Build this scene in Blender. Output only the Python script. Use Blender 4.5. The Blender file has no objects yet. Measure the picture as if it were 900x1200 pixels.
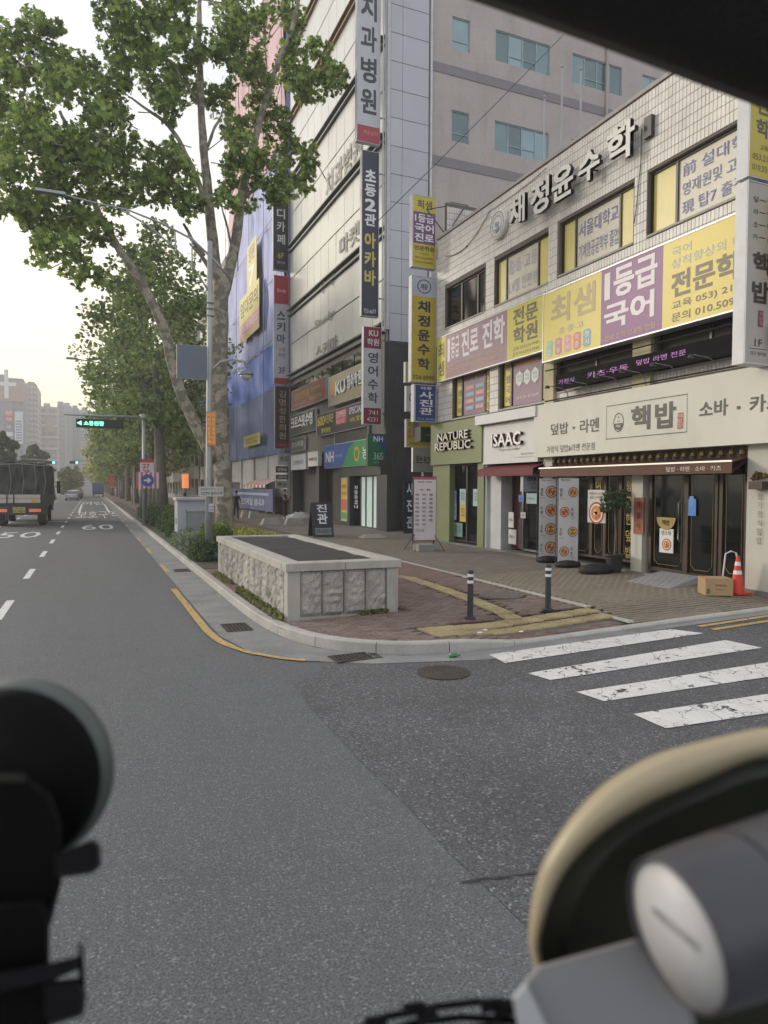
import bpy, math, random
import numpy as np
from mathutils import Vector, Matrix, noise

# ------------------------------------------------------------------ camera, sky, sun, exposure
SC = bpy.context.scene
COL = SC.collection
random.seed(7)
RNG = np.random.default_rng(7)
FPX, CAMH = 810.0, 2.2

def cam_axes(th, p, r):
    f = np.array([math.sin(th)*math.cos(p), math.cos(th)*math.cos(p), -math.sin(p)])
    r0 = np.array([math.cos(th), -math.sin(th), 0.0])
    u0 = np.cross(r0, f)
    rr = r0*math.cos(r) + u0*math.sin(r)
    return f, rr, np.cross(rr, f)

CF, CR, CU = cam_axes(math.radians(22.94682), math.radians(2.02952), math.radians(0.3))
cam_data = bpy.data.cameras.new('camera')
cam = bpy.data.objects.new('camera', cam_data)
COL.objects.link(cam)
SC.camera = cam
cam_data.sensor_fit = 'VERTICAL'
cam_data.sensor_height = 24.0
cam_data.lens = 24.0*FPX/1200.0
cam_data.clip_start = 0.05
cam_data.clip_end = 6000
cam_data.dof.use_dof = True
cam_data.dof.focus_distance = 17.0
cam_data.dof.aperture_fstop = cam_data.lens/5.0
mw = Matrix.Identity(4)
for i in range(3):
    mw[i][0] = CR[i]; mw[i][1] = CU[i]; mw[i][2] = -CF[i]
mw[2][3] = CAMH
cam.matrix_world = mw
SC.render.resolution_x, SC.render.resolution_y = 768, 1024

SUN_EL, SUN_AZ = math.radians(15.0), math.radians(-42.0)     # azimuth from +Y, to the left
world = bpy.data.worlds.new('World')
SC.world = world
world.use_nodes = True
wn = world.node_tree
bg = wn.nodes['Background']
sky = wn.nodes.new('ShaderNodeTexSky')
sky.sky_type = 'NISHITA'
sky.sun_disc = False
sky.sun_elevation = SUN_EL
sky.sun_rotation = SUN_AZ
sky.air_density = 1.0
sky.dust_density = 3.0
sky.ozone_density = 1.0
hsv = wn.nodes.new('ShaderNodeHueSaturation')
hsv.inputs['Saturation'].default_value = 0.9
wn.links.new(sky.outputs[0], hsv.inputs['Color'])
cloud = wn.nodes.new('ShaderNodeMix'); cloud.data_type = 'RGBA'          # thin even cloud over the clear-sky colours
cloud.inputs['Factor'].default_value = 0.86
cloud.inputs['B'].default_value = (2.6, 2.6, 2.68, 1)
wn.links.new(hsv.outputs[0], cloud.inputs['A'])
wtc = wn.nodes.new('ShaderNodeTexCoord'); wmp = wn.nodes.new('ShaderNodeMapping'); wmp.inputs['Scale'].default_value = (1.2, 1.2, 4.0)
wnz = wn.nodes.new('ShaderNodeTexNoise'); wnz.inputs['Scale'].default_value = 1.6; wnz.inputs['Detail'].default_value = 5
wcr = wn.nodes.new('ShaderNodeMix'); wcr.data_type = 'RGBA'
wcr.inputs['A'].default_value = (2.2, 2.22, 2.34, 1); wcr.inputs['B'].default_value = (3.0, 2.98, 2.98, 1)
wn.links.new(wtc.outputs['Generated'], wmp.inputs['Vector']); wn.links.new(wmp.outputs[0], wnz.inputs['Vector'])
wn.links.new(wnz.outputs['Fac'], wcr.inputs['Factor']); wn.links.new(wcr.outputs['Result'], cloud.inputs['B'])
tcw = wn.nodes.new('ShaderNodeTexCoord')                                  # evening glow round the sun and low on the horizon
dt = wn.nodes.new('ShaderNodeVectorMath'); dt.operation = 'DOT_PRODUCT'
dt.inputs[1].default_value = (math.sin(SUN_AZ)*math.cos(math.radians(4)), math.cos(SUN_AZ)*math.cos(math.radians(4)), math.sin(math.radians(4)))
wn.links.new(tcw.outputs['Generated'], dt.inputs[0])
g1 = wn.nodes.new('ShaderNodeMapRange'); g1.interpolation_type = 'SMOOTHSTEP'
g1.inputs['From Min'].default_value = 0.25; g1.inputs['From Max'].default_value = 1.0
wn.links.new(dt.outputs['Value'], g1.inputs['Value'])
sx_ = wn.nodes.new('ShaderNodeSeparateXYZ'); wn.links.new(tcw.outputs['Generated'], sx_.inputs[0])
g2 = wn.nodes.new('ShaderNodeMapRange'); g2.interpolation_type = 'SMOOTHSTEP'
g2.inputs['From Min'].default_value = 0.55; g2.inputs['From Max'].default_value = 0.05
wn.links.new(sx_.outputs['Z'], g2.inputs['Value'])
gm = wn.nodes.new('ShaderNodeMath'); gm.operation = 'MULTIPLY'
wn.links.new(g1.outputs[0], gm.inputs[0]); wn.links.new(g2.outputs[0], gm.inputs[1])
glow = wn.nodes.new('ShaderNodeMix'); glow.data_type = 'RGBA'
glow.inputs['B'].default_value = (5.6, 4.9, 3.2, 1)
wn.links.new(gm.outputs[0], glow.inputs['Factor']); wn.links.new(cloud.outputs['Result'], glow.inputs['A'])
wn.links.new(glow.outputs['Result'], bg.inputs['Color'])
bg.inputs['Strength'].default_value = 0.15

sun_d = bpy.data.lights.new('sun', 'SUN')
sun_d.energy = 0.9
sun_d.angle = math.radians(10)
sun_d.color = (1.0, 0.9, 0.76)
sun = bpy.data.objects.new('sun', sun_d)
COL.objects.link(sun)
sdir = Vector((math.sin(SUN_AZ)*math.cos(SUN_EL), math.cos(SUN_AZ)*math.cos(SUN_EL), math.sin(SUN_EL)))
sun.rotation_euler = (-sdir).to_track_quat('-Z', 'Y').to_euler()

SC.view_settings.view_transform = 'Standard'
SC.view_settings.look = 'None'
SC.view_settings.exposure = 1.42
SC.view_settings.gamma = 1.0
SC.cycles.use_denoising = True
SC.cycles.max_bounces = 5
SC.cycles.diffuse_bounces = 3
SC.cycles.glossy_bounces = 3
SC.cycles.transparent_max_bounces = 8
SC.cycles.volume_bounces = 0

# ------------------------------------------------------------------ measuring helpers (pixels of the 900x1200 photo -> metres)
O3 = np.array([0, 0, CAMH])
def ray(px, py): return CF + CR*(px-450)/FPX + CU*(600-py)/FPX
def gz(x): return 0.0165*min(max(x-2.4, 0.0), 9.6)
def drop(x, y):
    a = min(max((x-4.3)/1.4, 0), 1); b = min(max((9.5-y)/1.2, 0), 1)
    return 0.11*a*a*(3-2*a)*b*b*(3-2*b)
def pz(x, y): return gz(x) + 0.15 - drop(x, y)
def G(px, py, ex=0.0):                       # point on the road (ex = height over it)
    d = ray(px, py); z = ex
    for _ in range(8):
        q = O3 + d*((z-CAMH)/d[2]); z = gz(q[0]) + ex
    return q
def P(px, py):                               # point on the pavement
    d = ray(px, py); z = 0.15
    for _ in range(14):
        q = O3 + d*((z-CAMH)/d[2]); z = pz(q[0], q[1])
    return q
def PW(px, X):                               # pavement point below pixel column px at distance X from the road axis
    d = ray(px, 600); y = d[1]*X/d[0]
    return np.array([X, y, pz(X, y)])
def FX(px, py, X=11.4):
    d = ray(px, py); q = O3 + d*X/d[0]; return q[1], q[2]
def WY(px, py, Y):
    d = ray(px, py); q = O3 + d*Y/d[1]; return q[0], q[2]
def AT(px, py, dist):
    d = ray(px, py); return O3 + d*dist

# ------------------------------------------------------------------ materials
def lin(c):
    return tuple(((v/255.0)/12.92 if v/255.0 <= 0.04045 else ((v/255.0+0.055)/1.055)**2.4) for v in c)
MC = {}
def mat(name, rgb=(128, 128, 128), rough=0.6, metal=0.0, var=0.12, scale=2.5, bump=0.0, bscale=40.0, island=0.0,
        spec=0.5, emit=0.0, alpha=None, transl=0.0, stain=0.0, fine=0.0, rgb2=None, sy=1.0, stones=None):
    if name in MC: return MC[name]
    m = bpy.data.materials.new(name); m.use_nodes = True
    nt = m.node_tree; N = nt.nodes; L = nt.links
    b = N['Principled BSDF']; out = N['Material Output']
    c = lin(rgb)
    geo = N.new('ShaderNodeNewGeometry')
    mp = N.new('ShaderNodeMapping'); mp.inputs['Scale'].default_value = (1, sy, 1)
    L.new(geo.outputs['Position'], mp.inputs['Vector'])
    nz = N.new('ShaderNodeTexNoise'); nz.inputs['Scale'].default_value = scale; nz.inputs['Detail'].default_value = 6
    L.new(mp.outputs[0], nz.inputs['Vector'])
    val = N.new('ShaderNodeMapRange')
    val.inputs['From Min'].default_value = 0.25; val.inputs['From Max'].default_value = 0.75
    val.inputs['To Min'].default_value = 1-var; val.inputs['To Max'].default_value = 1+var
    L.new(nz.outputs['Fac'], val.inputs['Value'])
    cur = val.outputs[0]
    def mul(a, bb):
        x = N.new('ShaderNodeMath'); x.operation = 'MULTIPLY'; L.new(a, x.inputs[0]); L.new(bb, x.inputs[1]); return x.outputs[0]
    if island:
        mr = N.new('ShaderNodeMapRange'); mr.inputs['To Min'].default_value = 1-island; mr.inputs['To Max'].default_value = 1+island
        ad = N.new('ShaderNodeMath'); ad.operation = 'ADD'
        oi = N.new('ShaderNodeObjectInfo')
        L.new(geo.outputs['Random Per Island'], ad.inputs[0]); L.new(oi.outputs['Random'], ad.inputs[1])
        fr = N.new('ShaderNodeMath'); fr.operation = 'FRACT'; L.new(ad.outputs[0], fr.inputs[0])
        L.new(fr.outputs[0], mr.inputs['Value']); cur = mul(cur, mr.outputs[0])
    if fine:
        n2 = N.new('ShaderNodeTexNoise'); n2.inputs['Scale'].default_value = bscale; n2.inputs['Detail'].default_value = 3
        L.new(geo.outputs['Position'], n2.inputs['Vector'])
        m2 = N.new('ShaderNodeMapRange'); m2.inputs['From Min'].default_value = 0.3; m2.inputs['From Max'].default_value = 0.7
        m2.inputs['To Min'].default_value = 1-fine; m2.inputs['To Max'].default_value = 1+fine
        L.new(n2.outputs['Fac'], m2.inputs['Value']); cur = mul(cur, m2.outputs[0])
    if stain:
        n3 = N.new('ShaderNodeTexNoise'); n3.inputs['Scale'].default_value = 0.9; n3.inputs['Detail'].default_value = 8; n3.inputs['Roughness'].default_value = 0.65
        mp3 = N.new('ShaderNodeMapping'); mp3.inputs['Scale'].default_value = (1.6, 1.6, 0.35)
        L.new(geo.outputs['Position'], mp3.inputs['Vector']); L.new(mp3.outputs[0], n3.inputs['Vector'])
        m3 = N.new('ShaderNodeMapRange'); m3.inputs['From Min'].default_value = 0.5; m3.inputs['From Max'].default_value = 0.75
        m3.inputs['To Min'].default_value = 1.0; m3.inputs['To Max'].default_value = 1-stain
        L.new(n3.outputs['Fac'], m3.inputs['Value']); cur = mul(cur, m3.outputs[0])
    if stones:                                # pale and dark aggregate grains
        vs = N.new('ShaderNodeTexVoronoi'); vs.inputs['Scale'].default_value = stones[0]
        L.new(geo.outputs['Position'], vs.inputs['Vector'])
        sp = N.new('ShaderNodeSeparateColor'); L.new(vs.outputs['Color'], sp.inputs[0])
        rp = N.new('ShaderNodeValToRGB'); e = rp.color_ramp.elements
        k = stones[1]
        e[0].position = 0.0; e[0].color = (1-.35*k,)*3+(1,); e[1].position = 1.0; e[1].color = (1+.0*k,)*3+(1,)
        for pos, vv in ((.3, 1-.25*k), (.5, 1.0), (.9, 1+.15*k), (.95, 1+1.4*k)):
            q = e.new(pos); q.color = (vv,)*3+(1,)
        e[len(e)-1].color = (1+1.8*k,)*3+(1,)
        L.new(sp.outputs[0], rp.inputs[0])
        x = N.new('ShaderNodeMath'); x.operation = 'MULTIPLY'; L.new(cur, x.inputs[0]); L.new(rp.outputs[0], x.inputs[1]); cur = x.outputs[0]
    vm = N.new('ShaderNodeVectorMath'); vm.operation = 'SCALE'
    if rgb2:
        c2 = lin(rgb2)
        mx = N.new('ShaderNodeMix'); mx.data_type = 'RGBA'
        mx.inputs['A'].default_value = (*c, 1); mx.inputs['B'].default_value = (*c2, 1)
        if island: L.new(fr.outputs[0], mx.inputs['Factor'])
        else:
            cr_ = N.new('ShaderNodeMapRange'); cr_.inputs['From Min'].default_value = .44; cr_.inputs['From Max'].default_value = .56
            L.new(nz.outputs['Fac'], cr_.inputs['Value']); L.new(cr_.outputs[0], mx.inputs['Factor'])
        L.new(mx.outputs['Result'], vm.inputs[0])
    else:
        vm.inputs[0].default_value = c
    L.new(cur, vm.inputs['Scale'])
    L.new(vm.outputs[0], b.inputs['Base Color'])
    b.inputs['Roughness'].default_value = rough
    b.inputs['Metallic'].default_value = metal
    b.inputs['Specular IOR Level'].default_value = spec
    if bump:
        nb = N.new('ShaderNodeTexNoise'); nb.inputs['Scale'].default_value = bscale; nb.inputs['Detail'].default_value = 4
        L.new(geo.outputs['Position'], nb.inputs['Vector'])
        bp = N.new('ShaderNodeBump'); bp.inputs['Strength'].default_value = bump; bp.inputs['Distance'].default_value = 0.01
        L.new(nb.outputs['Fac'], bp.inputs['Height']); L.new(bp.outputs[0], b.inputs['Normal'])
    if emit:
        b.inputs['Emission Color'].default_value = (*c, 1); b.inputs['Emission Strength'].default_value = emit
    if transl:
        tr = N.new('ShaderNodeBsdfTranslucent'); ms = N.new('ShaderNodeMixShader'); ms.inputs[0].default_value = transl
        L.new(vm.outputs[0], tr.inputs['Color']); L.new(b.outputs[0], ms.inputs[1]); L.new(tr.outputs[0], ms.inputs[2])
        L.new(ms.outputs[0], out.inputs['Surface'])
    if alpha is not None:                     # thin glass: see-through plus mirror
        tr = N.new('ShaderNodeBsdfTransparent'); tr.inputs[0].default_value = (0.8, 0.84, 0.84, 1)
        ms = N.new('ShaderNodeMixShader'); ms.inputs[0].default_value = alpha
        L.new(tr.outputs[0], ms.inputs[1]); L.new(b.outputs[0], ms.inputs[2]); L.new(ms.outputs[0], out.inputs['Surface'])
    MC[name] = m
    return m
def flat(rgb, rough=0.45, **k):               # printed / painted colour
    n = 'print_%d_%d_%d' % tuple(rgb) + ('_r%d' % int(rough*100) if rough != 0.45 else '')
    return mat(n, rgb, rough, var=k.pop('var', 0.07), scale=1.7, stain=k.pop('stain', .10), **k)

# ------------------------------------------------------------------ mesh builder
def wloc(o):
    v = Vector((0, 0, 0))
    while o is not None: v += o.location; o = o.parent
    return v
class M:
    def __init__(s): s.v = []; s.f = []; s.m = []
    def add(s, vs, fs, m=None):
        n = len(s.v); s.v += [tuple(map(float, q)) for q in vs]
        s.f += [tuple(i+n for i in f) for f in fs]; s.m += [m]*len(fs); return s
    def quad(s, a, b, c, d, m=None): return s.add([a, b, c, d], [(0, 1, 2, 3)], m)
    def box(s, x0, x1, y0, y1, z0, z1, m=None):
        x0, x1 = sorted((x0, x1)); y0, y1 = sorted((y0, y1)); z0, z1 = sorted((z0, z1))
        return s.add([(x0, y0, z0), (x1, y0, z0), (x1, y1, z0), (x0, y1, z0), (x0, y0, z1), (x1, y0, z1), (x1, y1, z1), (x0, y1, z1)],
              [(0, 3, 2, 1), (4, 5, 6, 7), (0, 1, 5, 4), (1, 2, 6, 5), (2, 3, 7, 6), (3, 0, 4, 7)], m)
    def bevbox(s, x0, x1, y0, y1, z0, z1, b=0.01, m=None):
        xs = (x0, x0+b, x1-b, x1); ys = (y0, y0+b, y1-b, y1); z = (z0, z1-b, z1)
        V = [(x0, y0, z0), (x1, y0, z0), (x1, y1, z0), (x0, y1, z0), (x0, y0, z[1]), (x1, y0, z[1]), (x1, y1, z[1]), (x0, y1, z[1]),
             (xs[1], ys[1], z1), (xs[2], ys[1], z1), (xs[2], ys[2], z1), (xs[1], ys[2], z1)]
        F = [(0, 1, 5, 4), (1, 2, 6, 5), (2, 3, 7, 6), (3, 0, 4, 7), (4, 5, 9, 8), (5, 6, 10, 9), (6, 7, 11, 10), (7, 4, 8, 11), (8, 9, 10, 11)]
        return s.add(V, F, m)
    def tube(s, pts, r, n=8, m=None, cap=True):
        pts = [Vector(p) for p in pts]
        rs = r if isinstance(r, (list, tuple)) else [r]*len(pts)
        V = []; F = []
        up = None
        for i, p in enumerate(pts):
            t = (pts[min(i+1, len(pts)-1)] - pts[max(i-1, 0)]).normalized()
            if up is None:
                up = Vector((0, 0, 1)) if abs(t.z) < 0.9 else Vector((1, 0, 0))
            a = t.cross(up).normalized(); b = t.cross(a).normalized(); up = -b if False else up
            for k in range(n):
                an = 2*math.pi*k/n
                V.append(p + (a*math.cos(an) + b*math.sin(an))*rs[i])
        for i in range(len(pts)-1):
            for k in range(n):
                F.append((i*n+k, i*n+(k+1) % n, (i+1)*n+(k+1) % n, (i+1)*n+k))
        if cap:
            F.append(tuple(range(n-1, -1, -1))); F.append(tuple(range((len(pts)-1)*n, len(pts)*n)))
        return s.add(V, F, m)
    def lathe(s, c, prof, n=24, m=None, axis='z', sx=1.0, sy=1.0):     # prof: (radius, height)
        V = []; F = []
        for (r, h) in prof:
            for k in range(n):
                a = 2*math.pi*k/n; u, v = r*math.cos(a)*sx, r*math.sin(a)*sy
                V.append({'z': (c[0]+u, c[1]+v, c[2]+h), 'y': (c[0]+u, c[1]+h, c[2]+v), 'x': (c[0]+h, c[1]+u, c[2]+v)}[axis])
        for i in range(len(prof)-1):
            for k in range(n):
                F.append((i*n+k, i*n+(k+1) % n, (i+1)*n+(k+1) % n, (i+1)*n+k))
        F.append(tuple(range(n-1, -1, -1))); F.append(tuple(range((len(prof)-1)*n, len(prof)*n)))
        return s.add(V, F, m)
    def ball(s, c, r, n=10, m=None, sc=(1, 1, 1)):
        prof = [(max(1e-4, math.sin(math.pi*i/n))*r, -math.cos(math.pi*i/n)*r*sc[2]) for i in range(n+1)]
        return s.lathe(c, prof, n*2, m, 'z', sc[0], sc[1])
    def build(s, name, m=None, parent=None, smooth=False, stuff=False, kind=None):
        me = bpy.data.meshes.new(name)
        off = wloc(parent) if parent is not None else Vector((0, 0, 0))
        V = [(a-off.x, b-off.y, c-off.z) for a, b, c in s.v]
        me.from_pydata(V, [], s.f)
        slots = []
        idx = []
        for q in s.m:
            q = q or m
            if q not in slots: slots.append(q)
            idx.append(slots.index(q))
        for q in slots: me.materials.append(q)
        if len(slots) > 1: me.polygons.foreach_set('material_index', idx)
        if smooth:
            me.polygons.foreach_set('use_smooth', [True]*len(me.polygons))
        me.update()
        o = bpy.data.objects.new(name, me); COL.objects.link(o)
        if parent is not None: o.parent = parent
        if smooth == 'auto':
            try: me.shade_auto_smooth  # not in 4.5 python
            except Exception: pass
        if stuff: o['kind'] = 'stuff'
        if kind: o['kind'] = kind
        return o
def sharp(o, ang=35):
    me = o.data
    import bmesh
    bm = bmesh.new(); bm.from_mesh(me); lim = math.radians(ang)
    for e in bm.edges:
        if len(e.link_faces) == 2 and e.calc_face_angle(0) > lim: e.smooth = False
    bm.to_mesh(me); bm.free(); return o
def tag(o, label, cat, group=None):
    o['label'] = label; o['category'] = cat
    if group: o['group'] = group
    return o
def thing(name, loc, label, cat, group=None):
    o = bpy.data.objects.new(name, None); COL.objects.link(o); o.location = tuple(float(v) for v in loc)
    o.empty_display_size = 0.2
    return tag(o, label, cat, group)
def inst(name, src, parent, loc, rot=0.0, kind=None):
    o = bpy.data.objects.new(name, src.data if isinstance(src, bpy.types.Object) else src); COL.objects.link(o)
    o.parent = parent; w = wloc(parent)
    o.location = (loc[0]-w.x, loc[1]-w.y, loc[2]-w.z); o.rotation_euler.z = rot
    return o
def kids(o): return [c for c in bpy.data.objects if c.parent == o]
def copy_tree(o, parent=None, ch=None):
    c = o.copy(); COL.objects.link(c)
    if parent is not None: c.parent = parent
    for k in list(o.children): copy_tree(k, c)
    return c

# ------------------------------------------------------------------ lettering
TC = {}
_fc = bpy.data.curves.new('lettering_curve', 'FONT'); _fo = bpy.data.objects.new('lettering_curve', _fc)
_tmp = bpy.data.scenes.new('workbench'); _tmp.collection.objects.link(_fo)     # small side scene, so that evaluating a text is cheap
def tmp_dg():
    vl = _tmp.view_layers[0]; vl.update(); return vl.depsgraph
def glyphs(body, bold=0.0, res=2):
    k_ = (body, bold, res)
    if k_ in TC: return TC[k_]
    _fc.body = body; _fc.resolution_u = res
    dg = tmp_dg()
    me = bpy.data.meshes.new_from_object(_fo.evaluated_get(dg))
    V = np.zeros(len(me.vertices)*3); me.vertices.foreach_get('co', V); V = V.reshape(-1, 3)
    F = [tuple(p.vertices) for p in me.polygons]
    bpy.data.meshes.remove(me)
    if len(V) and bold >= .02:                # heavier strokes: the outline laid four times, a hair apart
        d = bold*.58; n = len(V); VV = []; FF = []
        for k, (dx, dy) in enumerate(((-d, -d), (d, -d), (d, d), (-d, d))):
            VV.append(V+np.array([dx, dy, .0004*k])); FF += [tuple(i+n*k for i in f) for f in F]
        V = np.concatenate(VV); F = FF
    if len(V):
        z = V[:, 2].copy(); mn = V.min(0); mxx = V.max(0); V = (V-mn)/np.maximum(mxx-mn, 1e-6); V[:, 2] = z
    TC[k_] = (V, F); return TC[k_]

class Prints:
    """lettering of a sign: one mesh per line of writing, one for drawn shapes"""
    def __init__(s): s.shapes = M(); s.groups = []; s.open = None
    def line(s):
        if s.open is not None: return s.open
        g = M(); s.groups.append(g); return g
    def add(s, *a): return s.shapes.add(*a)
    @property
    def f(s): return s.shapes.f or any(g.f for g in s.groups)
    def build(s, name, m=None, parent=None, merge=False, shape_name='printed_shape', **k):
        gs = [g for g in s.groups if g.f]; o = None
        if merge:
            b = M()
            for g in gs+[s.shapes]: b.add(g.v, [], None); n = len(b.v)-len(g.v); b.f += [tuple(i+n for i in f) for f in g.f]; b.m += g.m
            return b.build(name, m, parent, **k)
        for g in gs: o = g.build(name, m, parent, **k)
        if s.shapes.f: o = s.shapes.build(shape_name if gs else name, m, parent, **k)
        return o

class Panel:
    """A flat sign: origin at its lower left corner, u to the reader's right, v up, n towards the reader."""
    def __init__(s, o, u, v, n, w, h):
        s.o, s.u, s.v, s.n = Vector(o), Vector(u), Vector(v), Vector(n); s.w, s.h = w, h
        s.face = M(); s.let = Prints(); s.ef = 0.003; s.el = 0.008
    def p(s, a, b, e): return s.o + s.u*(a*s.w) + s.v*(b*s.h) + s.n*e
    def rect(s, a0, a1, b0, b1, m, e=None):
        if e is None: e = s.ef; s.ef += 0.0007; s.el = max(s.el, s.ef+.002)
        s.face.quad(s.p(a0, b0, e), s.p(a1, b0, e), s.p(a1, b1, e), s.p(a0, b1, e), m); return s
    def poly(s, pts, m, e=None):
        e = s.el if e is None else e
        s.let.add([s.p(a, b, e) for a, b in pts], [tuple(range(len(pts)))], m); return s
    def text(s, body, a0, a1, b0, b1, m, bold=0.0, e=None, thick=0.0, slant=0.0, rot=False):
        V, F = glyphs(body, bold); e = s.el if e is None else e
        pts = [s.p(a0+(a1-a0)*q[0]+slant*q[1], b0+(b1-b0)*q[1], e+q[2]) for q in V]
        tgt = s.let.line()
        if thick:
            n = len(pts); back = [q - s.n*thick for q in pts]
            ed = {}
            for f in F:
                for i in range(len(f)):
                    k = (f[i], f[(i+1) % len(f)]); ed[k] = ed.get(k, 0)+1
            sides = [(b_, a_, a_+n, b_+n) for (a_, b_) in ed if (b_, a_) not in ed]
            tgt.add(pts+back, F+sides, m)
        else: tgt.add(pts, F, m)
        return s
    def lines(s, rows, a0, a1, b0, b1, m, bold=0.0, gap=0.25):
        n = len(rows); h = (b1-b0)/(n+gap*(n-1))
        for i, r in enumerate(rows):
            t = b1 - i*h*(1+gap)
            s.text(r, a0, a1, t-h, t, m, bold)
        return s
    def vtext(s, body, a0, a1, b0, b1, m, bold=0.0, gap=0.18):
        s.let.open = s.let.line(); s.lines(list(body), a0, a1, b0, b1, m, bold, gap); s.let.open = None; return s
    def ring(s, ca, cb, ra, rb, th, m, n=28):
        for i in range(n):
            t0, t1 = 2*math.pi*i/n, 2*math.pi*(i+1)/n
            s.poly([(ca+ra*math.cos(t0), cb+rb*math.sin(t0)), (ca+ra*math.cos(t1), cb+rb*math.sin(t1)),
                    (ca+ra*(1-th)*math.cos(t1), cb+rb*(1-th)*math.sin(t1)), (ca+ra*(1-th)*math.cos(t0), cb+rb*(1-th)*math.sin(t0))], m)
        return s
    def disc(s, ca, cb, ra, rb, m, n=24, e=None, t0=0, t1=2*math.pi):
        s.poly([(ca+ra*math.cos(t0+(t1-t0)*i/n), cb+rb*math.sin(t0+(t1-t0)*i/n)) for i in range(n if t1-t0 > 6.2 else n+1)], m, e); return s
    def case(s, depth, m, rim=0.0, back=0.0):
        """casing box behind the face"""
        c = M()
        a = [s.p(0, 0, 0), s.p(1, 0, 0), s.p(1, 1, 0), s.p(0, 1, 0)]; b = [q - s.n*depth for q in a]
        c.add(a+b, [(0, 1, 2, 3), (1, 0, 4, 5), (2, 1, 5, 6), (3, 2, 6, 7), (0, 3, 7, 4), (7, 6, 5, 4)], m)
        if rim:
            w, h = rim/s.w, rim/s.h
            for (a0, a1, b0, b1) in ((0, 1, 0, h), (0, 1, 1-h, 1), (0, w, h, 1-h), (1-w, 1, h, 1-h)):
                q = [s.p(a0, b0, 0.015), s.p(a1, b0, 0.015), s.p(a1, b1, 0.015), s.p(a0, b1, 0.015)]; r = [t - s.n*0.02 for t in q]
                c.add(q+r, [(0, 1, 2, 3), (1, 0, 4, 5), (2, 1, 5, 6), (3, 2, 6, 7), (0, 3, 7, 4)], m)
        s.casing = c; return s
    def done(s, parent, case='casing', face='face', lett='lettering'):
        if getattr(s, 'casing', None): s.casing.build(case, None, parent)
        if s.face.f: s.face.build(face, None, parent)
        if s.let.f: s.let.build(lett, None, parent)
        return parent
def panel_w(X, pxl, yt, yb, pxr):             # a sign facing the road (-X); left edge (pxl, yt..yb), right edge pxr
    y0, z1 = FX(pxl, yt, X); _, z0 = FX(pxl, yb, X); y1, _ = FX(pxr, (yt+yb)/2, X)
    return Panel((X, y0, z0), (0, -1, 0), (0, 0, 1), (-1, 0, 0), y0-y1, z1-z0)
def panel_wm(X, y0, y1, z0, z1):              # the same in metres; y0 is the far (left) end
    return Panel((X, y0, z0), (0, -1, 0), (0, 0, 1), (-1, 0, 0), y0-y1, z1-z0)
def panel_s(Y, pxl, yt, yb, pxr):             # a sign facing the camera side (-Y)
    x0, z1 = WY(pxl, yt, Y); _, z0 = WY(pxl, yb, Y); x1, _ = WY(pxr, (yt+yb)/2, Y)
    return Panel((x0, Y, z0), (1, 0, 0), (0, 0, 1), (0, -1, 0), x1-x0, z1-z0)
def sign(name, p, depth, cm, label, cat='sign', group=None, rim=0.0):
    c = p.o + p.u*(p.w/2) - p.n*(depth/2)
    t = thing(name, c, label, cat, group)
    p.case(depth, cm, rim); return t

def rects_minus(y0, y1, z0, z1, ops):         # rectangles of a wall around its openings
    ys = sorted({y0, y1, *[min(max(o[0], y0), y1) for o in ops], *[min(max(o[1], y0), y1) for o in ops]})
    out = []
    for a, b in zip(ys[:-1], ys[1:]):
        cuts = sorted([(max(o[2], z0), min(o[3], z1)) for o in ops if o[0] <= a+1e-6 and o[1] >= b-1e-6 and o[3] > z0 and o[2] < z1])
        z = z0
        for c0, c1 in cuts:
            if c0 > z+1e-6: out.append((a, b, z, c0))
            z = max(z, c1)
        if z < z1-1e-6: out.append((a, b, z, z1))
    return out

# common materials
asphalt = mat('asphalt', (92, 94, 97), 0.85, var=0.10, scale=0.9, bump=0.7, bscale=75, fine=0.42, sy=0.07, stones=(85, .45), stain=.12)
asphalt_c = mat('coarse_asphalt', (85, 86, 89), 0.82, var=0.2, scale=0.9, bump=0.9, bscale=60, fine=0.5, stones=(62, .75), stain=.15)
concrete = mat('concrete', (150, 148, 143), 0.85, var=0.15, scale=2, bump=0.15, bscale=60, fine=0.18, stain=0.25)
gutterm = mat('gutter_concrete', (128, 129, 129), 0.85, var=0.2, scale=1.6, bump=0.2, bscale=60, fine=0.25, stain=0.25)
granite = mat('granite', (165, 163, 158), 0.8, var=0.12, scale=3, bump=0.2, bscale=150, fine=0.3, island=0.08)
white_paint = mat('road_paint', (205, 206, 205), 0.7, var=0.10, scale=5, fine=0.18, bscale=60, bump=0.2)
yellow_paint = mat('yellow_road_paint', (176, 150, 96), 0.75, var=0.2, scale=4, fine=0.2, bscale=50)
black_m = flat((28, 28, 30), 0.5)
dark_frame = mat('dark_frame', (34, 31, 30), 0.4, var=0.05)
steel = mat('steel', (150, 153, 156), 0.38, metal=0.8, var=0.08)
glass = mat('window_glass', (20, 26, 28), 0.05, spec=0.9, var=0.03, alpha=0.55)
dglass = mat('dark_glass', (16, 19, 21), 0.06, spec=0.7, var=0.03)
sky_toned_glass = mat('sky_toned_glass', (200, 202, 200), 0.28, metal=0.1, var=0.10, scale=0.35, spec=.35)  # bright sky reflection put into a pale, mostly diffuse colour
# ------------------------------------------------------------------ THE SETTING: ground, road, pavement, kerbs
XC = [-900, -60, -20, -10, -5, 0, 2.4, 12.0, 40, 900]
YC = [-80, -10, 0, 10, 20, 40, 80, 200, 500, 1500, 3000]
g = M()
V = [(x, y, gz(x)) for y in YC for x in XC]
nx = len(XC)
g.add(V, [(j*nx+i, j*nx+i+1, (j+1)*nx+i+1, (j+1)*nx+i) for j in range(len(YC)-1) for i in range(nx-1)])
g.build('road', asphalt, kind='structure')

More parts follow.
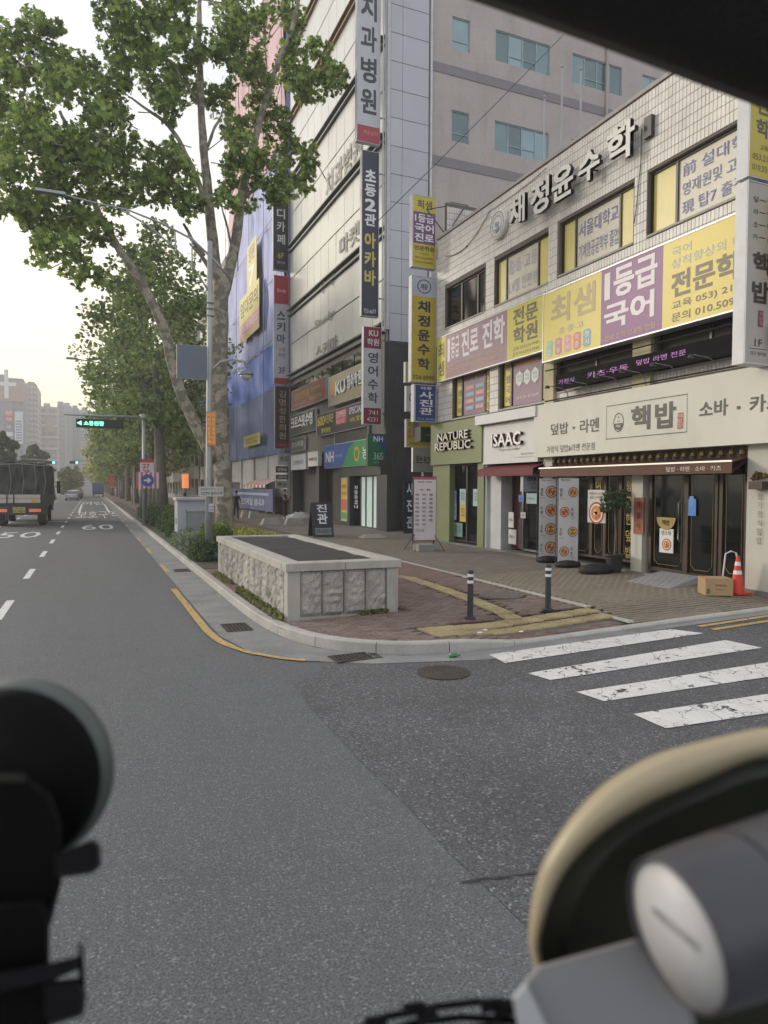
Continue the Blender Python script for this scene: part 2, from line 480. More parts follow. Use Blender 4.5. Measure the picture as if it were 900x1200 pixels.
KERB = [(2.40, 12.0), (2.43, 10.9), (2.52, 9.85), (2.80, 8.95), (3.25, 8.35), (3.9, 7.98), (4.7, 7.85), (5.6, 7.93), (6.8, 8.0), (8.2, 8.1), (10.4, 8.2), (13, 8.3), (30, 8.6)]
def lerp_tab(tab, x):
    for (a, b), (c, d) in zip(tab[:-1], tab[1:]):
        if x <= c: return b + (d-b)*(x-a)/(c-a) if x > a else b
    return tab[-1][1]
def kerb_y(x): return 12.0 if x <= 2.4 else lerp_tab(KERB, x)
def strip_sheet(name, xs, lo, hi, zf, m, ny=1, kind='structure', parent=None):
    s = M()
    for a, b in zip(xs[:-1], xs[1:]):
        for j in range(ny):
            t0, t1 = j/ny, (j+1)/ny
            p = []
            for x, t in ((a, t0), (b, t0), (b, t1), (a, t1)):
                y = lo(x) + (hi(x)-lo(x))*t; p.append((x, y, zf(x, y)))
            s.quad(*p)
    return s.build(name, m, parent, kind=kind)
# junction asphalt, coarser and newer
xs = [2.2, 2.4, 2.9, 3.5, 4.2, 5, 6, 7, 8, 9, 10.4, 12, 13, 30, 60]
strip_sheet('side_street', xs, lambda x: -28.2, lambda x: min(kerb_y(x)-0.02, 7.6 if x < 2.6 else 9),
            lambda x, y: gz(x)+0.004, asphalt_c)
s = M(); q0 = None
for i in range(120):
    y = 7.5-i*.3; x = 1.98+.05*noise.noise(Vector((y*1.3, 0, 0)))+.03*noise.noise(Vector((y*5, 0, 0)))+(.1*max(0, y-6.6))
    if q0: s.quad((q0[0], q0[1], .004), (x, y, .004), (2.2, y, .004), (2.2, q0[1], .004))
    q0 = (x, y)
s.build('side_street_edge', asphalt_c, kind='structure')
# gutter strip of pale concrete following the kerb
GOUT = [(1.75, 60), (1.72, 20), (1.70, 12), (1.72, 10.2), (1.93, 9.05), (2.4, 8.4), (3.2, 7.85), (4.6, 7.42), (6.0, 7.62), (8, 7.86), (10.4, 7.98), (13, 8.1)]
KIN = [(2.41, 60), (2.41, 20), (2.40, 12), (2.43, 10.9), (2.52, 9.85), (2.80, 8.95), (3.7, 8.06), (4.7, 7.86), (5.9, 7.96), (8.1, 8.1), (10.4, 8.2), (13, 8.3)]
s = M()
for (a, b), (c, d) in zip(list(zip(GOUT, KIN))[:-1], list(zip(GOUT, KIN))[1:]):
    s.quad(*[(x, y, gz(x)+0.009) for x, y in (a, b, d, c)])
s.quad((1.75, 60, .009), (2.41, 60, .009), (2.41, 600, .009), (1.75, 600, .009))
s.build('gutter', gutterm, kind='structure')

# pavement sheet
brick_tex = mat('paving_far', (112, 104, 98), 0.85, var=0.15, scale=1.2, fine=0.25, bscale=30)
def brick_mat(name, c1, c2, mort, sc=1.0):
    m = mat(name, c1, 0.85); nt = m.node_tree; N = nt.nodes; L = nt.links
    bt = N.new('ShaderNodeTexBrick'); bt.inputs['Scale'].default_value = 1.0
    bt.inputs['Color1'].default_value = (*lin(c1), 1); bt.inputs['Color2'].default_value = (*lin(c2), 1); bt.inputs['Mortar'].default_value = (*lin(mort), 1)
    bt.inputs['Brick Width'].default_value = 0.2*sc; bt.inputs['Row Height'].default_value = 0.1*sc; bt.inputs['Mortar Size'].default_value = 0.006*sc
    bt.inputs['Bias'].default_value = 0.0
    g_ = [n for n in N if n.type == 'NEW_GEOMETRY'][0]; L.new(g_.outputs['Position'], bt.inputs['Vector'])
    vm = [n for n in N if n.type == 'VECT_MATH'][0]; L.new(bt.outputs['Color'], vm.inputs[0])
    return m
pav_red = brick_mat('paving_red_far', (122, 94, 86), (110, 92, 86), (88, 80, 76))
pav_grey = brick_mat('paving_grey_far', (122, 113, 104), (106, 99, 92), (88, 84, 80))
EDGE_X = 7.6                                     # the pale border strip between red and grey bricks
xs = [2.54, 2.7, 2.9, 3.2, 3.6, 4.0, 4.4, 4.8, 5.2, 5.6, 6.0, 6.5, 7.0, EDGE_X]
def lo(x): return kerb_y(x)+0.13
def tiers(m, xs, name):
    o = M()
    for ya, yb in ((None, 9.0), (9.0, 9.6), (9.6, 10.4), (10.4, 13), (13, 70)):
        for a, b in zip(xs[:-1], xs[1:]):
            pts = []
            for x, t in ((a, 0), (b, 0), (b, 1), (a, 1)):
                y = (max(lo(x), 0) if ya is None else max(ya, lo(x))) if t == 0 else max(yb, lo(x)); pts.append((x, y, pz(x, y)-0.035))
            if max(p[1] for p in pts) - min(p[1] for p in pts) < 1e-4: continue
            o.quad(*pts)
    return o
pm = tiers(None, xs, '')
pavement = pm.build('pavement', mat('bedding_sand', (96, 90, 84), 0.9, fine=0.3, bscale=80), kind='structure')
xs2 = [EDGE_X, 8.2, 9, 10, 11, 12.0, 12.5]
pm = tiers(None, xs2, '')
pavement2 = pm.build('shop_pavement', mat('bedding_sand'), kind='structure')
YF = 13.6                                        # geometry for bricks up to here, material beyond
def far_sheet(name, xa, xb, m, ya=YF-.1, yb=70.0):
    o = M()
    n = 4
    for i in range(n):
        a, b = xa+(xb-xa)*i/n, xa+(xb-xa)*(i+1)/n
        for y0, y1 in ((ya, 20), (20, yb), (yb, 400)):
            o.quad((a, y0, gz(a)+.147), (b, y0, gz(b)+.147), (b, y1, gz(b)+.147), (a, y1, gz(a)+.147))
    return o.build(name, m, kind='structure')
far_sheet('pavement_beyond', 2.54, EDGE_X, pav_red)
far_sheet('shop_pavement_beyond', EDGE_X+.1, 12.5, pav_grey)
# planting bed along the kerb beyond the planter
soil = mat('soil', (70, 64, 54), 0.95, var=0.25, scale=4, fine=0.4, bscale=60)
M().box(2.54, 4.6, 17.5, 95, 0.10, 0.165).build('planting_bed', soil, kind='structure')

# bricks: geometry near, up to 300 as single parts, the others joined
def pip(x, y, poly):
    c = False; n = len(poly)
    for i in range(n):
        (x1, y1), (x2, y2) = poly[i], poly[(i+1) % n]
        if (y1 > y) != (y2 > y) and x < (x2-x1)*(y-y1)/(y2-y1)+x1: c = not c
    return c
TG = [P(*q)[:2] for q in ((513, 741), (545, 752), (725, 724), (700, 713))]   # front tactile pad (corners from the photo)
tact = []                                        # tactile tiles .3 m
t_a = Vector((4.35, 8.30)); t_b = Vector((7.75, 8.66))
dirv = (t_b-t_a).normalized(); nrm = Vector((-dirv.y, dirv.x))
for i in range(11):
    for j in range(2):
        c = t_a + dirv*(0.15+0.305*i) + nrm*(0.15+0.305*j); tact.append((c.x, c.y, math.atan2(dirv.y, dirv.x), 'dot'))
gp = [P(*q) for q in ((598, 722), (560, 705), (520, 690), (480, 677))]
gl = [(gp[0][0], gp[0][1]), (gp[1][0], gp[1][1]), (gp[2][0], gp[2][1]), (gp[3][0], gp[3][1]), (5.6, 16), (5.6, 21)]
def walk(pl, step):
    out = []; acc = 0.0
    for (a, b), (c, d) in zip(pl[:-1], pl[1:]):
        L_ = math.hypot(c-a, d-b)
        while acc <= L_:
            t = acc/L_; out.append((a+(c-a)*t, b+(d-b)*t, math.atan2(d-b, c-a))); acc += step
        acc -= L_
    return out
for x, y, a in walk(gl, 0.305):
    if y > 8.95: tact.append((x, y, a, 'bar'))
tact_pts = [(t[0], t[1]) for t in tact]
def near_t(x, y):
    return any(abs(x-a) < 0.24 and abs(y-b) < 0.24 for a, b in tact_pts)
mh_c = P(587, 698)
red1 = mat('red_paver', (120, 98, 90), 0.85, var=0.12, scale=1.5, island=0.22, rgb2=(110, 99, 93), fine=0.15, bscale=90)
grey1 = mat('grey_brown_paver', (136, 124, 109), 0.85, var=0.12, scale=1.5, island=0.2, rgb2=(112, 104, 94), fine=0.15, bscale=90)
proto = M().bevbox(-.0955, .0955, -.0455, .0455, -0.03, 0.0, 0.006)
pr_red = proto.build('brick', red1); pr_grey = proto.build('brick', grey1)
def lay(par, x0, x1, pr, mm, single):
    pos = []
    ny = int((YF-7.9)/0.1)
    for j in range(ny):
        y = 7.95+0.1*j
        sft = 0.1*(j % 2)
        for i in range(int((x1-x0)/0.2)+1):
            x = x0+0.1+0.2*i - sft
            if x > x1-0.09 or x < x0+0.08: continue
            if y < lo(x-.1)+.05 or y < lo(x+.1)+.05 or near_t(x, y): continue
            if 2.6 < x < 4.75 and y > 10.15: continue
            if math.hypot(x-mh_c[0], y-mh_c[1]) < 0.46: continue
            pos.append((x, y))
    pos.sort(key=lambda q: math.hypot(*q))
    rest = M()
    for k, (x, y) in enumerate(pos):
        z = pz(x, y) + random.uniform(-0.004, 0.002)
        if k < single:
            o = inst('brick', pr, par, (x, y, z)); o.rotation_euler = (0, math.atan(-0.0165), random.uniform(-.01, .01))
        else:
            rest.bevbox(x-.0955, x+.0955, y-.0455, y+.0455, z-.03, z, 0.006)
    rest.build('brick_field', mm, par, stuff=True)
lay(pavement, 2.54, EDGE_X, pr_red, red1, 298)
lay(pavement2, EDGE_X+.1, 12.3, pr_grey, grey1, 298)
bpy.data.objects.remove(pr_red); bpy.data.objects.remove(pr_grey)
# border strip stones
bs = M().bevbox(-.05, .05, -.49, .49, -.03, 0.002, 0.006).build('border_stone', granite)
for k in range(12):
    y = 8.75 + k*1.0
    inst('border_stone', bs, pavement, (EDGE_X+.05, y, pz(EDGE_X, y)+0.002))
bpy.data.objects.remove(bs)
tm = mat('tactile_yellow', (158, 144, 110), 0.8, var=0.2, scale=3, island=0.14, fine=0.2, bscale=70)
td = M().bevbox(-.149, .149, -.149, .149, -.03, 0.0, .005)
for i in range(6):
    for j in range(6):
        td.lathe((-.125+.05*i, -.125+.05*j, 0), [(.015, -.001), (.009, .006)], 6)
tdo = td.build('tactile_tile', tm)
tb = M().bevbox(-.149, .149, -.149, .149, -.03, 0.0, .005)
for j in range(4): tb.bevbox(-.135, .135, -.1265+.075*j, -.0985+.075*j, -.001, .006, .004)
tbo = tb.build('tactile_tile', tm)
for x, y, a, k in tact:
    inst('tactile_tile', tdo if k == 'dot' else tbo, pavement, (x, y, pz(x, y)+0.002), a)
bpy.data.objects.remove(tdo); bpy.data.objects.remove(tbo)

# kerb: single stones along the curve, then straight on
kerb = M().box(2.405, 2.535, 100, 500, 0, 0.15)
kerb = kerb.build('kerb', granite, kind='structure')
path = [(2.40, 100.0)] + KERB[:]
def resample(pl, step):
    out = []; acc = 0
    for (a, b), (c, d) in zip(pl[:-1], pl[1:]):
        L_ = math.hypot(c-a, d-b)
        while acc < L_:
            t = acc/L_; out.append((a+(c-a)*t, b+(d-b)*t)); acc += step
        acc -= L_
    return out
# smooth the corner
fine = resample(path, 0.25)
for _ in range(6):
    fine = [fine[0]] + [((fine[i-1][0]+2*fine[i][0]+fine[i+1][0])/4, (fine[i-1][1]+2*fine[i][1]+fine[i+1][1])/4) for i in range(1, len(fine)-1)] + [fine[-1]]
def kerb_stone(pts):
    m_ = M(); n = len(pts); ring = []
    for i, (x, y) in enumerate(pts):
        a = pts[max(i-1, 0)]; b = pts[min(i+1, n-1)]
        t = Vector((b[0]-a[0], b[1]-a[1])).normalized(); nn = Vector((-t.y, t.x))     # to the pavement side
        if i == 0: x += t.x*.006; y += t.y*.006
        if i == n-1: x -= t.x*.006; y -= t.y*.006
        zt = pz(max(x, 2.4), y)+.004; zb = gz(x)-.03
        q = []
        for o_, z in ((0, zb), (0.006, zt-.02), (0.022, zt), (.145, zt), (.145, zb)):
            q.append((x+nn.x*o_, y+nn.y*o_, z))
        ring.append(q)
    V = [p for q in ring for p in q]; F = []
    for i in range(n-1):
        for k in range(4): F.append((i*5+k, (i+1)*5+k, (i+1)*5+k+1, i*5+k+1))
    F.append((0, 1, 2, 3, 4)); F.append(tuple((n-1)*5+k for k in (4, 3, 2, 1, 0)))
    return m_.add(V, F)
for i in range(0, len(fine)-4, 4):
    if fine[i][0] > 14: break
    kerb_stone(fine[i:i+5]).build('kerb_stone', granite, kerb)

# road markings
def quadmark(name, corners, m, h=0.012, kind='structure', n=6):
    s = M(); a, b, c, d = [Vector((q[0], q[1], 0)) for q in corners]
    for i in range(n):
        t0, t1 = i/n, (i+1)/n
        q = [a.lerp(b, t0), a.lerp(b, t1), d.lerp(c, t1), d.lerp(c, t0)]
        s.quad(*[(p.x, p.y, gz(p.x)+h) for p in q])
    return s
worn = mat('worn_crosswalk_paint', (208, 208, 206), 0.7, var=0.08, scale=4, fine=0.12, bscale=50, bump=0.3)
def wear(m, amt=0.56, sc=6.0, crack=True, band=None):
    nt = m.node_tree; N = nt.nodes; L = nt.links
    g_ = [n for n in N if n.type == 'NEW_GEOMETRY'][0]; b = N['Principled BSDF']; out = N['Material Output']
    nz = N.new('ShaderNodeTexNoise'); nz.inputs['Scale'].default_value = sc; nz.inputs['Detail'].default_value = 9; nz.inputs['Roughness'].default_value = 0.72
    L.new(g_.outputs['Position'], nz.inputs['Vector'])
    lt = N.new('ShaderNodeMath'); lt.operation = 'GREATER_THAN'; lt.inputs[1].default_value = amt
    L.new(nz.outputs['Fac'], lt.inputs[0]); fac = lt.outputs[0]
    if crack:
        vo = N.new('ShaderNodeTexVoronoi'); vo.feature = 'DISTANCE_TO_EDGE'; vo.inputs['Scale'].default_value = 3.6
        nd = N.new('ShaderNodeTexNoise'); nd.inputs['Scale'].default_value = 5; ad = N.new('ShaderNodeVectorMath'); ad.operation = 'ADD'
        sc_ = N.new('ShaderNodeVectorMath'); sc_.operation = 'SCALE'; sc_.inputs['Scale'].default_value = 0.2
        L.new(g_.outputs['Position'], nd.inputs['Vector']); L.new(nd.outputs['Color'], sc_.inputs[0]); L.new(sc_.outputs[0], ad.inputs[0]); L.new(g_.outputs['Position'], ad.inputs[1])
        L.new(ad.outputs[0], vo.inputs['Vector'])
        cl = N.new('ShaderNodeMath'); cl.operation = 'LESS_THAN'; cl.inputs[1].default_value = 0.010; L.new(vo.outputs['Distance'], cl.inputs[0])
        n5 = N.new('ShaderNodeTexNoise'); n5.inputs['Scale'].default_value = 1.3; L.new(g_.outputs['Position'], n5.inputs['Vector'])
        gt = N.new('ShaderNodeMath'); gt.operation = 'GREATER_THAN'; gt.inputs[1].default_value = 0.47; L.new(n5.outputs['Fac'], gt.inputs[0])
        mm = N.new('ShaderNodeMath'); mm.operation = 'MULTIPLY'; L.new(cl.outputs[0], mm.inputs[0]); L.new(gt.outputs[0], mm.inputs[1])
        mx = N.new('ShaderNodeMath'); mx.operation = 'MAXIMUM'; L.new(mm.outputs[0], mx.inputs[0]); L.new(fac, mx.inputs[1]); fac = mx.outputs[0]
    tr = N.new('ShaderNodeBsdfTransparent'); ms = N.new('ShaderNodeMixShader')
    L.new(fac, ms.inputs[0]); L.new(b.outputs[0], ms.inputs[1]); L.new(tr.outputs[0], ms.inputs[2]); L.new(ms.outputs[0], out.inputs['Surface'])
wear(worn, 0.60, 5.0); wear(white_paint, 0.64, 7, False); wear(yellow_paint, 0.60, 9, False)
cross = thing('crosswalk', (6.6, 6.4, gz(6.6)), 'worn white zebra crossing painted across the side street', 'crosswalk')
cross['kind'] = 'structure'
del cross['category']; del cross['label']
for c in (((573, 768), (785, 738), (825, 743), (592, 778)), ((618, 790), (850, 751), (893, 760), (645, 798)),
          ((675, 812), (985, 764), (1050, 772), (708, 823)), ((742, 838), (1130, 780), (1210, 790), (780, 855))):
    quadmark('stripe', [G(*q) for q in c], worn).build('stripe', worn, cross)
ylm = M()                                        # yellow line bending into the side street
yl = [(1.60, 15.3), (1.60, 12), (1.60, 10.6), (1.66, 9.8), (1.86, 9.1), (2.25, 8.55), (2.7, 8.17)]
yl = resample(yl, 0.3)
for i in range(len(yl)-1):
    (a, b), (c, d) = yl[i], yl[i+1]; t = Vector((c-a, d-b)).normalized(); nn = Vector((-t.y, t.x))*(0.062 if i < len(yl)*.75 else .045)
    if i: nn0 = pn
    else: nn0 = nn
    ylm.quad((a-nn0.x, b-nn0.y, gz(a)+.014), (c-nn.x, d-nn.y, gz(c)+.014), (c+nn.x, d+nn.y, gz(c)+.014), (a+nn0.x, b+nn0.y, gz(a)+.014)); pn = nn
ylm.build('yellow_line', yellow_paint, kind='structure')
dm = M()
for y in range(0, 30):
    y0 = 18.4 + y*5.4
    dm.quad((1.72, y0, .013), (1.84, y0, .013), (1.84, y0+1.9, .013), (1.72, y0+1.9, .013))
dm.build('yellow_dashes', yellow_paint, kind='structure')
dm = M()
for k in range(0, 34):
    y0 = 1.9 + k*5.45
    if y0 < 12 and k < 1: continue
    for xx in (-1.44,) + ((-4.5, -7.6) if k > 2 else ()):
        dm.quad((xx-.07, y0, .005), (xx+.07, y0, .005), (xx+.07, y0+2.1, .005), (xx-.07, y0+2.1, .005))
for xx in (-10.6,):
    dm.quad((xx-.07, 20, .005), (xx+.07, 20, .005), (xx+.07, 400, .005), (xx-.07, 400, .005))
dm.build('lane_dashes', white_paint, kind='structure')
for xa, xb, ya, yb in ((-0.95, -1.05, 62, 90), (1.35, 1.45, 62, 90)):
    M().quad((xa-.1, ya, .005), (xa+.1, ya, .005), (xb+.1, yb, .005), (xb-.1, yb, .005)).build('lane_edge_line', white_paint, kind='structure')
def ground_text(body, px0, px1, pyb, pyt, bold=0.02):
    a = G(px0, pyb); b = G(px1, pyb); c = G((px0+px1)/2, pyt)
    p = Panel((a[0], a[1], 0.006), (1, 0, 0), (0, 1, 0), (0, 0, 1), b[0]-a[0], c[1]-a[1])
    p.el = 0.0; p.text(body, 0, 1, 0, 1, white_paint, bold)
    p.let.build('road_lettering', white_paint, merge=True, kind='structure')
ground_text('60', 95, 135, 621, 615, 0.0)
ground_text('50', -10, 43, 631, 624, 0.0)
ground_text('보호구역', 88, 143, 608, 599, 0.0)
ground_text('어린이', 95, 138, 592, 588, 0.0)
quadmark('stop_line', [(-4.4, 46.5), (-1.6, 46.5), (-1.6, 47), (-4.4, 47)], white_paint, .005, n=1).build('white_bar', white_paint, kind='structure')
# yellow double line on the far side of the crossing
for dy in (0, .28):
    quadmark('y', [(8.5, 7.45+dy*.9), (16, 8.0+dy), (16, 8.1+dy), (8.5, 7.55+dy*.9)], yellow_paint, .013, n=8).build('yellow_edge_line', yellow_paint, kind='structure')
# tar seam between the two asphalts and the crack by the device
tar = mat('tar', (52, 52, 54), 0.6, var=0.1)
s = M(); pr = None
for i in range(14):
    q = G(540+8*i, 1035-.9*i+2.2*(random.random()-.5)); w = .003+.009*random.random()
    if pr is not None: s.quad((pr[0], pr[1]-w, gz(pr[0])+.010), (q[0], q[1]-w, gz(q[0])+.010), (q[0], q[1]+w, gz(q[0])+.010), (pr[0], pr[1]+w, gz(pr[0])+.010))
    pr = q
s.build('asphalt_crack', tar, kind='structure')

# drains and manhole covers
iron = mat('cast_iron', (74, 70, 68), 0.6, metal=0.5, var=0.2, bump=0.3, bscale=60)
def grate(px, py, w, l, rot, label, nb=9):
    c = G(px, py); z = gz(c[0])+.012
    t = thing('drain_grate', (c[0], c[1], z), label, 'drain grate')
    f = M()
    for a in ((-w/2, w/2, -l/2, -l/2+.03), (-w/2, w/2, l/2-.03, l/2), (-w/2, -w/2+.03, -l/2+.03, l/2-.03), (w/2-.03, w/2, -l/2+.03, l/2-.03), (-w/2+.03, w/2-.03, -.015, .015)):
        f.box(c[0]+a[0], c[0]+a[1], c[1]+a[2], c[1]+a[3], z-.01, z+.008)
    f.build('frame', iron, t)
    M().box(c[0]-w/2+.03, c[0]+w/2-.03, c[1]-l/2+.03, c[1]+l/2-.03, z-.002, z+.0005).build('pit_shade', flat((14, 14, 14), 0.9), t)  # flat black plate under the bars stands in for the shaded hollow
    for i in range(nb):
        x = -w/2+.03+(w-.06)*(i+.5)/nb
        for s_ in (-1, 1):
            M().box(c[0]+x-.012, c[0]+x+.012, c[1]+min(s_*.017, s_*(l/2-.032)), c[1]+max(s_*.017, s_*(l/2-.032)), z, z+.006).build('bar', iron, t)
    t.rotation_euler.z = rot
grate(416, 771, 0.62, 0.36, 0.05, 'rusty iron drain grate in the gutter before the corner kerb', 10)
grate(277, 736, 0.4, 0.62, 0, 'iron drain grate in the gutter beside the planter', 6)
grate(213, 669, 0.4, 0.6, 0, 'farthest drain grate in the gutter beyond the planter', 6)
def manhole(q, r, m, label, rings):
    t = thing('manhole_cover', (q[0], q[1], q[2]), label, 'manhole cover')
    M().lathe((q[0], q[1], q[2]), [(r, -.02), (r, .012), (r*.93, .012)], 40).build('ring', m, t)
    M().lathe((q[0], q[1], q[2]), [(r*.91, -.01), (r*.91, .010), (.001, .010)], 40).build('cover', m, t)
    s = M()
    for rr in rings:
        n = int(rr*60)+6
        for k in range(n):
            a = 2*math.pi*k/n; s.bevbox(q[0]+rr*r*math.cos(a)-.014, q[0]+rr*r*math.cos(a)+.014, q[1]+rr*r*math.sin(a)-.014, q[1]+rr*r*math.sin(a)+.014, q[2]+.009, q[2]+.016, .004)
    s.build('tread', m, t)
q = G(520, 789); manhole((q[0], q[1], gz(q[0])+.006), 0.31, mat('manhole_iron', (72, 66, 62), 0.7, metal=.3, var=.2, bump=.3, bscale=60), 'round rusty iron manhole cover in the asphalt near the corner', (.15, .3, .45, .6, .75))
q = P(587, 698); manhole((q[0], q[1], pz(q[0], q[1])+.002), 0.40, mat('manhole_concrete', (98, 94, 88), 0.85, var=.15, fine=.2), 'round grey manhole cover in the brick pavement between the bollards', (.4, .8))
# ------------------------------------------------------------------ BUILDING A: three storeys in cream tiles on the corner
XA, YA0, YA1, ZT = 11.4, 8.3, 22.15, 11.03
tile_m = mat('cream_wall_tile', (212, 208, 202), 0.45, var=0.10, scale=1.3, island=0.07, stain=0.22, spec=.5)
grout = mat('tile_grout', (108, 100, 92), 0.9, var=.1)
A = thing('tile_building', (XA, 15, 0.3), 'three storey shop building clad in cream tiles with steel letters on its parapet', 'building')
W3 = [(18.93, 21.55, 7.74, 9.1), (15.64, 18.36, 7.76, 9.12), (12.48, 15.18, 7.8, 9.16), (9.0, 12.04, 7.8, 9.18)]
W2 = []
for a, b in (((531, 440, 490), 573), ((586, 428, 479), 641)):
    y1, z1 = FX(a[0], a[1]); _, z0 = FX(a[0], a[2]); y0, _ = FX(b, 450); W2.append((y0, y1, z0-.02, z1+.5))
W2 += [(12.35, 15.2, 4.75, 6.0), (9.0, 11.7, 4.75, 6.0)]
OPS = W3 + W2
wall = M()
for a, b, z0, z1 in rects_minus(YA0, YA1, 4.3, ZT-.06, OPS): wall.box(XA, XA+.28, a, b, z0, z1)
wall.box(XA+.28, 22, YA1-.25, YA1, 0.2, ZT-.06); wall.box(XA+.28, 22, YA0, YA0+.25, .2, ZT-.06)
wall.box(XA+.28, 22, YA0+.25, YA1-.25, ZT-.8, ZT-.6)
wall.build('wall', grout, A)
tw, th, gp_ = 0.088, 0.205, 0.009
proto = M().bevbox(-.001, .001, -.001, .001, -.001, .001, .0001)
def tile_mesh():
    w, h = tw/2, th/2; d = .012; b = .003
    V = [(0, -w, -h), (0, w, -h), (0, w, h), (0, -w, h), (-d, -w+b, -h+b), (-d, w-b, -h+b), (-d, w-b, h-b), (-d, -w+b, h-b)]
    F = [(4, 7, 6, 5), (0, 4, 5, 1), (1, 5, 6, 2), (2, 6, 7, 3), (3, 7, 4, 0)]
    return V, F
TV, TF = tile_mesh()
tiles = []
nz_ = int((ZT-.08-4.42)/(th+gp_)); ny_ = int((YA1-YA0)/(tw+gp_))
for j in range(nz_):
    z = ZT-.09-th/2-j*(th+gp_)
    for i in range(ny_):
        y = YA1-.005-tw/2-i*(tw+gp_)
        if any(o[0]-tw/2+.01 < y < o[1]+tw/2-.01 and o[2]-th/2+.01 < z < o[3]+th/2-.01 for o in OPS):
            continue
        tiles.append((y, z))
vis = [t for t in tiles if t[1] > 7.4]
def dist(t): return (XA**2+t[0]**2+(t[1]-CAMH)**2)
cand = sorted([t for t in vis if 9.7 < t[0] and t[1] < ZT], key=dist)[:298]
cs = set(cand)
tm_ = bpy.data.meshes.new('tile'); tm_.from_pydata(TV, [], TF); tm_.materials.append(tile_m)
for y, z in cand: inst('tile', tm_, A, (XA, y, z))
rest = M()
for y, z in tiles:
    if (y, z) in cs: continue
    rest.add([(XA+a, y+b, z+c) for a, b, c in TV], TF)
rest.build('tile_field', tile_m, A, stuff=True)
cap = M().box(XA-.05, XA+.33, YA0, YA1, ZT-.06, ZT+.03).build('parapet_cap', mat('cap_stone', (170, 165, 158), .8, stain=.2), A)
# raised tile wall bit at the far end of the parapet with its brace
rp = M().box(XA+.25, XA+1.7, YA1-.15, YA1-.03, ZT+.03, ZT+1.25).build('raised_parapet', grout, A)
rt = M()
for j in range(5):
    for i in range(14):
        x = XA+.32+i*.1; z = ZT+.15+j*.215
        rt.box(x-.044, x+.044, YA1-.16, YA1-.15, z-.1, z+.1)
rt.build('tile_field', tile_m, rp, stuff=True)
br = M().tube([(XA+.1, YA1-.5, ZT), (XA+.9, YA1-.2, ZT+1.1)], .02, 6).tube([(XA-.5, YA1-.1, ZT+.9), (XA+.3, YA1-.1, ZT+1.15)], .018, 6).tube([(XA-.5, YA1-.1, ZT+.9), (XA+.3, YA1-.1, ZT+.1)], .018, 6)
br.build('brace', dark_frame, A)
# window sills and glazing of the third floor
sash_y = mat('yellow_film', (205, 190, 110), .35, var=.06)
film_w = mat('frosted_film', (196, 190, 172), .4, var=.08)
def facade_window(par, o, X, segs, name='window'):
    """segs: list of (fraction0, fraction1, material), far to near"""
    y0, y1, z0, z1 = o
    fr = M(); d = X+.14
    w = .05
    fr.box(d-.05, d+.02, y0, y1, z0, z0+w); fr.box(d-.05, d+.02, y0, y1, z1-w, z1)
    fr.box(d-.05, d+.02, y0, y0+w, z0+w, z1-w); fr.box(d-.05, d+.02, y1-w, y1, z0+w, z1-w)
    for k, (a, b, m_) in enumerate(segs[:-1]):
        y = y1+(y0-y1)*b; fr.box(d-.045, d+.02, y-.03, y+.03, z0+w, z1-w)
    f = fr.build(name, dark_frame, par)
    for a, b, m_ in segs:
        ya, yb = y1+(y0-y1)*b, y1+(y0-y1)*a
        M().box(d-.01, d, ya+.01, yb-.01, z0+w, z1-w).build('pane', m_, f)
    M().box(X-.04, X+.1, y0, y1, z0-.05, z0-.002).build('sill', mat('cap_stone'), f)
    return f
facade_window(A, W3[0], XA, [(0, .38, dglass), (.38, .78, dglass), (.78, 1, dglass)])
facade_window(A, W3[1], XA, [(0, .19, sash_y), (.19, .78, film_w), (.78, 1, sash_y)])
facade_window(A, W3[2], XA, [(0, .2, sash_y), (.2, .8, film_w), (.8, 1, sash_y)])
facade_window(A, W3[3], XA, [(0, .24, sash_y), (.24, .93, film_w), (.93, 1, sash_y)])
def window_print(o, a0, a1, rows, name='window_lettering', col=(96, 104, 160), par=None, hb=(.12, .88), bold=.015):
    y0, y1, z0, z1 = o
    p = panel_wm(XA+.125, y1+(y0-y1)*a0, y1+(y0-y1)*a1, z0+.06, z1-.06)
    n = len(rows)
    p.lines(rows, .06, .94, hb[0], hb[1], flat(col), bold, .45)
    p.let.build(name, None, A)
window_print(W3[1], .19, .78, ['중등·고등', 'LV별 반편성'], col=(168, 166, 190))
window_print(W3[2], .2, .8, ['서울대학교', '기계항공공학부 졸업'])
window_print(W3[3], .24, .93, ['前 설대학원', '영재원및 고등부', '現 탑7 출강중'], hb=(.08, .92))
room = M().box(XA+2.5, XA+2.6, YA0+.3, YA1-.3, .3, ZT-1).box(XA+.3, XA+2.5, YA0+.3, YA1-.3, 4.42, 4.5).box(XA+.3, XA+2.5, YA0+.3, YA1-.3, 7.1, 7.2)
for y in (18.6, 15.4, 12.3): room.box(XA+.29, XA+2.5, y-.06, y+.06, 4.5, ZT-1)
for y in (18.83, 15.5): room.box(XA+.29, XA+2.5, y-.06, y+.06, .3, 4.4)
room.build('interior_walls', mat('room_wall', (90, 86, 80), .9), A)
